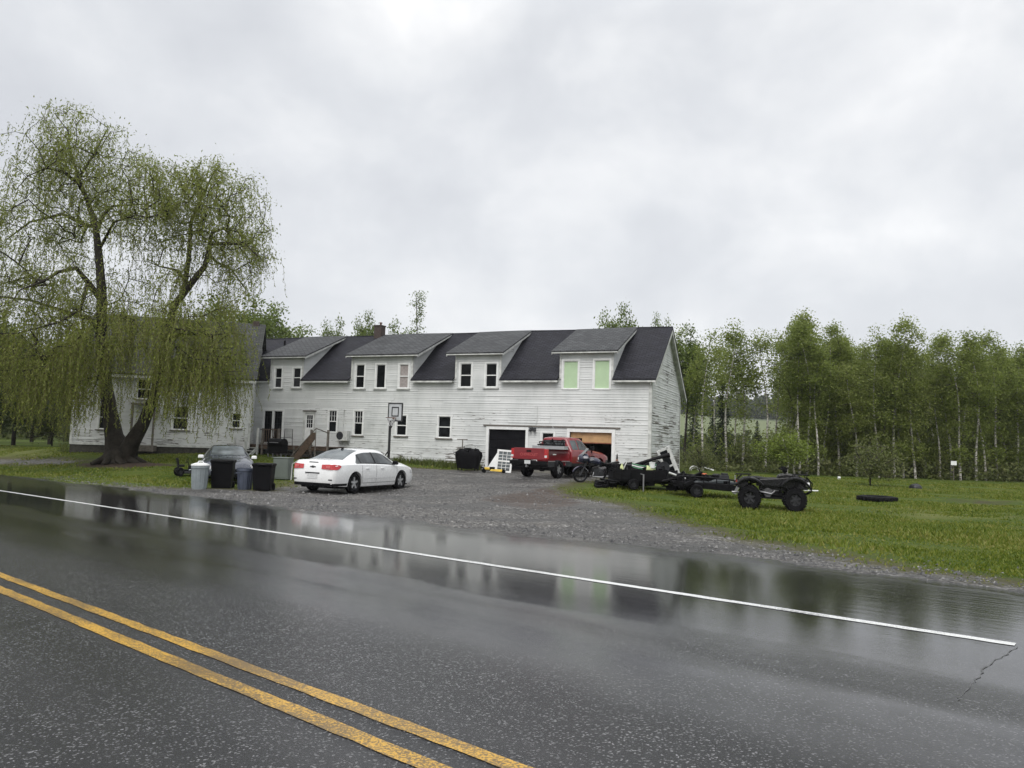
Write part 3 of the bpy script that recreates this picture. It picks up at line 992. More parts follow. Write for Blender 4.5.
for a, b in EAVES:                           # white eave boards
    mb = MB()
    mb.bb(a + .04, b - .04, 0.03, 0.273, roofz(0.28) - 0.15, roofz(0.28) - 0.085)
    mb.bb(a + .02, b - .02, 0.272, 0.298, roofz(0.30) - 0.17, roofz(0.30) - 0.075)
    mb.build('eave_board', M['old_white'], barn)
for (ya, yb) in ((0.26, -DEP / 2), (-DEP / 2, -DEP - 0.7)):   # rake boards of the gable
    mb = MB()
    za, zb = roofz(ya) - 0.16, roofz(yb) - 0.16
    for off, hgt, tk in ((-0.27, 0.2, 0.03), (-0.03, 0.16, 0.02)):
        p = [(off, ya, za), (off + tk, ya, za), (off + tk, ya, za - hgt), (off, ya, za - hgt)]
        q = [(off, yb, zb), (off + tk, yb, zb), (off + tk, yb, zb - hgt), (off, yb, zb - hgt)]
        mb.add(p + q, [(0, 1, 2, 3), (7, 6, 5, 4), (0, 4, 5, 1), (1, 5, 6, 2), (2, 6, 7, 3), (3, 7, 4, 0)])
    p = [(-0.25, ya, za - .02), (-0.02, ya, za - .02), (-0.02, yb, zb - .02), (-0.25, yb, zb - .02)]
    mb.add(p + [(x, y, z - .025) for x, y, z in p], [(0, 1, 2, 3), (7, 6, 5, 4), (0, 4, 5, 1), (2, 6, 7, 3), (1, 5, 6, 2), (3, 7, 4, 0)])
    mb.build('rake_board', M['old_white'], barn)
mb = MB()
mb.bb(-0.036, 0.11, 0.028, 0.042, 0.2, 4.75)
mb.bb(-0.042, -0.030, -0.12, 0.03, 0.1, 4.80)
mb.build('corner_board', M['old_white'], barn)
mb = MB()
mb.bb(-0.042, -0.030, -DEP, -DEP + .13, 0.1, 4.4)
mb.build('corner_board', M['old_white'], barn)
for a, b in ((1.5, 5.0), (5.05, 8.95)):
    mb = MB()
    mb.box(((a + b) / 2, 0.05, 2.30), (b - a, 0.06, 0.06), Matrix.Rotation(rad(random.uniform(-.15, .15)), 3, 'Y'))
    mb.build('ledge', M['wood_grey'], barn)
# dormers
for (a, b), (ra, rb) in zip(DORM, DROOF):
    mb = MB()
    zt = 6.14
    slab(mb, ra, rb, -DEP / 2 + 0.03, RIDGE + 0.035, 0.36, 6.17, 0.07, 0, 0.015, 8)
    d = mb.build('dormer', M['shingle_dormer'], barn)
    for x in (a, b):
        mb = MB()
        ys = [(-0.02, roofz(-0.02) - .05), (-0.02, zt), (-DEP / 2 + 0.25, RIDGE - .12)]
        x1 = x + (0.05 if x == a else -0.05)
        vs_ = [(x, y, z) for y, z in ys] + [(x1, y, z) for y, z in ys]
        mb.add(vs_, [(0, 1, 2), (5, 4, 3), (0, 3, 4, 1), (1, 4, 5, 2), (2, 5, 3, 0)])
        mb.build('cheek', M['siding'], d)
        mb = MB()
        x2 = a - .01 if x == a else b - .10
        mb.bb(x2, x2 + .11, 0.034, 0.046, 4.75, zt)
        mb.build('corner_board', M['old_white'], d)
    mb = MB()
    mb.bb(ra + .05, rb - .05, 0.04, 0.325, 6.055, 6.085)
    mb.bb(ra + .03, rb - .03, 0.327, 0.352, 6.04, 6.115)
    for x in (ra + .01, rb - .04):
        y0, z0, y1, z1 = 0.33, 6.11, -DEP / 2 + .1, RIDGE - .04
        vs_ = [(x, y0, z0), (x, y0, z0 - .13), (x, y1, z1 - .13), (x, y1, z1)]
        mb.add(vs_ + [(p[0] + .03, p[1], p[2]) for p in vs_], [(0, 1, 2, 3), (7, 6, 5, 4), (0, 4, 5, 1), (1, 5, 6, 2), (2, 6, 7, 3), (3, 7, 4, 0)])
    mb.build('dormer_trim', M['old_white'], d)
# windows
def window(par, t0, t1, z0, z1, pane, name='window', rail=True, munt=0, sill=True, label=None, sillm='old_white', fm='white_paint', half=None):
    mb = MB()
    f = 0.085
    mb.bb(t0 - f, t0, -.06, .045, z0 - .02, z1 + f)
    mb.bb(t1, t1 + f, -.06, .045, z0 - .02, z1 + f)
    mb.bb(t0, t1, -.06, .045, z1, z1 + f)
    mb.bb(t0, t1, -.06, .045, z0 - .03, z0)
    s = 0.035
    mb.bb(t0, t0 + s, -.05, .012, z0, z1)
    mb.bb(t1 - s, t1, -.05, .012, z0, z1)
    mb.bb(t0 + s, t1 - s, -.05, .012, z1 - s, z1)
    mb.bb(t0 + s, t1 - s, -.05, .012, z0, z0 + s * 1.2)
    zm = (z0 + z1) / 2
    if rail:
        mb.bb(t0 + s, t1 - s, -.05, .018, zm - .025, zm + .025)
    if munt:
        for k in range(1, munt):
            x = t0 + (t1 - t0) * k / munt
            mb.bb(x - .009, x + .009, -.03, .004, zm + .025, z1 - s)
        zz = (zm + z1) / 2
        mb.bb(t0 + s, t1 - s, -.031, .003, zz - .009, zz + .009)
    o = mb.build(name, M[fm], par)
    if label: o['label'] = label
    p = MB()
    p.bb(t0 + .01, t1 - .01, -.047, -.035, z0 + .01, z1 - .01)
    p.build('pane', pane, o)
    if half:
        h = MB()
        h.bb(t0 + s, t1 - s, -.034, -.027, half[0], half[1])
        h.build('curtain', half[2], o)
    if sill:
        q = MB()
        q.bb(t0 - .14, t1 + .14, -.04, .10, z0 - .085, z0 - .032)
        q.build('sill', M[sillm], o)
    return o
for i, (a, b, c, d) in enumerate(UPW):
    if i < 2:
        window(barn, a, b, c, d, M['green_blind'], rail=False, sill=False, label='window covered with a pale green board')
    elif i == 6:
        window(barn, a, b, c, d, M['pane'], sill=True, half=(c + .05, d - .05, M['curtain']), label='dormer window with pale torn curtains')
    elif i == 5:
        window(barn, a, b, c, d, M['pane'], rail=False)
    else:
        window(barn, a, b, c, d, M['pane'], half=((c, (c + d) / 2 - .03, M['dark_grey']) if i in (7, 8) else None))
window(barn, *LOW[0], M['pane'], munt=3, sill=False, label='ground-floor window with a small-paned upper sash')
window(barn, *LOW[1], M['pane'], munt=3, sillm='wood_grey')
window(barn, *LOW[2], M['pane'], sillm='wood_grey')
window(barn, *LOW[3], M['pane'], sillm='wood_grey')
window(barn, *SMALL, M['pane'], rail=False, sill=False, label='small window between the garage openings')
# glazed patio door
def patio():
    a, b, c, d = PATIO
    mb = MB()
    f = .10
    for x0, x1 in ((a - f, a), (b, b + f), ((a + b) / 2 - .07, (a + b) / 2 + .07)):
        mb.bb(x0, x1, -.06, .05, c - .03, d + f)
    for x0, x1 in ((a, (a + b) / 2 - .07), ((a + b) / 2 + .07, b)):
        mb.bb(x0, x1, -.06, .05, d, d + f)
        mb.bb(x0, x1, -.06, .05, c - .03, c + .10)
    o = mb.build('patio_door', M['white_paint'], barn)
    p = MB()
    p.bb(a + .01, b - .01, -.05, -.035, c + .02, d - .02)
    p.build('pane', M['pane'], o)
    g = MB()
    for x0, x1 in ((a, (a + b) / 2 - .07), ((a + b) / 2 + .07, b)):
        for k in (1, 2):
            x = x0 + (x1 - x0) * k / 3
            g.bb(x - .008, x + .008, -.034, -.022, c + .1, d)
        for k in range(1, 5):
            z = c + .1 + (d - c - .1) * k / 5
            g.bb(x0, x1, -.033, -.024, z - .008, z + .008)
    g.build('muntin', M['dark_grey'], o)
    a, b, c, d = DOOR
    mb = MB()
    for x0, x1 in ((a - .09, a), (b, b + .09)):
        mb.bb(x0, x1, -.06, .045, c - .03, d + .09)
    mb.bb(a, b, -.06, .045, d, d + .09)
    o = mb.build('door', M['old_white'], barn)
    p = MB()
    p.bb(a + .005, b - .005, -.04, -.01, c, c + 1.0)
    p.bb(a + .005, a + .12, -.04, -.01, c + 1.0, d - .005)
    p.bb(b - .12, b - .005, -.04, -.01, c + 1.0, d - .005)
    p.bb(a + .12, b - .12, -.04, -.01, d - .13, d - .005)
    p.build('door_leaf', M['white_paint'], o)
    g = MB()
    g.bb(a + .12, b - .12, -.035, -.025, c + 1.0, d - .13)
    g.build('pane', M['pane'], o)
    g = MB()
    for k in (1, 2):
        x = a + .12 + (b - a - .24) * k / 3
        g.bb(x - .01, x + .01, -.024, -.008, c + 1.0, d - .13)
    for k in (1, 2):
        z = c + 1.0 + (d - c - 1.13) * k / 3
        g.bb(a + .12, b - .12, -.023, -.010, z - .01, z + .01)
    g.build('muntin', M['white_paint'], o)
    g = MB()
    g.bb(a - .14, b + .14, .0, .09, d + .10, d + .15)
    g.build('door_hood', M['wood_grey'], o)
    # garage door (closed, black) and the open bay with bare plywood
    a, b, c, d = GAR1
    mb = MB()
    mb.bb(a - .15, a, -.05, .05, 0.0, d + .16)
    mb.bb(b, b + .15, -.05, .05, 0.0, d + .16)
    mb.bb(a, b, -.05, .05, d, d + .16)
    o = mb.build('garage_door', M['white_paint'], barn)
    p = MB()
    for k in range(4):
        z0 = .02 + (d - .02) * k / 4
        p.bb(a + .004, b - .004, -.12, -.09, z0, z0 + (d - .02) / 4 - .012)
        for q in range(4):
            xa = a + .08 + (b - a - .16) * q / 4
            p.bb(xa + .03, xa + (b - a - .16) / 4 - .03, -.09, -.082, z0 + .09, z0 + (d - .02) / 4 - .10)
    p.build('door_panel', M['garage_black'], o)
    a, b, c, d = GAR2
    mb = MB()
    mb.bb(a - .17, a, -.05, .05, 0.0, d + .17)
    mb.bb(b, b + .15, -.05, .05, 0.0, d + .17)
    mb.bb(a, b, -.05, .05, d, d + .17)
    o = mb.build('garage_opening', M['white_paint'], barn)
    o['label'] = 'open garage bay with bare plywood across its top'
    p = MB()
    p.bb(a + .01, b - .62, -.16, -.12, d - .52, d - .01)
    p.bb(b - .61, b - .01, -.17, -.13, d - .30, d - .01)
    p.build('plywood_board', M['plywood'], o)
    p = MB()
    p.bb(a + .01, b - .01, -.19, -.175, d - .09, d + .02)
    p.bb(a + .02, b - .02, -.118, -.105, d - .55, d - .50)
    p.build('header_board', M['wood_red'], o)
patio()
# chimney and vent pipe on the ridge
mb = MB()
mb.bb(17.9, 18.42, -DEP / 2 - .25, -DEP / 2 + .25, 7.2, 8.44)
mb.bb(17.87, 18.45, -DEP / 2 - .28, -DEP / 2 + .28, 8.44, 8.52)
ch = mb.build('chimney', M['brick'], barn, bevel=.01)
mb = MB()
mb.tube([(18.1, -DEP / 2, 8.5), (18.1, -DEP / 2, 8.66)], .06, 10)
mb.lathe([(0.0, 8.73), (.10, 8.70), (.11, 8.66)], (18.1, -DEP / 2, 0), n=12)
mb.build('chimney_cap', M['rust'], ch)
mb = MB()
mb.tube([(24.6, -2.6, 6.8), (24.6, -2.6, 7.55)], .06, 10)
mb.build('vent_pipe', M['black_plastic'], barn)
mb = MB()                                     # lamp between the garage openings
mb.bb(5.95, 6.30, 0.03, .08, 2.10, 2.22)
for x in (6.0, 6.24):
    mb.lathe([(.02, 0), (.07, -.04), (.085, -.14), (.0, -.15)], (x, .15, 2.16), n=12)
mb.build('outdoor_lamp', M['dark_grey'], barn)
mb = MB()                                     # cables and conduit
mb.tube([(17.85, .05, 1.0), (17.85, .05, 2.95), (17.8, .06, 3.0)], .02, 6)
mb.build('conduit', M['old_white'], barn)
mb = MB()
mb.tube([(18.2, .05, 1.2), (18.2, .05, 2.6)], .012, 6)
mb.build('conduit', M['old_white'], barn)
mb = MB()
mb.tube([(6.0, .05, 2.2), (5.9, .06, 2.6), (5.92, .06, 3.4)], .008, 5)
mb.build('conduit', M['old_white'], barn)
mb = MB()
mb.bb(17.35, 18.05, .06, .36, 1.22, 1.78)
mb.tube([(17.4, .2, 1.22), (17.4, .04, 1.0)], .02, 6)
mb.tube([(18.0, .2, 1.22), (18.0, .04, 1.0)], .02, 6)
ac = mb.build('heat_pump', M['old_white'], barn)
mb = MB()
mb.lathe([(.0, .37), (.20, .372), (.22, .365), (.235, .36)], (17.85, 0, 1.5), 'Y', 20)
mb.build('fan_grille', M['dark_grey'], ac)

# ------------------------------------------------------------------ the house half hidden by the willow
WA = rad(14)
WO = at(249, 446, 44.0)
WO.z = 0.0
wing = T('white_farmhouse', 'white clapboard house with a steep dark roof half hidden behind the willow', 'house', WO, math.pi + WA)
WL, WD = 9.3, 8.0
WR, WS = 8.4, 0.88
def wroof(y):
    return WR - abs(y + WD / 2) * WS
WW = [(7.3, 7.95, 1.45, 2.75), (3.35, 4.15, 1.55, 2.85), (0.55, 1.0, 1.75, 2.6), (5.4, 6.1, 3.2, 4.3)]
mb = MB()
clap(mb, 0, WL, 0.62, 4.74, WW, lambda t_, o, z: (t_, o, z))
mb.build('front_wall', M['siding_wing'], wing)
for side, nm in ((0, 'gable_wall'), (1, 'gable_wall')):
    mb = MB()
    x0 = WL if side else 0
    sg = 1 if side else -1
    clap(mb, 0, WD, 0.62, WR - .1, [], (lambda s_, o, z: (x0 + sg * o, -s_, z)), lambda zm: [(0, WD)] if zm < wroof(0) - .14 else [(WD / 2 - max(.02, WR - .14 - zm) / WS, WD / 2 + max(.02, WR - .14 - zm) / WS)])
    mb.build(nm, M['siding_wing'], wing)
mb = MB()
mb.add([(0, -WD, 0), (WL, -WD, 0), (WL, -WD, 5), (0, -WD, 5)], [(0, 1, 2, 3)])
mb.bb(.1, WL - .1, -.5, -.3, .2, 4.8)
mb.build('back_wall', M['interior'], wing)
mb = MB()
slab(mb, -0.25, WL + .3, -WD / 2, WR, 0.32, wroof(0.32), 0.1, 0, .03, 14)
slab(mb, -0.25, WL + .3, -WD - .32, wroof(-WD - .32), -WD / 2 - .002, WR - .002, 0.1)
mb.build('roof', M['shingle_wing'], wing)
mb = MB()
mb.bb(-.2, WL + .25, .03, .30, wroof(.3) - .24, wroof(.3) - .18)
mb.bb(-.22, WL + .27, .302, .325, wroof(.32) - .26, wroof(.32) - .12)
mb.bb(-.03, .1, .024, .036, .6, 4.6)
mb.bb(WL - .1, WL + .03, .024, .036, .6, 4.6)
mb.bb(0, WL, .024, .05, .56, .68)
mb.build('trim', M['old_white'], wing)
mb = MB()
x = 0
while x < WL:
    x2 = min(WL, x + random.uniform(.5, 1.3))
    mb.bb(x, x2, -.4, random.uniform(-.02, .012), -.6, .60)
    x = x2
mb.build('foundation', M['stone_dark'], wing)
for a, b, c, d in WW:
    window(wing, a, b, c, d, M['pane'], sillm='wood_grey')
mb = MB()
mb.bb(.15, .55, -WD / 2 - .25, -WD / 2 + .2, 7.7, 8.55)
mb.build('chimney', M['brick'], wing, bevel=.01)
mb = MB()
mb.bb(4.9, 6.2, .0, .9, 2.85, 2.93)
for x in (5.0, 6.1):
    mb.bb(x - .05, x + .05, .75, .85, .25, 2.85)
mb.bb(4.9, 6.2, .02, .95, .3, .62)
mb.build('entry_porch', M['wood_grey'], wing)

# ------------------------------------------------------------------ vehicles
def catmull(xs, ys, x):
    i = 0
    while i < len(xs) - 2 and x > xs[i + 1]:
        i += 1
    x0, x1 = xs[i], xs[i + 1]
    t_ = (x - x0) / (x1 - x0) if x1 > x0 else 0
    def slope(k):
        if k == 0 or k == len(xs) - 1:
            return 0.0 if False else (ys[min(k + 1, len(xs) - 1)] - ys[max(k - 1, 0)]) / (xs[min(k + 1, len(xs) - 1)] - xs[max(k - 1, 0)])
        a = (ys[k] - ys[k - 1]) / (xs[k] - xs[k - 1])
        b = (ys[k + 1] - ys[k]) / (xs[k + 1] - xs[k])
        return 0.0 if a * b <= 0 else 2 * a * b / (a + b)
    h = x1 - x0
    m0, m1 = slope(i) * h, slope(i + 1) * h
    t2, t3 = t_ * t_, t_ ** 3
    return (2 * t3 - 3 * t2 + 1) * ys[i] + (t3 - 2 * t2 + t_) * m0 + (-2 * t3 + 3 * t2) * ys[i + 1] + (t3 - t2) * m1
class Shell:
    """a car body as a loft: stations of (x, z low, half width, belt z, top z, roof half width)"""
    def __init__(s, st):
        s.st = sorted(st)
        s.x = [a[0] for a in s.st]
    def par(s, x):
        return [catmull(s.x, [a[k] for a in s.st], x) for k in range(1, 6)]
    def half(s, x):
        zl, w_, zb, zt, rw = s.par(x)
        zs = zt - min(0.09, (zt - zb) * 0.35)
        h = zb - zl
        return [(0, zl), (.6 * w_, zl), (.93 * w_, zl + .03), (.975 * w_, zl + .22 * h), (w_, zl + .55 * h), (.992 * w_, zl + .80 * h), (.975 * w_, zb - .025), (.945 * w_, zb),
                (.945 * w_ + (rw - .945 * w_) * .5 + .012, zb + (zs - zb) * .5), (rw, zs), (rw * .93, zs + (zt - zs) * .55), (rw * .6, zt - .012), (0, zt)]
    def side(s, x, f, sg, off=0.0):
        hp = s.half(x)
        a, b, c = hp[7], hp[8], hp[9]
        if f < .5:
            k = f * 2
            y, z = a[0] + (b[0] - a[0]) * k, a[1] + (b[1] - a[1]) * k
        else:
            k = f * 2 - 1
            y, z = b[0] + (c[0] - b[0]) * k, b[1] + (c[1] - b[1]) * k
        return (x, sg * (y + off * .95), z + off * .3)
    def top(s, x, f, off=0.0, n=(0, 0, 1)):
        hp = s.half(x)
        pts = [hp[9], hp[10], hp[11], hp[12]]
        yy = abs(f) * hp[9][0]
        for i in range(3):
            if pts[i + 1][0] <= yy <= pts[i][0] + 1e-9:
                k = (pts[i][0] - yy) / max(1e-6, pts[i][0] - pts[i + 1][0])
                z = pts[i][1] + (pts[i + 1][1] - pts[i][1]) * k
                break
        else:
            z = pts[0][1]
        return (x + n[0] * off, math.copysign(yy, f), z + n[2] * off)
    def low(s, x, sg, z, off=0.0):
        hp = s.half(x)[2:8]
        for i in range(len(hp) - 1):
            if hp[i][1] <= z <= hp[i + 1][1]:
                k = (z - hp[i][1]) / (hp[i + 1][1] - hp[i][1])
                return (x, sg * (hp[i][0] + (hp[i + 1][0] - hp[i][0]) * k + off), z)
        return (x, sg * (hp[-1][0] + off), z)
    def mesh(s, n=64, mfun=None):
        b = MB()
        x0, x1 = s.x[0], s.x[-1]
        xs = sorted(set([x0 + (x1 - x0) * (0.5 - 0.5 * math.cos(math.pi * k / n)) for k in range(n + 1)] + s.x))
        rings = []
        for x in xs:
            hp = s.half(x)
            rings.append([(x, y, z) for y, z in hp] + [(x, -y, z) for y, z in hp[-2:0:-1]])
        k = len(rings[0])
        vs_ = [v for r in rings for v in r]
        fs, ms = [], []
        for i in range(len(rings) - 1):
            for j in range(k):
                j2 = (j + 1) % k
                fs.append((i * k + j, i * k + j2, (i + 1) * k + j2, (i + 1) * k + j))
        fs.append(tuple(range(k)))
        fs.append(tuple(reversed([(len(rings) - 1) * k + j for j in range(k)])))
        b.add(vs_, fs)
        if mfun:
            b.m = [mfun(sum(vs_[q][0] for q in f) / len(f), sum(vs_[q][1] for q in f) / len(f), sum(vs_[q][2] for q in f) / len(f)) for f in fs]
        return b
def bake(o):
    """replace an object's mesh by its evaluated one (modifiers applied)"""
    dg = bpy.context.evaluated_depsgraph_get()
    me = bpy.data.meshes.new_from_object(o.evaluated_get(dg))
    o.modifiers.clear()
    o.data = me
    return o
def cut(o, boxes):
    """boxes: MB with closed cutters"""
    c = boxes.build('cutter', M['black_plastic'], o.parent)
    md = o.modifiers.new('cut', 'BOOLEAN')
    md.operation = 'DIFFERENCE'
    md.solver = 'EXACT'
    md.object = c
    bpy.context.view_layer.update()
    bake(o)
    bpy.data.objects.remove(c)
    o.data.set_sharp_from_angle(angle=rad(38))
    return o
def arch_cutter(xs, r, w_out, w_in, zc):
    b = MB()
    for x in xs:
        for sg in (1, -1):
            n = 28
            vs_ = [(x + r * math.cos(2 * math.pi * k / n), sg * w_in, zc + r * math.sin(2 * math.pi * k / n)) for k in range(n)]
            vs_ += [(p[0], sg * w_out, p[2]) for p in vs_]
            fs = [tuple(range(n)), tuple(reversed(range(n, 2 * n)))] + [(k, (k + 1) % n, (k + 1) % n + n, k + n) for k in range(n)]
            b.add(vs_, fs)
    return b
def wheel(par, x, y, r, wd, sg, rim='alu', spokes=5, rimr=0.66, name='wheel'):
    b = MB()
    h = wd / 2
    prof = [(r * rimr, -h), (r * .90, -h), (r * .975, -h * .72), (r, -h * .3), (r, h * .3), (r * .975, h * .72), (r * .90, h), (r * rimr, h), (r * rimr * .97, h * .2), (r * rimr * .97, -h * .2), (r * rimr, -h)]
    b.lathe([(q, sg * k) for q, k in prof], (x, y, r), 'Y', 32)
    o = b.build(name, M['black_rubber'], par, smooth=35)
    q = MB()
    R0 = r * rimr
    q.lathe([(R0 * .99, sg * h * .75), (R0 * .93, sg * h * .80), (R0 * .88, sg * h * .2), (R0 * .2, sg * h * .05), (0.001, sg * h * .05)], (x, y, r), 'Y', 28)
    q.m = [0] * len(q.m)
    for k in range(spokes):
        a = 2 * math.pi * k / spokes + .3
        p1 = Vector((math.cos(a), 0, math.sin(a)))
        t1 = Vector((-math.sin(a), 0, math.cos(a)))
        c = Vector((x, y + sg * h * .62, r))
        i0, i1 = R0 * .15, R0 * .96
        w0, w1 = R0 * .17, R0 * .13
        dn = Vector((0, -sg * h * .4, 0))
        tp = [c + p1 * i0 - t1 * w0, c + p1 * i0 + t1 * w0, c + p1 * i1 + t1 * w1, c + p1 * i1 - t1 * w1]
        q.add(tp + [v + dn for v in tp], [(0, 1, 2, 3), (0, 1, 5, 4), (1, 2, 6, 5), (2, 3, 7, 6), (3, 0, 4, 7)], 1)
    q.lathe([(.001, sg * h * .72), (R0 * .2, sg * h * .68), (R0 * .22, sg * h * .3)], (x, y, r), 'Y', 16, 1)
    q.build('rim', [M['dark_grey'], M[rim]], o, smooth=35)
    return o
def strip_panel(b, fn, xs, lo, hi, n=5, m=0):
    rows = []
    for x in xs:
        l, h = lo(x), hi(x)
        rows.append([fn(x, l + (h - l) * k / n) for k in range(n + 1)])
    b.grid(rows, m)

SEDAN = Shell([(-2.43, .40, .60, .62, .72, .50), (-2.415, .33, .71, .72, .86, .60), (-2.385, .28, .79, .86, .99, .66), (-2.30, .25, .85, .93, 1.075, .70), (-2.10, .22, .89, .945, 1.085, .72), (-1.80, .20, .92, .955, 1.10, .70),
               (-1.40, .19, .925, .96, 1.25, .625), (-0.95, .18, .925, .955, 1.40, .585), (-0.5, .18, .925, .945, 1.455, .575), (0.0, .18, .925, .93, 1.46, .58), (0.40, .18, .925, .915, 1.415, .585),
               (0.80, .18, .925, .90, 1.24, .625), (1.18, .18, .92, .885, 1.04, .69), (1.6, .19, .915, .86, .975, .70), (2.0, .20, .89, .80, .90, .66), (2.25, .22, .82, .70, .80, .58), (2.38, .26, .70, .58, .68, .46), (2.43, .32, .58, .50, .58, .36)])
def sedan(name, label, col, loc, rz, glass='car_glass', front_only=False):
    root = T(name, label, 'car', loc, rz)
    S = SEDAN
    body = S.mesh(64).build('body', M[col], root, smooth=38)
    c = arch_cutter((-1.37, 1.37), .375, 1.2, .60, .345)
    cut(body, c)
    b = MB()
    for x in (-1.37, 1.37):
        b.bb(x - .38, x + .38, -.62, .62, .22, .72)
    b.bb(-2.1, 2.1, -.7, .7, .17, .25)
    b.build('underbody', M['black_plastic'], root)
    for x in (-1.37, 1.37):
        for sg in (1, -1):
            wheel(root, x, sg * .80, .335, .22, sg)
    # side glass in a door pair, black pillar between
    for sg in (1, -1):
        g = MB()
        fn = lambda x, f: S.side(x, f, sg, .006)
        strip_panel(g, fn, np.linspace(-.18, .95, 12), lambda x: .09, lambda x: .90, 6)
        strip_panel(g, fn, np.linspace(-1.02, -.25, 9), lambda x: .09, lambda x: .90, 6)
        strip_panel(g, fn, np.linspace(-1.32, -1.06, 5), lambda x: .10, lambda x: .86 - max(0, -1.06 - x) * 2.6, 5)
        g.build('side_window', M[glass], root, smooth=60)
        p = MB()
        strip_panel(p, lambda x, f: S.side(x, f, sg, .0045), np.linspace(-.26, -.17, 2), lambda x: .08, lambda x: .92, 6)
        strip_panel(p, lambda x, f: S.side(x, f, sg, .0045), np.linspace(-1.07, -1.01, 2), lambda x: .08, lambda x: .90, 6)
        strip_panel(p, lambda x, f: S.side(x, f, sg, .0075), np.linspace(-1.30, 1.02, 24), lambda x: .03, lambda x: .085, 1)
        p.build('window_trim', M['black_plastic'], root)
        # door seams, side moulding, handles, mirror
        d = MB()
        for x in (1.06, -.20, -1.02):
            rows = [[S.low(x + dx + (.10 * max(0, .62 - z) * 2 if x < -1 else 0), sg, z, .002) for dx in (-.006, .006)] for z in np.linspace(.34, .91, 10)]
            d.grid(rows)
        rows = [[S.low(x, sg, z, .002) for z in (.318, .330)] for x in np.linspace(-.98, 1.04, 14)]
        d.grid(rows)
        d.build('door_seam', M['dark_grey'], root)
        d = MB()
        rows = [[S.low(x, sg, z, .008) for z in (.47, .51)] for x in np.linspace(-.92, .96, 16)]
        d.grid(rows)
        for x in (-.74, .14):
            p0 = S.low(x, sg, .80)
            d.box((x, p0[1] + sg * .012, .80), (.19, .03, .03))
        d.build('door_handle', M[col], root)
        d = MB()
        p0 = S.side(.86, .10, sg)
        d.box((p0[0], p0[1] + sg * .11, p0[2] + .06), (.13, .21, .13), Matrix.Rotation(rad(-8 * sg), 3, 'Z'), 0, .85)
        mo = d.build('wing_mirror', M['black_plastic' if col == 'car_white' else 'white_paint'], root, bevel=.025)
    g = MB()
    g.grid([[S.top(x, f, .006, (-.4, 0, .9)) for f in np.linspace(-.93, .93, 11)] for x in np.linspace(-1.76, -.86, 10)])
    g.build('rear_window', M['screen_glass'], root, smooth=60)
    g = MB()
    g.grid([[S.top(x, f, .006, (.45, 0, .88)) for f in np.linspace(-.93, .93, 11)] for x in np.linspace(.44, 1.14, 8)])
    g.build('windscreen', M['screen_glass'], root, smooth=60)
    b = MB()
    b.box((-.95, 0, 1.435), (.15, .035, .07), Matrix.Rotation(rad(-18), 3, 'Y'), 0, .55)
    b.build('roof_antenna', M['black_plastic'], root, bevel=.01)
    # rear: lamps wrap the corners
    for sg in (1, -1):
        t_ = MB()
        w1 = [(x, S.low(x, sg, .86)[1] + sg * .008) for x in np.linspace(-2.385, -2.12, 7)]
        lo = [.775, .775, .775, .78, .80, .83, .86]
        hi = [.945, .945, .94, .935, .93, .92, .90]
        rows = [[(-2.445, sg * .36, .79), (-2.42, sg * .36, .93)], [(-2.446, sg * .58, .785), (-2.42, sg * .58, .94)], [(-2.442, sg * .67, .78), (-2.418, sg * .67, .945)], [(-2.428, sg * .755, .778), (-2.404, sg * .755, .945)]] + [[(x, S.low(x, sg, l_)[1] + sg * .018, l_), (x + .01, S.low(x, sg, h_)[1] + sg * .018, h_)] for (x, y), l_, h_ in zip(w1, lo, hi)]
        t_.grid(rows)
        l_ = t_.build('tail_lamp', M['red_lens'], root, smooth=60)
        t_ = MB()
        t_.box((-2.442, sg * .62, .855), (.02, .16, .075))
        t_.build('reversing_lens', simple('lens_pink', (.5, .12, .12), .2), l_, bevel=.008)
        t_ = MB()
        t_.box((-2.40, sg * .66, .455), (.05, .20, .035))
        t_.build('bumper_reflector', M['dark_grey'], root)
    b = MB()
    b.grid([[S.low(x, sg, z, .006) for z in (.26, .30, .335)] for sg, x in [(1, -1.78), (1, -1.95), (1, -2.15), (1, -2.3), (1, -2.38)] + [(-1, -2.38), (-1, -2.3), (-1, -2.15), (-1, -1.95), (-1, -1.78)]])
    b.box((-2.40, 0, .30), (.06, 1.40, .10))
    b.build('rear_valance', M['black_plastic'], root)
    b = MB()
    b.box((-2.437, 0, .555), (.012, .40, .16))
    b.build('licence_plate', M['plate'], root)
    b = MB()
    b.box((-2.42, 0, .66), (.06, .56, .035))
    b.box((-2.375, 0, 1.0), (.04, .36, .022), Matrix.Rotation(rad(-20), 3, 'Y'))
    b.prism([(-.11, .835), (-.04, .835), (-.04, .82), (.04, .82), (.04, .835), (.11, .835), (.11, .87), (.04, .87), (.04, .885), (-.04, .885), (-.04, .87), (-.11, .87)], -2.428, -2.40, 'YZ')
    b.build('rear_badge', M['dark_grey'], root)
    # front
    for sg in (1, -1):
        h = MB()
        rows = [[S.low(x, sg, z, .008) for z in (.60, .66, .72)] for x in np.linspace(1.95, 2.30, 7)]
        h.grid(rows)
        h.build('headlight', M['white_lens'], root, smooth=60)
    b = MB()
    b.box((2.40, 0, .50), (.07, 1.0, .14), None, 0, .96)
    b.box((2.41, 0, .33), (.06, 1.05, .12), None, 0, .96)
    b.build('front_grille', M['black_plastic'], root, bevel=.02)
    return root
p = gp(331, 491)
WC_DIR = Vector((.42, .907, 0)).normalized()
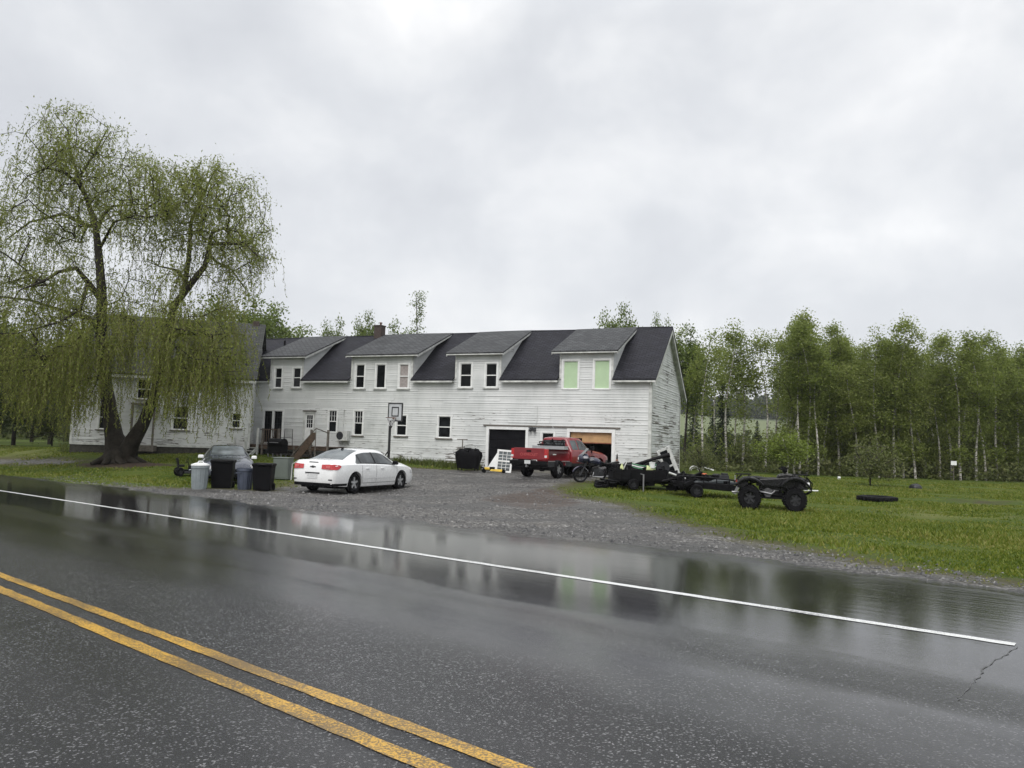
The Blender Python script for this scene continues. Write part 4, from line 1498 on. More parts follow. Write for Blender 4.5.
# right rear tyre meets the gravel at pixel (352, 494)
rr = gp(352, 493.5)
rw_off = Vector((WC_DIR.y, -WC_DIR.x, 0)) * .80 - WC_DIR * 1.37
wc = rr - rw_off
sedan('white_sedan', 'white four-door car parked on the gravel with its rear towards the road', 'car_white', (wc.x, wc.y, float(gz(wc.x, wc.y)) - .005), math.atan2(WC_DIR.y, WC_DIR.x))
p = on(227, 29.3)
ds = sedan('dark_sedan', 'dark blue-grey car facing the road behind the bins', 'car_navy', p, rad(-68))
ds.scale = (.96, .97, .92)

def text_mesh(name, txt, size, material, parent, M4, ext=.004):
    cu = bpy.data.curves.new(name, 'FONT')
    cu.body = txt
    cu.size = size
    cu.extrude = ext
    cu.align_x = 'CENTER'
    cu.align_y = 'CENTER'
    o = bpy.data.objects.new(name, cu)
    COL.objects.link(o)
    bpy.context.view_layer.update()
    me = bpy.data.meshes.new_from_object(o.evaluated_get(bpy.context.evaluated_depsgraph_get()))
    bpy.data.objects.remove(o)
    o = bpy.data.objects.new(name, me)
    COL.objects.link(o)
    me.materials.clear()
    me.materials.append(material)
    o.parent = parent
    o.matrix_local = M4
    return o

TRUCK = Shell([(-.80, .55, .92, 1.20, 1.72, .60), (-.76, .52, .955, 1.235, 1.80, .64), (-.5, .50, .965, 1.24, 1.845, .67), (0, .50, .97, 1.235, 1.85, .68), (.40, .50, .97, 1.23, 1.80, .68), (.75, .50, .97, 1.22, 1.56, .72), (1.10, .50, .965, 1.21, 1.29, .78), (1.5, .52, .96, 1.16, 1.25, .80), (2.2, .54, .95, 1.08, 1.19, .78), (2.55, .56, .92, 1.00, 1.12, .74), (2.68, .60, .86, .92, 1.02, .70), (2.72, .64, .80, .86, .94, .66)])
def pickup(loc, rz):
    root = T('pickup_truck', 'red pickup truck with dark lower sides parked at the open garage bay', 'pickup', loc, rz)
    mats = [M['truck_red'], M['dark_grey'], M['steel']]
    S = TRUCK
    cab = S.mesh(48, lambda x, y, z: 1 if z < .74 else 0).build('cab', mats, root, smooth=38)
    cut(cab, arch_cutter((1.78,), .47, 1.3, .6, .45))
    # bed: side walls, tailgate, floor
    b = MB()
    for sg in (1, -1):
        prof = [(.955 * sg, .56), (.985 * sg, .80), (.975 * sg, 1.10), (.955 * sg, 1.30), (.89 * sg, 1.32), (.85 * sg, 1.29), (.86 * sg, .60)]
        b.prism(prof, -2.78, -.835, 'YZ')
    b.bb(-2.78, -.835, -.87, .87, .70, .78)
    b.bb(-.90, -.836, -.87, .87, .70, 1.29)
    bed = b.build('bed', M['truck_red'], root, bevel=.012)
    bake(bed)
    cut(bed, arch_cutter((-1.75,), .47, 1.3, .6, .45))
    bed.data.materials.clear()
    for mm in mats:
        bed.data.materials.append(mm)
    for pl in bed.data.polygons:
        pl.material_index = 1 if pl.center.z < .735 and abs(pl.center.y) > .8 else 0
    d = MB()
    for sg in (1, -1):
        d.box((-1.05 - .3, sg * .984, .755), (.66, .012, .035))
        d.box((-2.50, sg * .984, .755), (.52, .012, .035))
        d.box((.35, sg * .975, .755), (1.5, .02, .035))
        d.box((-1.35, sg * .978, .66), (.01, .014, .16))
    d.build('side_moulding', M['steel'], root)
    d = MB()
    for sg in (1, -1):
        d.bb(-2.76, -2.26, sg * .958 - .012, sg * .958 + .012, .52, .73)
        d.bb(-1.27, -.83, sg * .962 - .012, sg * .962 + .012, .52, .73)
    d.build('rocker_panel', M['dark_grey'], root)
    t_ = MB()
    t_.bb(-2.83, -2.785, -.80, .80, .80, 1.30)
    tg = t_.build('tailgate', M['truck_red'], root, bevel=.014)
    t_ = MB()
    t_.bb(-2.838, -2.826, -.76, .76, .84, .87)
    t_.bb(-2.838, -2.826, -.76, .76, 1.22, 1.25)
    t_.build('tailgate_ridge', M['truck_red'], tg)
    t_ = MB()
    t_.bb(-2.842, -2.825, -.12, .12, 1.13, 1.20)
    t_.build('handle', M['black_plastic'], tg)
    text_mesh('lettering', 'CHEVROLET', .17, simple('faded_letter', (.42, .09, .085), .5), tg, Matrix.Translation((-2.831, 0, 1.01)) @ Matrix.Rotation(rad(-90), 4, 'Z') @ Matrix.Rotation(rad(90), 4, 'X'))
    for sg in (1, -1):
        l_ = MB()
        l_.bb(-2.825, -2.70, sg * .83 - .035 if sg > 0 else sg * .83 - .125, sg * .83 + .125 if sg > 0 else sg * .83 + .035, .84, 1.27)
        lm = l_.build('tail_lamp', M['red_lens'], root, bevel=.01)
        l_ = MB()
        l_.box((-2.828, sg * .885, .95), (.012, .12, .10))
        l_.build('reversing_lens', M['white_lens'], lm)
    l_ = MB()
    l_.box((-2.86, 0, .66), (.16, 1.90, .17))
    l_.box((-2.80, 0, .52), (.12, 1.3, .10))
    bp_ = l_.build('rear_bumper', M['black_metal'], root, bevel=.02)
    l_ = MB()
    l_.box((-2.95, -.02, .69), (.012, .31, .155))
    l_.build('licence_plate', M['plate'], bp_)
    l_ = MB()
    l_.tube([(-2.8, 0, .5), (-3.02, 0, .5)], .035, 8)
    l_.lathe([(.001, .06), (.03, .05), (.03, .01), (.02, 0)], (-3.0, 0, .53), n=10)
    l_.build('tow_hitch', M['steel'], bp_)
    # cab glass
    for sg in (1, -1):
        g = MB()
        strip_panel(g, lambda x, f: S.side(x, f, sg, .007), np.linspace(-.10, .92, 10), lambda x: .06, lambda x: .90, 6)
        strip_panel(g, lambda x, f: S.side(x, f, sg, .007), np.linspace(-.66, -.18, 6), lambda x: .06, lambda x: .88, 6)
        g.build('side_window', M['car_glass'], root, smooth=60)
        d = MB()
        for x in (1.08, -.14):
            d.grid([[S.low(x + dx, sg, z, .003) for dx in (-.007, .007)] for z in np.linspace(.56, 1.2, 8)])
        d.build('door_seam', M['black_plastic'], root)
        d = MB()
        d.box((.02, S.low(0, sg, 1.06)[1] + sg * .01, 1.06), (.16, .03, .05))
        d.build('door_handle', M['black_plastic'], root)
        d = MB()
        q = S.side(.80, .05, sg)
        d.box((q[0], q[1] + sg * .16, q[2] + .12), (.10, .22, .20), None, 0, .92)
        d.build('wing_mirror', M['black_plastic'], root, bevel=.02)
    g = MB()
    g.bb(-.822, -.802, -.58, .58, 1.30, 1.66)
    g.build('rear_window', M['car_glass'], root)
    g = MB()
    for y in (-.2, .2):
        g.bb(-.83, -.812, y - .012, y + .012, 1.29, 1.67)
    for z in (1.285, 1.675):
        g.bb(-.83, -.812, -.60, .60, z - .015, z + .015)
    g.build('window_trim', M['black_plastic'], root)
    g = MB()
    g.grid([[S.top(x, f, .008, (.5, 0, .85)) for f in np.linspace(-.9, .9, 9)] for x in np.linspace(.46, 1.06, 7)])
    g.build('windscreen', M['screen_glass'], root, smooth=60)
    for x in (-1.75, 1.78):
        for sg in (1, -1):
            wheel(root, x, sg * .80, .40, .27, sg, 'steel', 6, .56)
    b = MB()
    b.bb(-2.7, 2.5, -.45, -.35, .48, .60)
    b.bb(-2.7, 2.5, .35, .45, .48, .60)
    b.bb(-1.85, -1.65, -.7, .7, .32, .46)
    b.lathe([(.001, -.16), (.15, -.08), (.15, .08), (.001, .16)], (-1.75, 0, .42), 'Y', 14)
    b.bb(1.4, 2.2, -.6, .6, .5, .9)
    b.tube([(-2.72, -.6, .46), (-1.9, -.62, .46)], .035, 8)
    b.build('chassis', M['black_metal'], root)
    for sg in (1, -1):
        h = MB()
        h.box((2.70, sg * .66, .88), (.06, .28, .16))
        h.build('headlight', M['white_lens'], root)
    h = MB()
    h.box((2.74, 0, .62), (.14, 1.7, .16))
    h.build('front_bumper', M['black_metal'], root, bevel=.02)
    d = MB()
    d.box((-2.3, -.99, 1.05), (.26, .008, .05))
    d.build('side_decal', M['old_white'], root)
    return root
TH = rad(54)
tdir = Vector((math.cos(TH), math.sin(TH), 0))
rr = gp(557, 478.5)
toff = Vector((tdir.y, -tdir.x, 0)) * .80 - tdir * 1.75
tp = rr - toff
tz = float(gz(tp.x, tp.y))
pickup((tp.x, tp.y, tz), TH)
# toolbox and rack load in the bed
tb = T('truck_toolbox', 'silver checker-plate toolbox lying across the bed of the red pickup', 'toolbox', Vector((tp.x, tp.y, tz + 1.29)) + tdir * -1.14, TH)
b = MB()
b.box((0, 0, .03), (.40, 1.70, .12))
b.build('box', M['alu'], tb, bevel=.015)
b = MB()
b.box((0, 0, .105), (.42, 1.74, .03))
b.build('lid', M['alu'], tb, bevel=.01)
gr = T('roll_of_wire', 'tangle of dark tools and bars standing behind the cab of the red pickup', 'tools', Vector((tp.x, tp.y, tz + 1.41)) + tdir * -1.10, TH)
b = MB()
rg = random.Random(5)
for k in range(16):
    y = -.72 + k * .09 + rg.uniform(-.03, .03)
    b.tube([(rg.uniform(-.1, .1), y, 0), (rg.uniform(-.1, .1), y + rg.uniform(-.15, .15), rg.uniform(.10, .36))], rg.uniform(.012, .028), 6)
b.tube([(0, -.75, .04), (0, .72, .05)], .03, 8)
b.tube([(.06, -.75, .17), (.02, .6, .19)], .022, 8)
b.build('bars', M['black_metal'], gr)

# ------------------------------------------------------------------ quad bike
def quad(loc, rz):
    root = T('quad_bike', 'black quad bike with knobbly tyres parked on the lawn', 'quad bike', loc, rz)
    # wheels
    for x, r, wd in ((-.62, .315, .28), (.64, .305, .22)):
        for sg in (1, -1):
            o = wheel(root, x, sg * .46, r, wd, sg, 'dark_grey', 6, .54)
            k = MB()
            n = 22
            for i in range(n):
                a = 2 * math.pi * i / n
                for s_ in (-1, 1):
                    k.box((x + math.cos(a) * r * .995, sg * .46 + s_ * wd * .22, r + math.sin(a) * r * .995), (.035, wd * .42, .045), Matrix.Rotation(-a, 3, 'Y') @ Matrix.Rotation(rad(18 * s_), 3, 'X'))
            k.build('tread', M['black_rubber'], o)
    b = MB()                                    # frame and bottom plate
    for sg in (1, -1):
        b.tube([(-.85, sg * .16, .58), (-.45, sg * .17, .42), (.45, sg * .17, .38), (.80, sg * .15, .56), (.78, sg * .14, .72), (.2, sg * .1, .76), (-.5, sg * .14, .70), (-.85, sg * .16, .58)], .022, 8)
        b.bb(-.40, .36, sg * .20 - .02, sg * .36 + .02 if sg > 0 else sg * .36 - .02, .30, .335) if False else b.box((0.0, sg * .30, .32), (.72, .22, .035))
        for x in (.64, -.62):
            b.tube([(x, sg * .40, .31), (x - .05, sg * .15, .42)], .022, 6)
            b.tube([(x - .02, sg * .34, .36), (x - .08, sg * .14, .72)], .03, 8)
    b.bb(-.5, .5, -.16, .16, .30, .36)
    b.box((0, 0, .44), (.62, .36, .12))
    b.tube([(-.62, -.44, .315), (-.62, .44, .315)], .035, 8)
    b.build('frame', M['black_metal'], root)
    b = MB()                                    # engine
    b.box((-.02, 0, .49), (.46, .30, .24))
    b.lathe([(.001, -.20), (.12, -.20), (.13, -.15), (.13, .15), (.12, .20), (.001, .20)], (-.10, 0, .45), 'Y', 18)
    for k in range(6):
        b.box((.12, 0, .56 + k * .028), (.20, .22, .010))
    e = b.build('engine', M['engine_grey'], root, bevel=.01)
    b = MB()
    b.tube([(.1, -.15, .5), (0, -.22, .42), (-.35, -.22, .48), (-.75, -.20, .56)], [.025, .025, .03, .06], 10)
    b.build('exhaust', M['steel'], e)
    def fender(x0, x1, zc, zt, w0, w1, nm, fl):
        f = MB()
        rows = []
        for k in range(15):
            q = k / 14
            x = x0 + (x1 - x0) * q
            z = zc + (zt - zc) * (math.sin(math.pi * (0.06 + .88 * q)) ** .55)
            row = []
            for y in (-w1, -w1 * .97, -w0, 0, w0, w1 * .97, w1):
                zz = z - (.07 if abs(y) == w1 else 0) - (0.02 if abs(y) > w0 else 0)
                row.append((x, y, zz))
            rows.append(row)
        f.grid(rows)
        o = f.build(nm, M['quad_plastic'], root, smooth=50)
        sm = o.modifiers.new('solid', 'SOLIDIFY')
        sm.thickness = .012
        return o
    fender(-1.02, -.22, .54, .86, .22, .60, 'rear_fender', 1)
    fender(.22, 1.06, .50, .90, .20, .58, 'front_fender', 1)
    b = MB()                                    # side plastics and boxes
    for sg in (1, -1):
        b.prism([(-.44, .62), (-.34, .80), (.20, .84), (.54, .88), (.68, .62), (.52, .50), (.34, .60), (-.1, .62)], sg * .17, sg * .25, 'XZ')
    b.box((.05, 0, .62), (.8, .30, .22))
    b.box((.86, 0, .68), (.30, .46, .24), None, 0, .9)
    b.box((-.80, 0, .66), (.34, .44, .22), None, 0, .9)
    b.build('side_panel', M['quad_plastic'], root, bevel=.02)
    b = MB()                                    # seat and tank
    prof = [(-.72, .76), (-.62, .86), (-.42, .875), (-.12, .84), (.12, .86), (.17, .80), (.10, .70), (-.6, .70)]
    b.prism(prof, -.16, .16, 'XZ')
    s_ = b.build('seat', M['seat_black'], root, bevel=.04)
    b = MB()
    b.prism([(.12, .78), (.18, .93), (.40, .98), (.70, .94), (1.02, .82), (1.08, .60), (.6, .58), (.2, .66)], -.20, .20, 'XZ')
    b.build('tank_cover', M['quad_plastic'], root, bevel=.04)
    b = MB()                                    # steering
    b.tube([(.55, 0, .70), (.36, 0, 1.02)], .03, 8)
    b.tube([(.25, -.40, 1.08), (.30, -.20, 1.10), (.36, -.07, 1.02), (.36, .07, 1.02), (.30, .20, 1.10), (.25, .40, 1.08)], .016, 8)
    h = b.build('handlebar', M['black_metal'], root)
    b = MB()
    for sg in (1, -1):
        b.tube([(.255, sg * .28, 1.085), (.25, sg * .42, 1.08)], .024, 8)
        b.box((.34, sg * .26, 1.10), (.10, .09, .10))
    b.box((.38, 0, 1.06), (.13, .20, .12))
    b.build('grip', M['black_rubber'], h)
    for nm, x0, x1, z in (('front_rack', .58, 1.02, .945), ('rear_rack', -1.02, -.58, .905)):
        b = MB()
        for y in np.linspace(-.40, .40, 7):
            b.tube([(x0, y, z), (x1, y, z + .01)], .010, 6)
        for x in (x0, (x0 + x1) / 2, x1):
            b.tube([(x, -.42, z), (x, .42, z)], .013, 6)
        for y in (-.3, .3):
            b.tube([(x0 + .05, y, z), (x0 + .1, y * .6, .70)], .012, 6)
            b.tube([(x1 - .05, y, z), (x1 - .1, y * .6, .66)], .012, 6)
        b.build(nm, M['black_metal'], root)
    b = MB()                                    # front guard
    for sg in (1, -1):
        b.tube([(.92, sg * .14, .42), (1.10, sg * .20, .52), (1.12, sg * .22, .74), (.98, sg * .22, .88)], .017, 8)
    b.tube([(1.11, -.22, .60), (1.11, .22, .60)], .015, 8)
    b.tube([(1.12, -.22, .74), (1.12, .22, .74)], .015, 8)
    b.build('front_guard', M['black_metal'], root)
    for sg in (1, -1):
        b = MB()
        b.lathe([(.001, .05), (.06, .04), (.065, 0), (.05, -.06)], (1.0, sg * .27, .70), 'X', 14)
        b.build('headlight', M['white_lens'], root)
        b = MB()
        b.box((-.99, sg * .26, .72), (.03, .10, .05))
        b.build('tail_lamp', M['red_lens'], root)
    b = MB()
    b.tube([(-.9, 0, .42), (-1.12, 0, .42)], .025, 8)
    b.box((-1.03, 0, .80), (.03, .5, .12))
    b.build('tow_bar', M['steel'], root)
    return root
p = gp(771, 509.5)
quad(p, rad(-16)).scale = (1.05, 1.05, 1.17)

# ------------------------------------------------------------------ motorbike
def motorbike(loc, rz):
    root = T('motorcycle', 'dark blue touring motorcycle with a small fairing parked beside the red truck', 'motorcycle', loc, rz)
    for x in (-.74, .76):
        b = MB()
        R_, wd = .32, .13
        prof = [(R_ * .78, -.055), (R_ * .93, -.065), (R_, -.02), (R_, .02), (R_ * .93, .065), (R_ * .78, .055), (R_ * .78, -.055)]
        b.lathe(prof, (x, 0, R_), 'Y', 30)
        o = b.build('wheel', M['black_rubber'], root, smooth=40)
        q = MB()
        q.lathe([(R_ * .79, -.05), (R_ * .72, -.04), (R_ * .72, .04), (R_ * .79, .05)], (x, 0, R_), 'Y', 28)
        for k in range(10):
            a = 2 * math.pi * k / 10
            q.tube([(x, .02 * (-1) ** k, R_), (x + math.cos(a) * R_ * .75, 0, R_ + math.sin(a) * R_ * .75)], .010, 5)
        q.lathe([(.001, -.07), (.06, -.06), (.06, .06), (.001, .07)], (x, 0, R_), 'Y', 14)
        q.build('rim', M['dark_grey'], o)
    b = MB()
    for sg in (1, -1):
        b.tube([(.76, sg * .09, .32), (.52, sg * .09, .88), (.46, sg * .09, 1.0)], .026, 8)
    f = b.build('fork', M['dark_grey'], root)
    b = MB()
    b.tube([(.48, 0, .92), (.1, 0, .80), (-.3, 0, .72), (-.62, 0, .62)], .035, 8)
    b.tube([(.46, .1, .85), (.32, .14, .35), (-.2, .15, .28), (-.35, .12, .6)], .022, 8)
    b.tube([(.46, -.1, .85), (.32, -.14, .35), (-.2, -.15, .28), (-.35, -.12, .6)], .022, 8)
    for sg in (1, -1):
        b.tube([(-.3, sg * .11, .38), (-.74, sg * .11, .32)], .025, 8)
    b.build('frame', M['black_metal'], root)
    b = MB()
    b.box((.02, 0, .42), (.42, .34, .30))
    for k in range(7):
        b.box((.10, 0, .50 + k * .026), (.26, .30, .010), Matrix.Rotation(rad(12), 3, 'Y'))
    b.lathe([(.001, -.22), (.11, -.21), (.11, .21), (.001, .22)], (-.08, 0, .40), 'Y', 16)
    e = b.build('engine', M['dark_grey'], root, bevel=.012)
    b = MB()
    for sg in (1, -1):
        b.tube([(.2, sg * .14, .48), (.28, sg * .18, .26), (-.1, sg * .2, .24), (-.9, sg * .22, .34)], [.025, .025, .045, .05], 10)
    b.build('exhaust', M['steel'], e)
    b = MB()
    rows = []
    for x, z, w_, h in ((.44, .96, .06, .10), (.30, .98, .15, .14), (.08, .95, .17, .15), (-.08, .90, .12, .11), (-.14, .87, .06, .07)):
        rows.append([(x, w_ * math.cos(a), z - .06 + h * math.sin(a)) for a in np.linspace(0, 2 * math.pi, 15)])
    b.grid(rows)
    b.build('fuel_tank', M['bike_blue'], root, smooth=60)
    b = MB()
    b.prism([(-.10, .84), (-.05, .92), (-.38, .80), (-.58, .86), (-.86, .93), (-.92, .86), (-.5, .74), (-.2, .76)], -.15, .15, 'XZ')
    b.build('seat', M['seat_black'], root, bevel=.035)
    b = MB()                                      # fairing with screen
    rows = []
    for x, z, w_, h in ((.86, .98, .05, .10), (.80, .99, .20, .17), (.66, 1.0, .29, .20), (.50, 1.0, .31, .20)):
        rows.append([(x, w_ * math.cos(a), z + h * math.sin(a)) for a in np.linspace(0, 2 * math.pi, 17)])
    b.grid(rows)
    fa = b.build('fairing', M['bike_blue'], root, smooth=60)
    b = MB()
    b.grid([[(.74 - .28 * k, y * (.25 - .05 * k), 1.12 + .30 * k) for y in np.linspace(-1, 1, 7)] for k in np.linspace(0, 1, 5)])
    b.build('windscreen', M['screen_glass'], fa)
    b = MB()
    b.lathe([(.001, .04), (.07, .02), (.085, -.03)], (.84, 0, .98), 'X', 16)
    b.build('headlight', M['white_lens'], fa)
    b = MB()
    b.tube([(.30, -.38, 1.08), (.36, -.28, 1.10), (.46, -.08, 1.02), (.46, .08, 1.02), (.36, .28, 1.10), (.30, .38, 1.08)], .014, 8)
    for sg in (1, -1):
        b.tube([(.30, sg * .27, 1.10), (.28, sg * .40, 1.08)], .02, 8)
        b.tube([(.40, sg * .30, 1.10), (.40, sg * .36, 1.24)], .008, 6)
        b.box((.40, sg * .37, 1.28), (.03, .13, .09))
    b.build('handlebar', M['black_metal'], root)
    b = MB()
    for x, a0, a1 in ((.76, 20, 160), (-.74, 30, 170)):
        rows = []
        for a in np.linspace(rad(a0), rad(a1), 12):
            rows.append([(x + math.cos(a) * r_, y, .32 + math.sin(a) * r_) for y, r_ in ((-.085, .335), (-.05, .36), (.05, .36), (.085, .335))])
        b.grid(rows)
    b.build('mudguard', M['bike_blue'], root, smooth=60)
    for sg in (1, -1):
        b = MB()
        b.box((-.72, sg * .33, .66), (.52, .22, .34), None, 0, .9)
        b.build('pannier', M['black_plastic'], root, bevel=.05)
    b = MB()
    b.tube([(0, -.12, .3), (-.06, -.42, .02)], .012, 6)
    b.build('kickstand', M['steel'], root)
    return root
p = gp(598, 483)
motorbike(p + Vector((0.0, .15, 0)), rad(190))

# ------------------------------------------------------------------ trailers with junk
def rotz(a):
    return Matrix.Rotation(a, 3, 'Z')
p1 = gp(644, 489)
tr = T('utility_trailer', 'black box-sided utility trailer loaded with junk behind the motorcycle', 'trailer', p1, rad(4))
b = MB()
L2, W2 = 1.08, .72
for y in (-W2, W2):
    b.bb(-L2, L2, y - .02, y + .02, .38, .76)
    for x in np.linspace(-L2, L2, 6):
        b.bb(x - .025, x + .025, y - .045, y + .045, .36, .79)
for x in (-L2, L2):
    b.bb(x - .02, x + .02, -W2, W2, .38, .75)
b.bb(-L2, L2, -W2, W2, .32, .38)
b.build('bed', M['black_metal'], tr)
b = MB()
for y in (-.5, .5):
    b.bb(-L2, L2, y - .04, y + .04, .24, .32)
b.tube([(-L2, -.5, .28), (-1.6, 0, .32), (-1.75, 0, .35)], .04, 8)
b.tube([(-L2, .5, .28), (-1.6, 0, .32)], .04, 8)
b.tube([(-.6, -.85, .22), (-.6, .85, .22)], .035, 8)
b.build('chassis', M['black_metal'], tr)
for sg in (1, -1):
    wheel(tr, -.62, sg * .86, .21, .14, sg, 'dark_grey', 6, .5)
b = MB()
b.tube([(-.25, -.90, -.14), (-.25, -.90, .60)], .030, 8)
b.box((-.25, -.90, -.13), (.14, .14, .02))
b.tube([(-.25, -.90, .58), (-.38, -.96, .62)], .015, 6)
b.build('jack', M['steel'], tr)
for sg in (-1, 1):
    b = MB()
    b.box((L2 + .025, sg * .6, .56), (.02, .14, .07))
    b.build('tail_lamp', M['red_lens'], tr)
P1 = tr.location
def junk(name, label, cat, off, rz, material, fn, bevel=0, smooth=None):
    o_ = fn(MB())
    q = o_.build(name, material, None, smooth=smooth, bevel=bevel)
    q.location = P1 + Vector(off)
    q.rotation_euler = (0, 0, rz)
    tag(q, label, cat)
    return q
def pile(b, seed, n, lx, ly, lz):
    rg = random.Random(seed)
    for k in range(n):
        x, y = rg.uniform(-lx, lx), rg.uniform(-ly, ly)
        hz = lz * rg.uniform(.25, 1)
        if rg.random() < .55:
            a = rg.uniform(0, 6.28)
            l_ = rg.uniform(.15, .5)
            b.tube([(x - math.cos(a) * l_, y - math.sin(a) * l_ * .5, hz * rg.uniform(.2, .8)), (x, y, hz * rg.uniform(.6, 1.05)), (x + math.cos(a) * l_, y + math.sin(a) * l_ * .5, hz * rg.uniform(.2, 1.1))], rg.uniform(.015, .05), 7)
        else:
            b.box((x, y, hz * .45), (rg.uniform(.12, .4), rg.uniform(.1, .35), hz * .9), Matrix.Rotation(rg.uniform(0, 3), 3, 'Z') @ Matrix.Rotation(rg.uniform(-.4, .4), 3, 'X'))
    return b
junk('scrap_heap', 'heap of dark scrap parts lying in the box-sided trailer', 'scrap', (-.1, 0, .38), 0, M['black_plastic'], lambda b: pile(b, 4, 60, .8, .5, .62), .006)
P1 = Vector(p1)
junk('cable_drum', 'small dark drum tipped on its side near the right end of the box trailer load', 'drum', (.7, .1, .62), .3, M['dark_grey'], lambda b: b.lathe([(.001, -.2), (.24, -.2), (.24, -.16), (.12, -.15), (.12, .15), (.24, .16), (.24, .2), (.001, .2)], (0, 0, .24), 'Y', 20), 0, 40)
junk('bent_bars', 'spray of thin black bars standing out of the box trailer load', 'bars', (-.1, .1, .6), 0, M['black_metal'], lambda b: pile(b, 31, 22, .8, .45, .55))
junk('grey_box', 'grey plastic box half buried in the box trailer load', 'box', (-.6, -.2, .62), .4, M['dark_grey'], lambda b: b.box((0, 0, .14), (.5, .35, .28), None, 0, .92).box((0, 0, .30), (.54, .39, .04)), .01)
junk('white_jar', 'small white tub among the scrap on the box trailer', 'tub', (.2, -.55, .84), 0, M['white_paint'], lambda b: b.lathe([(.001, 0), (.10, 0), (.11, .18), (.12, .19), (.12, .22), (.001, .22)], n=14), 0, 40)
for off, lab, sd, mt, nn, ex in (((-1.45, .15, 0), 'low dark scrap heap on the grass between the motorcycle and the box trailer', 41, 'black_metal', 16, (.38, .3, .36)), ((1.35, -.1, 0), 'dark metal scraps heaped in the gap between the two trailers', 42, 'black_plastic', 30, (.40, .30, .55)), ((-.3, 1.3, 0), 'dark machine parts piled on the ground behind the box trailer', 43, 'black_metal', 26, (1.0, .3, .8))):
    junk('scrap_heap', lab, 'scrap', off, 0, M[mt], lambda b, sd=sd, nn=nn, ex=ex: pile(b, sd, nn, *ex), .004)
junk('stove_pipe', 'long black pipe with a thick end sticking up out of the trailer', 'pipe', (-.25, -.2, .30), 0, M['black_metal'], lambda b: b.tube([(-.75, 0, .50), (-.2, 0, .62), (.55, -.02, .88), (1.05, -.04, 1.03), (1.18, -.05, 1.06)], [.05, .055, .06, .085, .10], 12), 0, 40)
def kayak(b):
    for k, (z, m_) in enumerate(((.5, 0), (.56, 1), (.62, 0))):
        b.tube([(-.45, -.1, z + .06), (-.2, -.25, z), (.1, -.3, z - .03), (.4, -.25, z + .02), (.48, -.1, z + .05)], .024, 8, m_)
    return b
q = junk('garden_hose', 'coiled green and white hose lying on top of the loaded trailer', 'hose', (-.1, -.3, .30), 0, M['green_plastic'], kayak, 0, 50)
q.data.materials.append(M['white_paint'])
junk('foam_block', 'pale yellow lump sitting on the edge of the loaded trailer', 'foam', (.12, -.5, .74), .3, M['pale_yellow'], lambda b: b.box((0, 0, .09), (.46, .26, .20), None, 0, .75), .06)
junk('yellow_jug', 'upright yellow-green bottle at the left end of the loaded trailer', 'jug', (-.95, -.45, .70), .2, M['pale_yellow'], lambda b: b.lathe([(.001, 0), (.065, 0), (.065, .16), (.03, .22), (.03, .27), (.001, .27)], n=14), 0, 40)
junk('wooden_stick', 'pale stick poking out of the left end of the loaded trailer', 'stick', (-.9, -.4, .7), 0, M['old_white'], lambda b: b.tube([(0, 0, 0), (.16, 0, .38)], .022, 6))
cb = gp(612, 484)
cn = T('garden_cone', 'small brown dark-tipped cone standing by the jamb of the open garage bay', 'cover', on(617, 35.6), 0)
cn.scale = (.75, .75, .66)
b = MB()
b.lathe([(.001, .25), (.17, .25), (.19, .4), (.13, .95), (.07, 1.35), (.001, 1.42)], n=14)
b.build('cover', M['brown_cone'], cn, smooth=50)
b = MB()
b.lathe([(.06, 1.34), (.05, 1.55), (.015, 1.75), (.001, 1.78)], n=12)
b.build('tip', M['black_plastic'], cn, smooth=50)
b = MB()
b.tube([(0, 0, 0), (0, 0, .3)], .03, 8)
b.lathe([(.22, 0), (.2, .06), (.03, .08)], n=16)
b.build('foot', M['black_plastic'], cn)
b = MB()
b.prism([(-.62, .30), (-.5, .62), (-.1, .70), (.55, .66), (.62, .45), (.5, .28)], -.28, .28, 'XZ')
q = b.build('tarpaulin', simple('tarp_dark', (.022, .02, .024), .5, bump=.5, bscale=6), None, bevel=.08)
q.location = gp(611, 483) + Vector((0, .9, 0))
q.scale = (.85, .9, .95)
tag(q, 'dark tarpaulin-covered hump between the motorcycle and the trailer', 'tarpaulin')

p2 = gp(701, 496.5)
t2 = T('flatbed_trailer', 'low black trailer with a tipped bed standing between the box trailer and the quad bike', 'trailer', p2, rad(-6))
b = MB()
L3, W3 = 1.10, .62
rot = Matrix.Rotation(rad(4), 3, 'Y')
b.prism([(-L3, .38), (L3, .24), (L3 + .05, .44), (L3 - .1, .50), (-L3 - .02, .56)], -W3, W3, 'XZ')
for x in np.linspace(-.9, .9, 5):
    b.bb(x - .02, x + .02, -W3 - .03, -W3 + .01, .34, .70)
b.build('bed', M['black_metal'], t2, bevel=.02)
b = MB()
b.tube([(-L3, -W3, .68), (-L3 + .3, -W3 - .02, .74), (.1, -W3, .72), (L3, -W3, .65)], .03, 8)
b.tube([(-L3, W3, .68), (L3, W3, .65)], .03, 8)
b.tube([(L3, -.4, .6), (L3 + .28, -.3, .86)], .03, 8)
b.build('rail', M['black_metal'], t2)
for sg in (1, -1):
    wheel(t2, -.25, sg * .70, .23, .15, sg, 'dark_grey', 5, .55)
b = MB()
b.tube([(L3, .1, .28), (L3 + .42, .1, .12)], .04, 8)
b.box((L3 + .05, -.5, .34), (.10, .30, .36), Matrix.Rotation(rad(25), 3, 'Y'))
b.build('tow_bar', M['steel'], t2)
P1 = t2.location
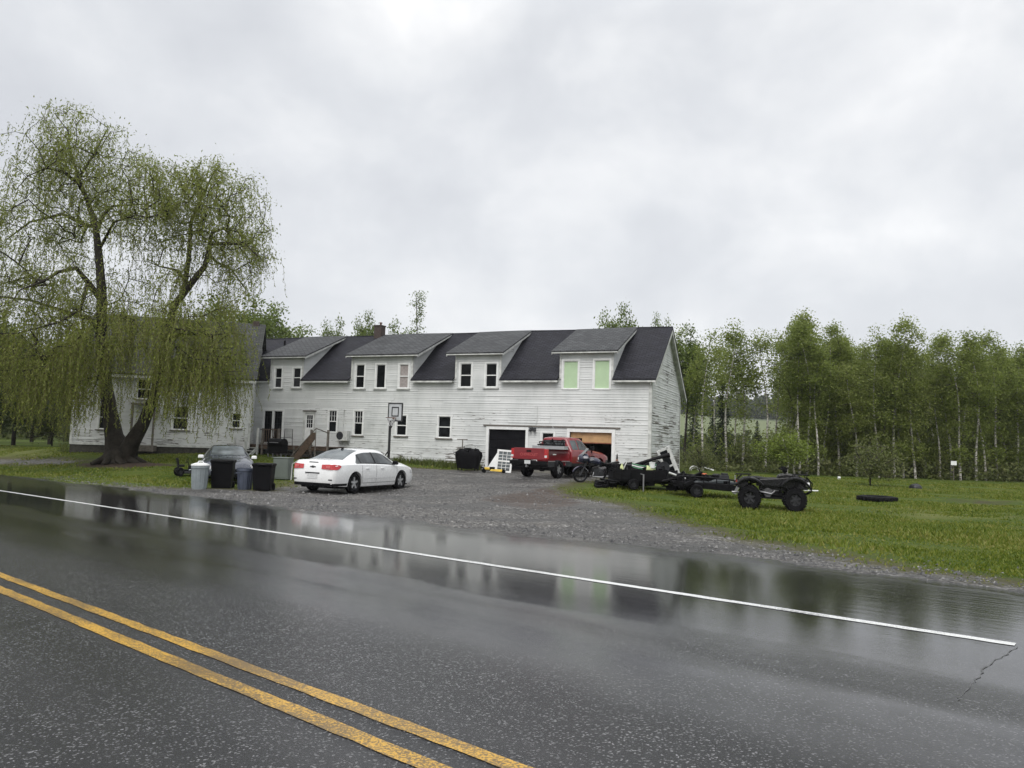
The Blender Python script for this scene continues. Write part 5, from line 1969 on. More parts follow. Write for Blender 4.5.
junk('cloth_sheet', 'crumpled grey-blue sheet lying on the low black trailer', 'sheet', (.35, 0, .47), 0, simple('sheet_grey', (.055, .065, .07), .4, bump=.7, bscale=5), lambda b: b.prism([(-.9, 0), (-.6, .13), (-.2, .10), (.1, .20), (.5, .16), (.9, .10), (1.0, 0)], -.5, .5, 'XZ'), .05)
junk('scrap_pile', 'tangle of black rods and frames heaped on the low trailer', 'scrap', (-.1, .0, .44), 0, M['black_metal'], lambda b: pile(b, 12, 55, .95, .50, .46), .004)
junk('grey_crate', 'dented grey crate at the right end of the low trailer', 'crate', (.72, -.2, .60), .2, M['dark_grey'], lambda b: b.box((0, 0, .10), (.42, .3, .22), None, 0, .9).box((.1, .05, .24), (.2, .2, .08)), .01)
junk('pipe_bundle', 'pale bent pole lying across the left end of the low trailer', 'pole', (-1.0, -.3, .62), 0, M['old_white'], lambda b: b.tube([(-.25, 0, .22), (0, 0, .14), (.35, 0, .02)], .035, 8))
junk('red_fuel_can', 'small red can on the far side of the low trailer', 'can', (.15, .3, .60), 0, M['orange'], lambda b: b.box((0, 0, .12), (.30, .2, .24), None, 0, .8), .03)
junk('metal_bracket', 'white and silver bracket at the tail of the low trailer', 'bracket', (1.18, -.35, .20), 0, M['alu'], lambda b: b.tube([(-.1, 0, .1), (.1, 0, .4), (.28, 0, .58)], .03, 8).box((.30, 0, .40), (.10, .06, .18)))
# white window sash leaning over the trailer end
fr = T('leaning_window_frame', 'weathered white window frame leaning against the back of the box trailer', 'window frame', p1 + Vector((1.34, .3, .22)), rad(8))
b = MB()
rt = Matrix.Rotation(rad(-24), 3, 'Y')
for x0, z0, sx, sz in ((-.22, .75, .10, 1.5), (.22, .75, .16, 1.5), (0, 1.46, .40, .09), (0, .05, .40, .10), (0, .75, .36, .06)):
    c = rt @ Vector((x0, 0, z0))
    b.box((c.x - .0, c.y, c.z), (sx, .05, sz), rt)
b.build('frame', M['old_white'], fr, bevel=.006)
b = MB()
for z0 in (.42, 1.10):
    c = rt @ Vector((-.02, 0, z0))
    b.box((c.x, c.y, c.z), (.34, .012, .60), rt)
b.build('pane', M['pane'], fr)

# ------------------------------------------------------------------ things by the garage
def sash(par, wd, ht, rows_, cols_, rt, depth=.05):
    b = MB()
    def bx(x, z, sx, sz):
        c = rt @ Vector((x, 0, z))
        b.box(c, (sx, depth, sz), rt)
    f = .09
    bx(-wd / 2 + f / 2, ht / 2, f, ht); bx(wd / 2 - f / 2, ht / 2, f, ht)
    bx(0, f / 2, wd - 2 * f, f); bx(0, ht - f / 2, wd - 2 * f, f); bx(0, ht * .5, wd - 2 * f, f * .8)
    b.build('frame', M['white_paint'], par, bevel=.005)
    b = MB()
    for k in range(1, cols_):
        bx(-wd / 2 + f + (wd - 2 * f) * k / cols_, ht / 2, .02, ht - .1)
    for k in range(1, rows_):
        if k * 2 != rows_:
            bx(0, f + (ht - 2 * f) * k / rows_, wd - .1, .02)
    b.build('muntin', M['white_paint'], par)
    b = MB()
    c = rt @ Vector((0, .01, ht / 2))
    b.box(c, (wd - .12, .010, ht - .12), rt)
    b.build('pane', M['screen_glass'], par)
q = gp(503, 472.5)
s1 = T('old_sash_window', 'white many-paned sash window leaning upright against the tailgate of the red truck', 'window', q, rad(-12))
sash(s1, .80, 1.12, 6, 3, Matrix.Rotation(rad(3), 3, 'Y') @ Matrix.Rotation(rad(-8), 3, 'X'))
q = gp(490, 471)
d1 = T('leaning_board', 'plain white board leaning sideways beside the many-paned sash window', 'board', q + Vector((0, .3, 0)), rad(-10))
b = MB()
rt = Matrix.Rotation(rad(30), 3, 'Y') @ Matrix.Rotation(rad(-14), 3, 'X')
c = rt @ Vector((0, 0, .48))
b.box(c, (.42, .06, .95), rt)
b.build('board', M['white_paint'], d1, bevel=.01)
ym = T('push_mower', 'small yellow and black machine lying on the gravel in front of the white board', 'machine', gp(494, 472.8), rad(8))
b = MB()
b.box((.12, 0, .12), (.70, .30, .12), Matrix.Rotation(rad(4), 3, 'Y'), 0, .8)
b.box((-.35, 0, .20), (.25, .26, .12))
b.build('body', M['yellow'], ym, bevel=.03)
b = MB()
b.box((-.1, 0, .20), (.24, .24, .16))
b.tube([(-.45, 0, .2), (-.65, .05, .26)], .04, 8)
for x in (-.5, .45):
    for sg in (1, -1):
        b.lathe([(.001, -.03), (.09, -.03), (.09, .03), (.001, .03)], (x, sg * .17, .09), 'Y', 14)
b.build('motor', M['black_plastic'], ym)
bk = gp(484, 471)
b = MB()
b.lathe([(.001, 0), (.10, 0), (.12, .22), (.11, .22), (.09, .03)], n=14)
b.tube([(-.12, 0, .21), (0, .08, .3), (.12, 0, .21)], .008, 5)
q = b.build('white_bucket', M['white_paint'], None, smooth=40)
q.location = bk
tag(q, 'small white bucket beside the yellow machine', 'bucket')
# black covered grill
g1 = T('barbecue_grill', 'large black barbecue under a ragged black cover beside the closed garage door', 'grill', gp(468, 470.5), math.pi - HA + math.pi)
b = MB()
rg = random.Random(8)
rows = []
for z, sx, sy in ((.12, .62, .30), (.45, .66, .33), (.78, .74, .36), (.98, .72, .35), (1.10, .55, .30), (1.17, .30, .18), (1.18, .05, .03)):
    row = []
    for k in range(29):
        a = 2 * math.pi * k / 28
        ca, sa = math.cos(a), math.sin(a)
        e = .42
        j = 1 + .05 * math.sin(a * 9 + z * 5) + .03 * math.sin(a * 17)
        row.append((math.copysign(abs(ca) ** e, ca) * sx * j, math.copysign(abs(sa) ** e, sa) * sy * j, z + .03 * math.sin(a * 5)))
    rows.append(row)
b.grid(rows)
b.build('cover', simple('cover_black', (.005, .005, .006), .6, var=.4, bump=.7, bscale=7, spec=.08), g1, smooth=60)
b = MB()
for x in (-.52, .52):
    for y in (-.22, .22):
        b.bb(x - .025, x + .025, y - .025, y + .025, 0, .7)
b.bb(-.5, .5, -.2, .2, .2, .23)
b.build('leg', M['black_metal'], g1)
g1.scale = (.88, .9, .92)
b = pile(MB(), 19, 16, .5, .25, .30)
b.v = [(x, y, z + .98) for x, y, z in b.v]
b.build('loose_bars', M['black_metal'], g1)
b = MB()
b.tube([(-.70, -.1, .8), (-.86, -.1, .84), (-.92, -.1, .95), (-.70, -.1, 1.0)], .022, 8)
b.tube([(-.3, 0, 1.15), (-.3, 0, 1.34)], .022, 8)
b.build('handle', M['black_metal'], g1)
# string trimmer, mower and poles by the foundation
tm = T('string_trimmer', 'orange and black garden trimmer lying in the grass by the foundation', 'trimmer', gp(438, 465.5), rad(10))
b = MB()
b.box((-.05, 0, .09), (.36, .22, .14), None, 0, .8)
b.build('housing', M['orange'], tm, bevel=.03)
b = MB()
b.box((-.05, .05, .22), (.30, .2, .16), Matrix.Rotation(.3, 3, 'Y'), 0, .8)
b.box((.32, 0, .10), (.30, .18, .14), Matrix.Rotation(-.2, 3, 'Y'), 0, .8)
b.tube([(.2, 0, .15), (.75, .4, .45), (1.15, .8, .95)], .022, 7)
b.build('motor', M['black_plastic'], tm, bevel=.01)
lp = T('lumber_pole', 'pale thin pole leaning on the wall beside the covered barbecue', 'pole', gp(449, 467), 0)
b = MB()
b.tube([(0, 0, 0), (.95, .9, 1.0)], .022, 6)
b.tube([(.14, .02, .02), (1.12, .9, .97)], .018, 6)
b.build('pole', M['wood_grey'], lp)
tk = T('rake', 'rusty T-shaped bar standing upright behind the barbecue', 'bar', on(462, 40.3), -HA)
b = MB()
b.tube([(0, 0, 0), (0, 0, 1.55)], .03, 6)
b.box((-.02, 0, 1.55), (.60, .06, .045))
b.build('bar', M['wood_grey'], tk)

# ------------------------------------------------------------------ basketball hoop
hp = T('basketball_hoop', 'black-framed clear basketball hoop on a black pole in front of the house wall', 'basketball hoop', on(388.5, 35.0), rad(-28))
HZ0 = hp.location.z
b = MB()
b.tube([(0, 0, 0), (.0, 0, 2.35), (.04, 0, 2.45)], .06, 10)
b.build('pole', M['pole_black'], hp)
b = MB()
b.prism([(-.45, 0), (.45, 0), (.36, .16), (-.36, .16)], -.9, .1, 'XZ')
b.tube([(-.3, -.4, .15), (-.05, -.02, .95)], .03, 8)
b.tube([(.3, -.4, .15), (.05, -.02, .95)], .03, 8)
b.build('base', M['black_plastic'], hp, bevel=.03)
b = MB()
b.tube([(-.02, .05, 2.3), (.48, -.38, 2.6)], .03, 8)
b.tube([(.03, .05, 2.05), (.56, -.38, 2.45)], .03, 8)
b.tube([(-.05, .12, 1.7), (-.05, .12, 1.2), (0, .05, 1.15)], .025, 8)
b.build('arm', M['pole_black'], hp)
b = MB()
bw, bh = .80, .84
x0, z0, y0 = .58, 2.32, -.42
b.bb(x0 - bw / 2 + .03, x0 + bw / 2 - .03, y0 - .01, y0 + .01, z0 + .03, z0 + bh - .03)
bd = b.build('backboard', M['board_clear'], hp)
b = MB()
for xa, xb, za, zb in ((-bw / 2, bw / 2, 0, .05), (-bw / 2, bw / 2, bh - .05, bh), (-bw / 2, -bw / 2 + .05, .05, bh - .05), (bw / 2 - .05, bw / 2, .05, bh - .05)):
    b.bb(x0 + xa, x0 + xb, y0 - .025, y0 + .025, z0 + za, z0 + zb)
b.build('board_frame', M['pole_black'], bd)
b = MB()
for xa, xb, za, zb in ((-.2, -.15, .22, .66), (.15, .2, .22, .66), (-.15, .15, .61, .66), (-.15, .15, .22, .27)):
    b.bb(x0 + xa, x0 + xb, y0 - .018, y0 - .012, z0 + za, z0 + zb)
b.build('target_square', M['pole_black'], bd)
b = MB()
b.tube([(x0 + .22 * math.cos(a), y0 - .32 + .22 * math.sin(a), z0 + .16) for a in np.linspace(0, 2 * math.pi, 22)], .012, 6)
b.box((x0, y0 - .07, z0 + .14), (.12, .12, .08))
rm = b.build('rim', M['rust'], hp)
b = MB()
for k in range(12):
    a = 2 * math.pi * k / 12
    a2 = a + .5
    b.tube([(x0 + .21 * math.cos(a), y0 - .32 + .21 * math.sin(a), z0 + .15), (x0 + .14 * math.cos(a2), y0 - .32 + .14 * math.sin(a2), z0 - .05), (x0 + .12 * math.cos(a2 + .4), y0 - .32 + .12 * math.sin(a2 + .4), z0 - .22)], .007, 4)
b.build('net', M['white_net'], rm)

# ------------------------------------------------------------------ bins and boxes in front of the dark car
def round_bin(label, loc, r, h, bodym, lidm, rz=0, lid=True):
    t_ = T('rubbish_bin', label, 'bin', loc, rz)
    b = MB()
    prof = [(.001, 0), (r * .80, 0), (r * .82, .03), (r * .90, h * .5), (r * .97, h * .86), (r * 1.05, h * .87), (r * 1.05, h * .93), (r * 1.0, h * .94), (r * 1.0, h), (r * .93, h), (r * .75, .05), (.001, .05)]
    b.lathe(prof, n=28)
    b.build('body', M[bodym], t_, smooth=35)
    b = MB()
    for k in range(12):
        a = 2 * math.pi * k / 12
        b.tube([(r * .835 * math.cos(a), r * .835 * math.sin(a), .06), (r * .965 * math.cos(a), r * .965 * math.sin(a), h * .84)], .012, 6)
    b.build('rib', M[bodym], t_)
    for sg in (1, -1):
        b = MB()
        b.tube([(sg * r * 1.02, -.09, h * .80), (sg * (r + .06), -.08, h * .78), (sg * (r + .06), .08, h * .78), (sg * r * 1.02, .09, h * .80)], .016, 8)
        b.build('handle', M[bodym], t_)
    if lid:
        b = MB()
        b.lathe([(.001, h + .07), (r * .5, h + .06), (r * .95, h + .02), (r * 1.06, h + .015), (r * 1.07, h - .03), (r * 1.0, h - .03)], n=28)
        b.tube([(-.09, 0, h + .05), (-.06, 0, h + .11), (.06, 0, h + .11), (.09, 0, h + .05)], .016, 8)
        b.build('lid', M[lidm], t_, smooth=35)
    return t_
def wheel_bin(label, loc, wd, h, bodym, rz=0):
    t_ = T('wheelie_bin', label, 'bin', loc, rz)
    b = MB()
    vs_ = []
    for z, s in ((0.03, .86), (.10, .88), (h * .90, 1.0), (h * .91, 1.07), (h * .96, 1.07)):
        q = [(-wd / 2 * s, -wd / 2 * s), (wd / 2 * s, -wd / 2 * s), (wd / 2 * s, wd / 2 * s), (-wd / 2 * s, wd / 2 * s)]
        vs_.append([(x, y, z) for x, y in q] + [(q[0][0], q[0][1], z)])
    b.grid(vs_)
    b.add([v for v in vs_[0][:4]], [(3, 2, 1, 0)])
    b.build('body', M[bodym], t_, bevel=.03)
    b = MB()
    b.box((0, 0, h * .985), (wd * 1.10, wd * 1.12, .05), None, 0, .94)
    b.box((0, -wd * .56, h * .96), (wd * .5, .06, .04))
    b.build('lid', M[bodym], t_, bevel=.02)
    b = MB()
    b.tube([(-wd * .4, wd * .60, h * .90), (wd * .4, wd * .60, h * .90)], .018, 8)
    b.build('handle', M[bodym], t_)
    for sg in (1, -1):
        b = MB()
        b.lathe([(.001, -.03), (.11, -.03), (.12, 0), (.11, .03), (.001, .03)], (sg * wd * .46, wd * .42, .12), 'X', 18)
        b.build('wheel', M['black_rubber'], t_)
    return t_
round_bin('pale grey round bin with a white lid, leftmost in front of the dark car', gp(199, 489.5), .27, .80, 'grey_can', 'white_paint', .4)
wheel_bin('large black square bin directly in front of the dark car', gp(222, 488.5), .68, .95, 'black_plastic', rad(12))
round_bin('blue-grey open-topped round bin between the two black bins', gp(244.5, 489.5), .265, .70, 'blue_can', 'blue_can', 1.1, False)
wheel_bin('black square bin to the right of the blue-grey round bin', gp(263, 490.5), .60, .88, 'black_plastic', rad(4))
ub = T('utility_box', 'grey-green metal cabinet standing on the grass behind the white car', 'cabinet', gp(282.5, 479.5), rad(-8))
b = MB()
b.box((0, 0, .42), (.62, .50, .80))
b.build('cabinet', M['green_box'], ub, bevel=.015)
b = MB()
b.box((0, 0, .845), (.66, .54, .045))
b.build('top', M['green_box'], ub, bevel=.012)
b = MB()
b.bb(-.27, .27, -.262, -.252, .08, .76)
b.build('door', M['green_box'], ub)
b = MB()
b.tube([(.34, -.2, 0), (.36, -.2, .62), (.62, -.15, .80)], .02, 6)
q = b.build('pale_rail', M['old_white'], None)
q.location = ub.location + Vector((.05, 0, 0))
tag(q, 'thin pale bent rail beside the grey-green cabinet', 'rail')
rm_ = T('lawn_mower', 'dark ride-on mower standing on the lawn left of the bins', 'mower', gp(187, 476), rad(35))
rm_.scale = (.62, .62, .72)
b = MB()
b.box((.35, 0, .42), (.62, .46, .34), None, 0, .86)
b.box((-.2, 0, .30), (1.1, .60, .12))
b.build('body', M['black_plastic'], rm_, bevel=.04)
b = MB()
b.box((-.42, 0, .56), (.42, .42, .12))
b.box((-.62, 0, .80), (.10, .42, .40), Matrix.Rotation(rad(-14), 3, 'Y'))
b.build('seat', M['seat_black'], rm_, bevel=.04)
b = MB()
b.tube([(.10, 0, .55), (-.02, 0, .82)], .02, 8)
b.tube([(-.04 + .05 * math.sin(a), .17 * math.cos(a), .84 + .12 * math.sin(a)) for a in np.linspace(0, 6.283, 18)], .015, 6)
b.build('steering_wheel', M['black_plastic'], rm_)
for x, r in ((-.5, .24), (.52, .18)):
    for sg in (1, -1):
        wheel(rm_, x, sg * .40, r, .18, sg, 'dark_grey', 4, .5)
b = MB()
b.box((.0, 0, .20), (.6, .95, .12))
b.build('mower_deck', M['dark_grey'], rm_, bevel=.03)

# ------------------------------------------------------------------ deck and stairs against the house
dk = T('wooden_deck', 'weathered low deck with thin rails and steps along the house wall', 'deck', HO, math.pi - HA)
zt = .84
b = MB()
x = 17.6
while x < 24.6:
    b.bb(x, x + .13, .06, 1.75, zt - .035 + random.uniform(-.004, .004), zt)
    x += .14
for y in (.1, 1.7):
    b.bb(17.6, 24.6, y - .03, y + .03, zt - .22, zt - .04)
b.build('deck_boards', M['wood_brown'], dk)
for x in np.linspace(17.65, 24.5, 7):
    b = MB()
    b.bb(x - .05, x + .05, 1.66, 1.76, -.3, zt + (.95 if x < 19.5 or x > 20.8 else 0))
    b.build('post', M['wood_grey'], dk)
for a, e in ((20.9, 22.4), (23.2, 24.5)):
    b = MB()
    b.bb(a, e, 1.69, 1.74, zt + .86, zt + .91)
    n = int((e - a) / .14)
    for k in range(1, n):
        x = a + (e - a) * k / n
        b.bb(x - .012, x + .012, 1.70, 1.73, zt + .10, zt + .86)
    b.bb(a, e, 1.69, 1.74, zt + .07, zt + .11)
    b.build('railing', M['wood_brown'], dk)
def steps(t0, t1, y0, n, nm, mat_, sgn=1):
    b = MB()
    for k in range(n):
        z = zt - (k + 1) * zt / (n + 1) * 1.05
        y = y0 + k * .27
        b.bb(t0, t1, y, y + .27, z - .04, z)
    for t_ in (t0, t1):
        p = [(y0 - .05, zt - .05), (y0 - .05, zt - .26), (y0 + n * .27 - .1, -.25), (y0 + n * .27 + .06, -.08)]
        b.prism(p, t_ - .02, t_ + .02, 'YZ')
    b.build(nm, mat_, dk)
steps(22.5, 23.2, 1.78, 4, 'steps', M['old_white'])
b = MB()
for t_ in (22.46, 23.24):
    b.bb(t_ - .05, t_ + .05, 1.80, 1.90, -.2, 1.78)
    b.bb(t_ - .05, t_ + .05, 2.75, 2.85, -.2, 1.2)
b.build('newel_post', M['old_white'], dk)
# broad stair running down sideways from the door, with a solid board side
b = MB()
for k in range(5):
    z = zt - (k + .6) * .16
    b.bb(18.1 + k * .26, 18.36 + k * .26, 1.8, 2.7, z - .04, z)
p = [(17.75, 1.62), (17.95, 1.62), (19.35, .02), (19.35, -.25), (19.05, -.25), (17.75, 1.25)]
b.prism(p, 2.72, 2.76, 'XZ')
b.build('stair', M['wood_brown'], dk)
b = MB()
b.tube([(17.7, 2.75, -.2), (17.7, 2.75, 1.85), (19.3, 2.75, .25)], .035, 8)
b.tube([(17.7, 1.75, 1.65), (17.7, 2.75, 1.85)], .03, 8)
b.build('handrail', M['wood_grey'], dk)
# things on and before the deck
bq = T('gas_barbecue', 'black barbecue standing in front of the deck railing', 'grill', HO + TL * 20.45 + Vector((-math.sin(HA), -math.cos(HA), 0)) * 2.5 + Vector((0, 0, .05)), -HA)
b = MB()
b.box((0, 0, .62), (1.05, .50, .55), None, 0, 1.0)
b.build('body', M['black_metal'], bq, bevel=.03)
b = MB()
b.lathe([(.30, -.48), (.30, .48)], (0, 0, .88), 'X', 24)
b.add([(-.48, .30 * math.cos(a), .88 + .30 * math.sin(a)) for a in np.linspace(0, math.pi, 12)], [tuple(range(12))])
b.add([(.48, .30 * math.cos(a), .88 + .30 * math.sin(a)) for a in np.linspace(0, math.pi, 12)], [tuple(range(12))])
b.build('lid', M['black_metal'], bq, smooth=40)
b = MB()
for x in (-.45, .45):
    for y in (-.2, .2):
        b.bb(x - .025, x + .025, y - .025, y + .025, 0, .36)
b.tube([(-.3, -.33, .95), (.3, -.33, .95)], .016, 8)
b.bb(-.5, .5, -.2, .2, .12, .15)
b.build('stand', M['steel'], bq)
for i, (t_, y_, a, lab) in enumerate(((20.95, 1.0, .3, 'dark metal patio chair on the deck just right of the glazed double door'), (21.75, .9, 2.6, 'dark metal patio chair on the deck beside the door frame'))):
    c = T('patio_chair', lab, 'chair', HO + TL * t_ - Vector((math.sin(HA), math.cos(HA), 0)) * y_ + Vector((0, 0, zt)), a, 'metal chairs on the deck')
    b = MB()
    b.box((0, 0, .44), (.46, .46, .03))
    b.build('seat', M['black_metal'], c)
    b = MB()
    for k in range(7):
        b.tube([(-.2 + .066 * k, .22, .46), (-.2 + .066 * k, .30, .92)], .010, 6)
    b.tube([(-.23, .22, .44), (-.23, .31, .95), (.23, .31, .95), (.23, .22, .44)], .016, 8)
    b.build('backrest', M['black_metal'], c)
    for x in (-.21, .21):
        for y in (-.2, .2):
            b = MB()
            b.tube([(x, y, .44), (x * 1.1, y * 1.15, 0)], .014, 6)
            b.build('leg', M['black_metal'], c)
ot = T('low_table', 'red-brown low wooden bench in front of the glazed double door', 'bench', HO + TL * 23.6 - Vector((math.sin(HA), math.cos(HA), 0)) * 2.6 + Vector((0, 0, .15)), -HA)
b = MB()
for k in range(4):
    b.bb(-.75, .75, -.24 + k * .125, -.13 + k * .125, .42, .455)
b.build('seat', M['wood_red'], ot)
for x in (-.6, .6):
    b = MB()
    b.bb(x - .04, x + .04, -.22, .22, -.15, .42)
    b.build('leg', M['wood_red'], ot)
pw = T('porch_post', 'short white post standing on the ground left of the glazed double door', 'post', gp(250.5, 451), -HA)
b = MB()
b.bb(-.09, .09, -.09, .09, 0, 1.55)
b.bb(-.11, .11, -.11, .11, 1.55, 1.62)
b.build('post', M['white_paint'], pw)

# ------------------------------------------------------------------ bits on the lawn
def tyre(b, R_, wd, z0=0):
    b.lathe([(R_ * .62, z0 + .02), (R_ * .8, z0), (R_ * .96, z0 + wd * .15), (R_, z0 + wd * .5), (R_ * .96, z0 + wd * .85), (R_ * .8, z0 + wd), (R_ * .62, z0 + wd - .02), (R_ * .58, z0 + wd * .5), (R_ * .62, z0 + .02)], n=36)
    for k in range(30):
        a = 2 * math.pi * k / 30
        b.box((R_ * .985 * math.cos(a), R_ * .985 * math.sin(a), z0 + wd / 2), (.05, .05, wd * .7), Matrix.Rotation(a, 3, 'Z') @ Matrix.Rotation(.4, 3, 'X'))
    return b
q = tyre(MB(), .72, .20).build('tractor_tyre', M['black_rubber'], None, smooth=40)
q.location = gp(877, 501)
tag(q, 'large dark tyre lying flat and sunk in the grass of the right lawn', 'tyre')
b = MB()
rows = []
for k in range(8):
    a = k / 7 * math.pi / 2
    rows.append([(.36 * math.cos(a) * math.cos(t_) * (1 + .1 * math.sin(3 * t_)), .26 * math.cos(a) * math.sin(t_), .26 * math.sin(a) + .02 * math.sin(5 * t_)) for t_ in np.linspace(0, 2 * math.pi, 20)])
b.grid(rows)
q = b.build('rubbish_bag', simple('bag_black', (.009, .009, .010), .35, bump=.7, bscale=8), None, smooth=60)
q.location = gp(916, 488.5)
tag(q, 'black rounded bag lying on the lawn near the woods', 'bag')
b = MB()
b.box((0, 0, .04), (.62, .10, .05))
q = b.build('white_plank', M['white_paint'], None, bevel=.01)
q.location = gp(811, 491.5)
tag(q, 'short white plank lying on the grass to the right of the quad bike', 'plank')
def hoop(name, label, loc, R_, mat_, rz, cat):
    b = MB()
    b.tube([(R_ * math.cos(a), 0, R_ * math.sin(a) - .03) for a in np.linspace(-.05, math.pi + .05, 20)], .05, 8)
    b.tube([(R_ * .7 * math.cos(a), .03, R_ * .7 * math.sin(a) - .03) for a in np.linspace(-.05, math.pi + .05, 16)], .02, 6)
    q = b.build(name, mat_, None, smooth=60)
    q.location = loc
    q.rotation_euler = (rad(-25), 0, rz)
    tag(q, label, cat)
hoop('wheel_hoop', 'pale half-sunk wheel hoop in the grass beyond the low trailer', gp(695, 471), .42, M['old_white'], .1, 'hoop')
hoop('wheel_hoop', 'dark half-sunk wheel hoop beside a white board beyond the low trailer', gp(711, 471), .40, M['black_rubber'], -.2, 'hoop')
b = MB()
b.box((0, 0, .22), (.75, .06, .10), Matrix.Rotation(rad(18), 3, 'Y'))
q = b.build('white_board', M['white_paint'], None)
q.location = gp(709, 471.5)
tag(q, 'short white board resting on the dark half-sunk wheel hoop', 'board')
sg_ = T('small_sign', 'small pale sign on a thin stake at the edge of the woods', 'sign', on(953.5, 56.0), 0)
b = MB()
b.tube([(0, 0, 0), (0, 0, 1.15)], .025, 6)
b.build('stake', M['wood_grey'], sg_)
b = MB()
b.box((0, -.03, 1.28), (.42, .02, .30))
b.build('panel', M['white_paint'], sg_)
for px_, py_, lab in ((839, 479.5, 'small white scrap on the grass left of the round dark bush'), (934, 475.8, 'tiny white scrap on the ground at the wood edge near the sign'), (966, 472.5, 'tiny white scrap right of the stake sign')):
    b = MB()
    b.box((0, 0, .09), (.16, .12, .16), Matrix.Rotation(.5, 3, 'X'))
    q = b.build('litter', M['white_paint'], None)
    q.location = gp(px_, py_)
    tag(q, lab, 'litter')

# ------------------------------------------------------------------ trees
def edge_quads(P0, P1, R0, R1, sides=5):
    d = P1 - P0
    ln = np.linalg.norm(d, axis=1, keepdims=True) + 1e-9
    d = d / ln
    ref = np.where(np.abs(d[:, 2:3]) < .9, np.array([[0, 0, 1.0]]), np.array([[1.0, 0, 0]]))
    a = np.cross(d, ref)
    a /= np.linalg.norm(a, axis=1, keepdims=True)
    b = np.cross(d, a)
    out = []
    P1 = P1 + d * R1[:, None] * .3
    for k in range(sides):
        t0, t1 = 2 * math.pi * k / sides, 2 * math.pi * (k + 1) / sides
        u0 = a * math.cos(t0) + b * math.sin(t0)
        u1 = a * math.cos(t1) + b * math.sin(t1)
        out.append(np.stack([P0 + u0 * R0[:, None], P0 + u1 * R0[:, None], P1 + u1 * R1[:, None], P1 + u0 * R1[:, None]], 1))
    return np.concatenate(out)
def grow(stems, att, rg, rtip=.012, step=.6, lift=.12, expo=.42, down=.8):
    """stems: list of (points, radii); every attractor gets a branch from the nearest wood"""
    pos, rad_, par, exp_ = [], [], [], []
    for pts, rs in stems:
        pts = [np.array(p, float) for p in pts]
        prev = -1
        for i in range(len(pts)):
            sub = max(1, int(np.linalg.norm(pts[i] - pts[i - 1]) / .5)) if i else 1
            for k in range(1, sub + 1):
                f = k / sub
                p = pts[i] if i == 0 else pts[i - 1] * (1 - f) + pts[i] * f
                r = rs[i] if i == 0 else rs[i - 1] * (1 - f) + rs[i] * f
                pos.append(p); rad_.append(r); par.append(prev); exp_.append(True)
                prev = len(pos) - 1
    ns = len(pos)
    cap = ns + len(att) * 12
    PA = np.zeros((cap, 3))
    PA[:ns] = pos
    n = ns
    d0 = np.min(np.linalg.norm(att[:, None, :] - PA[None, :ns], axis=2), axis=1)
    tips = []
    for ai in np.argsort(d0):
        a = att[ai]
        df = a - PA[:n]
        dist = np.linalg.norm(df, axis=1)
        cost = dist + down * np.maximum(0, PA[:n, 2] - a[2])
        j = int(np.argmin(cost))
        m = max(1, min(10, int(dist[j] / step)))
        p0 = PA[j].copy()
        side = rg.normal(size=3) * .09 * dist[j]
        prev = j
        for k in range(1, m + 1):
            f = k / m
            p = p0 * (1 - f) + a * f + (side + np.array([0, 0, lift * dist[j]])) * math.sin(math.pi * f)
            PA[n] = p
            par.append(prev); rad_.append(None); exp_.append(False)
            prev = n
            n += 1
        tips.append(prev)
    cnt = np.zeros(n)
    for t_ in tips:
        cnt[t_] += 1
    for i in range(n - 1, ns - 1, -1):
        cnt[par[i]] += cnt[i]
    R_ = np.array([rad_[i] if exp_[i] else rtip * max(1, cnt[i]) ** expo for i in range(n)])
    e = np.array([i for i in range(ns, n)])
    pa = np.array([par[i] for i in e])
    r0 = np.minimum(R_[pa], R_[e] * 1.35)
    return PA[:n], edge_quads(PA[pa], PA[e], r0, R_[e]), np.array(tips), ns, n
def leaves(c, size, rg, up=.35, aspect=.6):
    n = len(c)
    nrm = rg.normal(size=(n, 3))
    nrm[:, 2] = np.abs(nrm[:, 2]) + up
    nrm /= np.linalg.norm(nrm, axis=1, keepdims=True)
    a = np.cross(nrm, rg.normal(size=(n, 3)))
    a /= np.linalg.norm(a, axis=1, keepdims=True)
    b = np.cross(nrm, a)
    s = size * rg.uniform(.65, 1.35, n)[:, None]
    return np.stack([c - a * s * .5, c - b * s * .5 * aspect, c + a * s * .5, c + b * s * .5 * aspect], 1)
def ell(rg, n, c, r, shell=.45):
    d = rg.normal(size=(n, 3))
    d /= np.linalg.norm(d, axis=1, keepdims=True)
    k = (shell + (1 - shell) * rg.random(n)) ** .8
    return np.array(c) + d * k[:, None] * np.array(r)
def stem_mesh(stems, material, parent, extra=None, name='trunk', n=10):
    b = MB()
    for pts, rs in stems:
        b.tube(pts, rs, n)
    o = b.build(name, material, parent, smooth=80, fix=False)
    return o

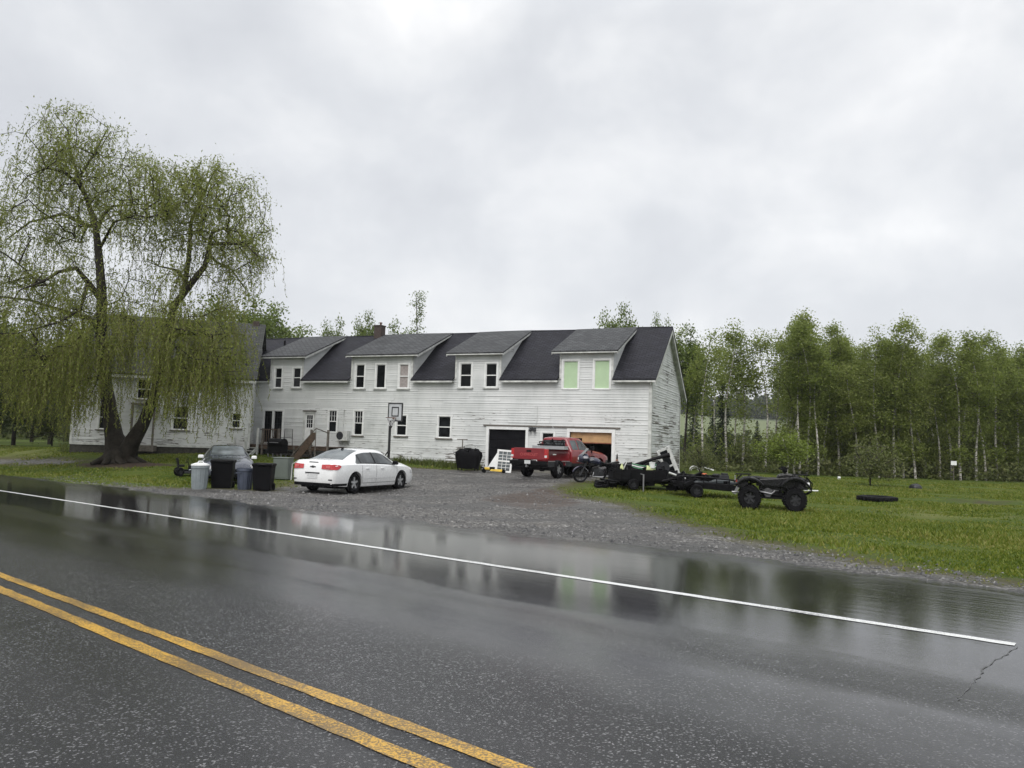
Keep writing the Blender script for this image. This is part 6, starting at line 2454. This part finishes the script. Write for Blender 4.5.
def proto_tree(name, label, cat, H, stems, att, leafm, barkm, rg, per, sig, size, loc=(0, 0, 0), rtip=.012, twigm=None, group=None, sigz=.8):
    root = T(name, label, cat, loc, 0, group)
    PA, q, tips, ns, n = grow(stems, att, rg, rtip)
    stem_mesh(stems, barkm, root, n=8)
    quads_object('branches', q, twigm or M['twig'], root)
    c = np.repeat(PA[tips], per, 0) + rg.normal(size=(len(tips) * per, 3)) * np.array([sig, sig, sig * sigz])
    quads_object('crown', leaves(c, size, rg), leafm, root)
    return root
def wavy(rg, H, lean=.5, r0=.12, r1=.03, n=8, bow=.25):
    ph = rg.uniform(0, 6.28)
    lx, ly = rg.normal(size=2) * lean
    pts, rs = [], []
    for k in range(n + 1):
        f = k / n
        pts.append((lx * f * f + bow * math.sin(f * 5 + ph) * f, ly * f * f + bow * math.cos(f * 4 + ph) * f, H * f - (.3 if k == 0 else 0)))
        rs.append(r0 + (r1 - r0) * f ** .8)
    return pts, rs
def birch_proto(seed, H, spread, low, dens, name, label, group, leaf='birch_leaf', lean=.7):
    rg = np.random.default_rng(seed)
    st = wavy(rg, H * .93, lean, .115, .024, 9, .42)
    tp = np.array(st[0])
    zc = np.concatenate([rg.uniform(low, .99, dens - dens // 6) ** .9, rg.uniform(.14, low, dens // 6)])
    ax = np.stack([np.interp(zc * H, tp[:, 2], tp[:, 0]), np.interp(zc * H, tp[:, 2], tp[:, 1]), zc * H], 1)
    prof = np.interp(zc, [.15, low, low + .15, .62, .85, 1.0], [.35, .55, .85, 1.0, .72, .16])
    a = rg.uniform(0, 6.28, dens)
    r = spread * 1.22 * prof * rg.uniform(.2, 1, dens) ** .6
    att = ax + np.stack([np.cos(a) * r, np.sin(a) * r, rg.normal(size=dens) * .2], 1)
    return proto_tree(name, label, 'tree', H, [st], att, M[leaf], M['birch_bark'], rg, 44, .30, .175, rtip=.010, group=group)
WOODS = 'birches of the wood behind the lawn'
GAPT = 'sparse trees in the gap beside the house'
protos = [birch_proto(20 + i, h, s, lo, d, 'birch_tree', 'slender birch with a pale trunk in the dense wood behind the lawn', WOODS) for i, (h, s, lo, d) in enumerate(((12.3, 1.7, .42, 175), (11.6, 1.5, .50, 125), (12.8, 1.9, .36, 190), (11.0, 1.3, .55, 95), (12.0, 1.6, .30, 165), (11.8, 1.8, .45, 150), (9.6, 1.5, .25, 130), (12.6, 1.2, .58, 85)))]
sparse = [birch_proto(40 + i, h, s, lo, d, 'birch_tree', 'thin sparse birch in the open gap between the house and the dense wood', GAPT, lean=.5) for i, (h, s, lo, d) in enumerate(((10.6, 1.25, .50, 75), (11.0, 1.3, .55, 60)))]
rg = np.random.default_rng(77)
spots = []
front = [793, 801, 808, 817, 823, 838, 858, 866, 878, 893, 904, 916, 928, 941, 953, 962, 975, 984, 996, 1008, 1017, 1030, 1046]
for x in front:
    spots.append((x + rg.uniform(-2, 2), rg.uniform(57, 61)))
for x in np.arange(789, 1130, 13):
    spots.append((x + rg.uniform(-5, 5), rg.uniform(62, 70)))
for x in np.arange(788, 1110, 13):
    spots.append((x + rg.uniform(-6, 6), rg.uniform(71, 84)))
for x in np.arange(790, 1100, 16):
    spots.append((x + rg.uniform(-6, 6), rg.uniform(86, 104)))
used = set()
for i, (x, d) in enumerate(spots):
    p = on(x, d)
    k = int(rg.integers(len(protos)))
    edge_fall = 1.0 if x < 845 else .93
    sc = rg.uniform(.84, 1.04) * edge_fall * (1.0 if d < 72 else 1.10)
    ang = rg.uniform(0, 6.28)
    if k not in used:
        used.add(k)
        protos[k].location = p
        protos[k].rotation_euler = (0, 0, ang)
        protos[k].scale = (sc, sc, sc)
    else:
        c_ = dup(protos[k], p, ang, scale=(sc * 1.02, sc * 1.02, sc))
        c_.rotation_euler = (rg.normal() * .035, rg.normal() * .035, ang)
for k, pr in enumerate(protos):
    if k not in used:
        pr.location = on(1060 + 8 * k, 66)
gaps = [(703, 58, 0, 1.0), (727, 60, 1, 1.03), (743, 61, 0, 1.04), (765, 60, 1, .98), (686, 72, 0, 1.22), (694, 66, 1, .93), (735, 74, 0, 1.1), (776, 66, 1, 1.05), (716, 70, 1, 1.05)]
for i, (x, d, k, sc) in enumerate(gaps):
    p = on(x, d)
    if i < 2:
        sparse[k].location = p
        sparse[k].scale = (sc,) * 3
        sparse[k].rotation_euler = (0, 0, 1.0 + i)
    else:
        dup(sparse[k], p, rg.uniform(0, 6.28), scale=sc)

# other trees: over the roof, behind the willow, bushes
def round_proto(seed, H, label, cat, group, leafm, rx, zc, rz, n=150, per=40, size=.19, sig=.36, stems=1, name='leafy_tree', r0=.16, barkm='bark'):
    rg = np.random.default_rng(seed)
    sts = []
    for k in range(stems):
        sts.append(wavy(rg, H * rg.uniform(.7, .88), .35 if stems == 1 else .8, r0, .03, 7, .3))
    cs = [ell(rg, n // 4, (rg.normal() * rx * .35, rg.normal() * rx * .35, H * zc + rg.normal() * H * .08), (rx * rg.uniform(.5, .85), rx * rg.uniform(.5, .85), H * rz * rg.uniform(.6, 1.0))) for _ in range(4)]
    att = np.concatenate(cs)
    att = att[att[:, 2] > H * .12]
    return proto_tree(name, label, cat, H, sts, att, M[leafm], M[barkm], rg, per, sig, size, group=group)
BEH = 'leafy trees showing above the roof'
t0 = round_proto(60, 11, 'fresh green leafy tree showing above the roof near the right gable', 'tree', None, 'tree_leaf', 2.4, .66, .30, 190, 46, .23, .36)
t0.location = on(619, 62); t0.scale = (.72, .72, 1.20)
def tree_copy(x, d, sc, label, src=None):
    return dup(src or t0, on(x, d), rg.uniform(0, 6.28), label, scale=sc)
tree_copy(655, 66, (.42, .42, 1.20), 'narrow green treetop peeping over the ridge at the right end of the roof')
tree_copy(684, 62, (.8, .8, 1.06), 'green tree standing just behind the right gable corner')
tree_copy(238, 72, (1.4, 1.4, 1.32), 'broad green treetop above the end of the willow-hidden house')
tree_copy(266, 74, (1.05, 1.05, 1.30), 'rounded green treetop left of the long roof behind the house')
tree_copy(331, 80, (.6, .6, 1.27), 'small green treetop above the ridge left of the chimney')
tree_copy(361, 76, (.6, .6, 1.28), 'bushy green treetop above the ridge just left of the chimney')
tree_copy(391, 80, (.8, .8, 1.26), 'faint green treetop above the ridge just right of the chimney')
tree_copy(296, 88, (1.2, 1.2, 1.30), 'low pale treetop above the roof beyond the leftmost dormer')
rgp = np.random.default_rng(66)
st = wavy(rgp, 14.5, .2, .12, .03)
zc = rgp.uniform(7, 15, 90)
att = np.stack([rgp.normal(size=90) * .35, rgp.normal(size=90) * .35, zc], 1)
pop = proto_tree('poplar_tree', 'tall thin poplar spire rising above the roof right of the chimney', 'tree', 15, [st], att, M['tree_leaf'], M['bark'], rgp, 16, .22, .17, loc=on(413, 74), rtip=.01)
pop.scale = (.9, .9, 1.07)
LT = 'dark trees behind the willow'
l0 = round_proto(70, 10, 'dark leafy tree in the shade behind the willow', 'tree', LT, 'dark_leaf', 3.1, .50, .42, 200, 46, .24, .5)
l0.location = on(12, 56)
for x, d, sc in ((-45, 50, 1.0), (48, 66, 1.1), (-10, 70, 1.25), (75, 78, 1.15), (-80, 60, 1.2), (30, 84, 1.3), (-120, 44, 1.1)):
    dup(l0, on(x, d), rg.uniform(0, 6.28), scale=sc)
b1 = round_proto(80, 3.0, 'bright green rounded bush with a pale stem at the wood edge behind the quad bike', 'bush', None, 'bush_leaf', 1.55, .56, .36, 120, 40, .13, .22, 1, 'bush', .06, 'birch_bark')
b1.location = on(787, 54); b1.scale = (1.15, 1.15, 1.05)
b2 = round_proto(81, 2.6, 'dull green many-stemmed round bush standing alone on the lawn', 'bush', None, 'brush', 1.45, .55, .36, 130, 26, .11, .22, 4, 'bush', .035)
b2.location = gp(870, 486); b2.scale = (1.05, 1.05, 1.08)
for x, y, sc, lab in ((52, 446, 1.35, 'dark shrub at the lawn edge left of the willow trunk'), (76, 447, .8, 'small dark shrub against the corner of the willow-hidden house'), (700, 473, .8, 'low scrubby bush just right of the gable corner'), (742, 470.5, .95, 'scrubby bush beneath the sparse birches'), (768, 471, 1.0, 'scrubby bush left of the bright green bush')):
    p = gp(x, y)
    dup(b2, p, rg.uniform(0, 6.28), lab, scale=sc)
def spruce(seed, H, rb):
    rg = np.random.default_rng(seed)
    root = T('spruce_tree', 'dark narrow spruce in the gap between the house and the dense wood', 'tree', (0, 0, 0), 0, 'dark spruces in the gap')
    stem_mesh([([(0, 0, -.2), (0, 0, H)], [.09, .015])], M['bark'], root, n=7)
    cs = []
    for k in range(26):
        f = k / 26
        z = H * (.12 + .86 * f)
        R_ = rb * (1 - f) + .12
        for q in range(9):
            a = rg.uniform(0, 6.28)
            m = max(2, int(R_ / .1))
            rr_ = np.linspace(.05, R_ * rg.uniform(.7, 1.05), m)
            c = np.stack([rr_ * math.cos(a), rr_ * math.sin(a), z - rr_ * .28 + .05], 1)
            cs.append(np.repeat(c, 3, 0) + rg.normal(size=(m * 3, 3)) * .06)
    quads_object('crown', leaves(np.concatenate(cs), .17, rg, .1, .4), M['needle'], root)
    return root
s0 = spruce(90, 7.5, 1.15)
s0.location = on(722, 63)
dup(s0, on(693, 70), 1.0, scale=.95)
dup(s0, on(757, 72), 2.0, scale=.62)
dup(s0, on(712, 84), 2.6, scale=.9)

# undergrowth along the wood edge
def undergrowth():
    rg = np.random.default_rng(5)
    cs = []
    for k in range(1700):
        x = rg.uniform(680, 1180)
        d = rg.choice([rg.uniform(57.5, 63), rg.uniform(62, 78), rg.uniform(78, 100)])
        if x < 785 and rg.random() < .3:
            continue
        p = on(x, d)
        h = rg.uniform(.4, 1.6) if d < 60 else rg.uniform(.8, 5.6) * (1 if rg.random() < .7 else .5)
        if x < 785: h *= .6
        m = int(26 + h * 16)
        c = np.array(p)[None, :] + np.stack([rg.normal(size=m) * .65, rg.normal(size=m) * .65, np.abs(rg.random(m)) ** .8 * h], 1)
        cs.append(c)
    c = np.concatenate(cs)
    o = quads_object('undergrowth', leaves(c, .26, rg, .2, .55), M['brush'])
    tag(o, 'tangled scrub under the birches', kind='stuff')
undergrowth()
def far_wood():
    rg = np.random.default_rng(6)
    cs = []
    for k in range(1100):
        x = rg.choice([rg.uniform(815, 1250), rg.uniform(815, 1250), rg.uniform(-420, 90)])
        d = rg.uniform(104, 140)
        p = on(x, d)
        h = rg.uniform(3, 7.5) if x > 800 else rg.uniform(5, 11)
        m = 90
        c = np.array(p)[None, :] + np.stack([rg.normal(size=m) * 1.5, rg.normal(size=m) * 1.5, rg.random(m) ** .8 * h], 1)
        cs.append(c)
    o = quads_object('deep_wood', leaves(np.concatenate(cs), .62, rg, .2, .6), M['brush'])
    tag(o, 'dim depth of the woods behind the front trees', kind='stuff')
far_wood()

# ------------------------------------------------------------------ the willow
def willow():
    rg = np.random.default_rng(21)
    D0 = 36.0
    base = gp(120, 463)
    D0 = base.y
    def W(x, y, dd=0.0):
        p = at(x, y, D0 + dd)
        return np.array(p)
    root = T('weeping_willow', 'tall forked weeping willow with thin hanging spring leaves on the left lawn', 'tree', base)
    B = np.array(base)
    zf = lambda pts, rs: ([tuple(np.array(p) - B) for p in pts], rs)
    main = zf([W(119, 470), W(119, 461), W(118, 450), W(114, 436), W(110, 412, .2), W(105, 380, .3), W(101, 340, .2), W(102, 297, 0), W(99, 256, -.2), W(95, 222, 0), W(86, 197, .2), W(78, 176, .3), W(70, 150, .3), W(68, 128, .2)], [1.0, .80, .60, .42, .34, .30, .27, .23, .18, .14, .10, .075, .05, .025])
    right = zf([W(126, 455, -.1), W(132, 442, -.2), W(143, 424, -.4), W(155, 394, -.6), W(164, 350, -.6), W(174, 306, -.5), W(190, 285, -.4), W(205, 266, -.3), W(209, 249, -.2), W(212, 233, 0), W(224, 228, .2), W(241, 233, .5)], [.50, .38, .29, .235, .205, .18, .16, .13, .10, .08, .06, .03])
    r2 = zf([W(184, 291, -.4), W(189, 256, .3), W(191, 222, .6), W(203, 195, .8), W(214, 172, .9)], [.14, .11, .09, .06, .03])
    r3 = zf([W(213, 244, -.2), W(226, 243, -.8), W(246, 245, -1.3), W(258, 256, -1.6)], [.08, .06, .045, .025])
    r4 = zf([W(190, 285, -.4), W(176, 270, .8), W(158, 266, 1.4)], [.10, .06, .03])
    l1 = zf([W(101, 300, 0), W(88, 282, -.5), W(76, 268, -.9), W(58, 272, -1.6), W(44, 281, -2.2), W(20, 290, -2.6)], [.16, .13, .11, .08, .06, .03])
    l2 = zf([W(86, 197, .2), W(78, 183, -.4), W(64, 172, -1), W(46, 168, -1.5), W(28, 176, -2)], [.09, .08, .06, .045, .02])
    l3 = zf([W(79, 178, .3), W(91, 159, .6), W(101, 141, 1.0), W(108, 128, 1.2)], [.07, .055, .04, .02])
    l4 = zf([W(96, 232, 0), W(104, 214, .6), W(113, 206, 1), W(147, 204, 1.6)], [.10, .08, .06, .03])
    l5 = zf([W(99, 250, -.1), W(114, 222, -.9), W(136, 215, -1.8)], [.08, .06, .03])
    l6 = zf([W(101, 330, .2), W(88, 318, 1.2), W(66, 312, 2.4), W(30, 300, 3.6), W(-10, 296, 4)], [.17, .13, .10, .07, .03])
    l7 = zf([W(96, 225, 0), W(88, 226, 1.5), W(62, 214, 2.8), W(30, 222, 3.6), W(6, 240, 4)], [.12, .10, .08, .05, .03])
    l8 = zf([W(88, 284, -.5), W(80, 310, -1.4), W(60, 322, -2.4), W(30, 330, -3)], [.09, .07, .05, .03])
    r5 = zf([W(165, 345, -.6), W(186, 330, -1.8), W(214, 335, -2.8)], [.10, .07, .03])
    r6 = zf([W(208, 252, -.2), W(216, 262, 1.2), W(232, 270, 2.4), W(246, 290, 3)], [.08, .06, .045, .025])
    stems = [main, right, r2, r3, r4, l1, l2, l3, l4, l5, l6, l7, l8, r5, r6]
    stem_mesh(stems, M['bark'], root, n=12)
    # root flare
    b = MB()
    for k in range(9):
        a = k * 2 * math.pi / 9 + .2
        b.tube([(0.35 * math.cos(a), .35 * math.sin(a), .55), (.7 * math.cos(a), .7 * math.sin(a), .16), (1.25 * math.cos(a + .2), 1.25 * math.sin(a + .2), -.06)], [.30, .20, .10], 8)
    b.build('root_flare', M['bark'], root, smooth=80)
    m = FPX / D0
    def lobe(n, cx, cy, rx, ry, dd, rd, shell=.3):
        c = W(cx, cy, dd) - B
        return ell(rg, n, c, (rx / m, rd, ry / m), shell)
    att = np.concatenate([lobe(130, 40, 340, 66, 56, -1, 4.4), lobe(110, 198, 345, 50, 46, -1.5, 3.4), lobe(46, 206, 368, 42, 30, -2, 2.6), lobe(36, 60, 380, 44, 28, -2.5, 2.2), lobe(60, 105, 330, 50, 40, -2.5, 2.0), lobe(70, 150, 195, 40, 42, .3, 3.2), lobe(50, 178, 200, 36, 40, -.4, 3.0), lobe(40, 246, 250, 30, 42, -.3, 2.6), lobe(190, 78, 180, 72, 74, .3, 4.2, .2), lobe(60, 78, 150, 44, 42, .3, 2.6), lobe(190, 216, 220, 56, 62, 0, 3.8, .2), lobe(40, 222, 190, 36, 32, .3, 2.6), lobe(130, 22, 250, 62, 60, 0, 4.6), lobe(80, 138, 222, 40, 44, 0, 3.5), lobe(60, 90, 290, 75, 36, 0, 4), lobe(50, 200, 300, 50, 40, -.5, 3.4), lobe(30, 30, 210, 40, 45, 0, 3.5)])
    PA, q, tips, ns, n = grow(stems, att, rg, .011, .5, .16, .40, .7)
    quads_object('branches', q, M['bark'], root)
    # hanging strands
    src = np.concatenate([np.repeat(PA[tips], 4, 0), np.repeat(PA[tips][PA[tips][:, 2] < 7.5], 2, 0), PA[rg.integers(ns, n, 1200)]])
    src = src + rg.normal(size=src.shape) * .24
    src = src[src[:, 0] < 7.0]
    axis_ = np.array([0.0, 0.0])
    V, ST = [], []
    for s in src:
        out = np.array([s[0] - (1.2 if s[0] > 2.4 else -.6) * 1.0, s[1], 0.0])
        if s[0] > 2.4:
            out = np.array([s[0] - 4.3, s[1], 0])
        ln = np.linalg.norm(out[:2]) + 1e-6
        out = out / ln + np.append(rg.normal(size=2) * .5, 0)
        hang = (rg.gamma(2.2, .62) + .3) * (1.0 if s[2] < 7 else (.55 if s[2] < 10.5 else .34))
        px_ = s[0] + B[0]
        zmin = 1.0
        if s[0] > 5.6: zmin = 4.4 + (s[0] - 5.6) * 1.6
        if rg.random() < .12: hang *= 2.0
        hang = min(hang, max(.4, s[2] - zmin - rg.random() * 1.6))
        k = max(4, int(hang / .078))
        f = np.arange(k) / k
        reach = rg.uniform(.15, .75) * min(1, hang / 1.5) * (.4 if s[0] > 6.3 else 1)
        pts = s[None, :] + out[None, :] * (reach * (1 - np.exp(-f * 3)))[:, None]
        rise = rg.uniform(.05, .30)
        pts[:, 2] += rise * np.sin(np.minimum(1, f * 3.0) * math.pi) * .8 - hang * f ** 1.15
        pts[:, :2] += np.cumsum(rg.normal(size=(k, 2)) * .018, 0)
        ST.append(np.stack([pts[:-1], pts[1:]], 1))
        keep = rg.random(k) < .88
        p = pts[keep]
        kk = len(p)
        az = rg.uniform(0, 6.283, kk)
        tip_ = np.stack([np.cos(az) * .55, np.sin(az) * .55, -np.ones(kk) * rg.uniform(.4, 1.1)], 1)
        tip_ /= np.linalg.norm(tip_, axis=1, keepdims=True)
        sd_ = np.cross(tip_, rg.normal(size=(kk, 3)))
        sd_ /= np.linalg.norm(sd_, axis=1, keepdims=True)
        L = rg.uniform(.085, .16, kk)[:, None]
        w_ = L * .34
        V.append(np.stack([p, p + tip_ * L * .45 + sd_ * w_ * .5, p + tip_ * L, p + tip_ * L * .45 - sd_ * w_ * .5], 1))
    tc_ = PA[tips]
    c = np.repeat(tc_, 34, 0) + rg.normal(size=(len(tc_) * 34, 3)) * np.array([.30, .30, .26])
    V.append(leaves(c, .13, rg, .1, .40))
    quads_object('crown', np.concatenate(V), M['willow_leaf'], root)
    e = np.concatenate(ST)
    quads_object('hanging_twigs', edge_quads(e[:, 0], e[:, 1], np.full(len(e), .0065), np.full(len(e), .0055), 3), M['willow_twig'], root)
M['willow_twig'] = simple('willow_twig', (0.12, 0.11, 0.035), 0.7, var=.3)
willow()

# ------------------------------------------------------------------ grass, weeds, loose stones
def scatter_grass():
    rg = np.random.default_rng(31)
    n = 640000
    d = 5.0 + 47.5 * rg.random(n) ** 1.55
    x = (rg.uniform(-180, 1500, n) - 512) / FPX * d
    u = x * RUV.x + d * RUV.y
    v = x * RVV.x + d * RVV.y
    sd1 = sdist(GRAVEL, x, d)
    sd2 = sdist(PATHP, x, d)
    sd3 = np.maximum(sdist(DIRT2, x, d), sdist(UNDER, x, d))
    nz = np.sin(x * 1.7 + 3 * np.sin(d * .9)) * np.cos(d * 1.3 + x * .6) * .55 + rg.normal(size=n) * .35
    dns = np.clip((-sd1 - .1) / 2.4, 0, 1) ** 1.2
    pat = np.sin(x * .55 + 2.2 * np.sin(d * .31)) + np.sin(d * .62 + 1.7 * np.sin(x * .43 + 1)) + .5 * np.sin(x * 1.9 + d * 1.3)
    keep = (sd1 + nz * .5 < .25) & (rg.random(n) < .06 + .94 * dns) & ((pat < 1.45) | (rg.random(n) < .3)) & (sd2 + nz < -.3) & (v > 10.55) & (sd3 + nz * .5 < 0)
    loc = np.array([[p.x, p.y] for p in (HO,)])[0]
    lt = (x - HO.x) * TL.x + (d - HO.y) * TL.y
    ln_ = (x - HO.x) * -math.sin(HA) + (d - HO.y) * -math.cos(HA)
    keep &= ~((lt > -.3) & (ln_ < .1))
    x, d = x[keep], d[keep]
    z = gz(x, d)
    n = len(x)
    clump = np.sin(x * .9 + 2 * np.sin(d * .45)) * np.sin(d * .7 + 1.5 * np.sin(x * .37))
    h = rg.uniform(.02, .055, n) * (1 + 1.2 * np.clip(clump, -.4, 1)) * (.5 + .5 * np.clip((-sd1[keep]) / 3, 0, 1)) + .008
    a = rg.uniform(0, 6.283, n)
    wd = rg.uniform(.012, .022, n) * (1 + d / 28)
    dx, dy = np.cos(a) * wd, np.sin(a) * wd
    lx, ly = rg.normal(size=n) * h * .55, rg.normal(size=n) * h * .55
    V = np.stack([np.stack([x - dx, d - dy, z - .02], 1), np.stack([x + dx, d + dy, z - .02], 1), np.stack([x + lx, d + ly, z + h], 1)], 1)
    o = quads_object('grass', V, M['grass_blade'], per=3)
    tag(o, 'short mown grass of the lawn', kind='stuff')
    # taller weeds against the foundation and along the driveway edge
    P_ = []
    for k in range(900):
        t_ = rg.choice([rg.uniform(9.2, 18.0), rg.uniform(9.0, 12.2), rg.uniform(-.3, 1.6)])
        y_ = abs(rg.normal()) * .35 + .08
        p = HO + TL * t_ - Vector((math.sin(HA), math.cos(HA), 0)) * y_
        P_.append((p.x, p.y, .18 * rg.uniform(.6, 2.4)))
    for k in range(500):
        p = gp(rg.uniform(60, 250), rg.uniform(446, 452)) if k % 3 else gp(rg.uniform(668, 690), rg.uniform(468, 474))
        P_.append((p.x, p.y, .16 * rg.uniform(.6, 2.6)))
    P_ = np.array(P_)
    Pq = np.repeat(P_, 9, 0)
    n = len(Pq)
    x = Pq[:, 0] + rg.normal(size=n) * .06
    d = Pq[:, 1] + rg.normal(size=n) * .06
    h = Pq[:, 2] * rg.uniform(.6, 1.2, n)
    z = gz(x, d)
    a = rg.uniform(0, 6.283, n)
    wd = rg.uniform(.02, .035, n)
    dx, dy = np.cos(a) * wd, np.sin(a) * wd
    lx, ly = rg.normal(size=n) * h * .4, rg.normal(size=n) * h * .4
    V = np.stack([np.stack([x - dx, d - dy, z - .03], 1), np.stack([x + dx, d + dy, z - .03], 1), np.stack([x + lx, d + ly, z + h], 1)], 1)
    o = quads_object('weeds', V, M['weeds'], per=3)
    tag(o, 'taller weeds growing along the foundations', kind='stuff')
scatter_grass()
def stones():
    rg = np.random.default_rng(41)
    n = 4200
    u = rg.uniform(-34, 6, n)
    ev = np.array([edge_v(a) for a in u])
    v = ev + rg.gamma(1.3, .6, n) + .07
    x = u * RUV.x + v * RVV.x
    y = u * RUV.y + v * RVV.y
    k = 12000
    xx = rg.uniform(-9, 7, k)
    yy = rg.uniform(10.5, 34, k)
    ins = (sdist(GRAVEL, xx, yy) > .3) & (xx * RVV.x + yy * RVV.y > 10.75)
    x = np.concatenate([x, xx[ins]])
    y = np.concatenate([y, yy[ins]])
    n = len(x)
    z = gz(x, y)
    r = rg.gamma(1.8, .007, n) + .006
    oct_ = np.array([(1, 0, 0), (0, 1, 0), (-1, 0, 0), (0, -1, 0), (0, 0, .8), (0, 0, -.6)], float)
    tri = [(0, 1, 4), (1, 2, 4), (2, 3, 4), (3, 0, 4)]
    a = rg.uniform(0, 6.283, n)
    pts = oct_[None] * rg.uniform(.6, 1.3, (n, 6, 1)) * r[:, None, None]
    ca, sa = np.cos(a)[:, None], np.sin(a)[:, None]
    X = pts[..., 0] * ca - pts[..., 1] * sa + x[:, None]
    Y = pts[..., 0] * sa + pts[..., 1] * ca + y[:, None]
    Z = pts[..., 2] + z[:, None] + .006
    Q = np.stack([X, Y, Z], -1)
    V = np.concatenate([Q[:, list(t_)] for t_ in tri])
    m, t, b = new_mat('loose_stone')
    g = N(t, 'ShaderNodeNewGeometry')
    setin(t, b, 'Base Color', ramp(t, g.outputs['Random Per Island'], [(0.1, (.03, .03, .031)), (.7, (.095, .094, .092)), (1.0, (.20, .195, .19))]))
    setin(t, b, 'Roughness', .5)
    o = quads_object('loose_gravel', V, m, per=3)
    tag(o, 'loose stones along the broken edge of the asphalt', kind='stuff')
stones()

# ------------------------------------------------------------------ rainy air
hz = MB()
hz.bb(-1050, 1050, -1050, 1050, -4.0, 62.0)
hm = bpy.data.materials.new('haze')
hm.use_nodes = True
ht = hm.node_tree
ht.nodes.clear()
hv = N(ht, 'ShaderNodeVolumePrincipled', ins={'Density': 0.00022, 'Color': (0.93, 0.95, 0.97, 1), 'Anisotropy': 0.2})
ho = N(ht, 'ShaderNodeOutputMaterial')
ht.links.new(hv.outputs[0], ho.inputs['Volume'])
tag(hz.build('haze', hm), 'thin rainy haze', kind='stuff')

print('SCRIPT DONE', len(bpy.data.objects))
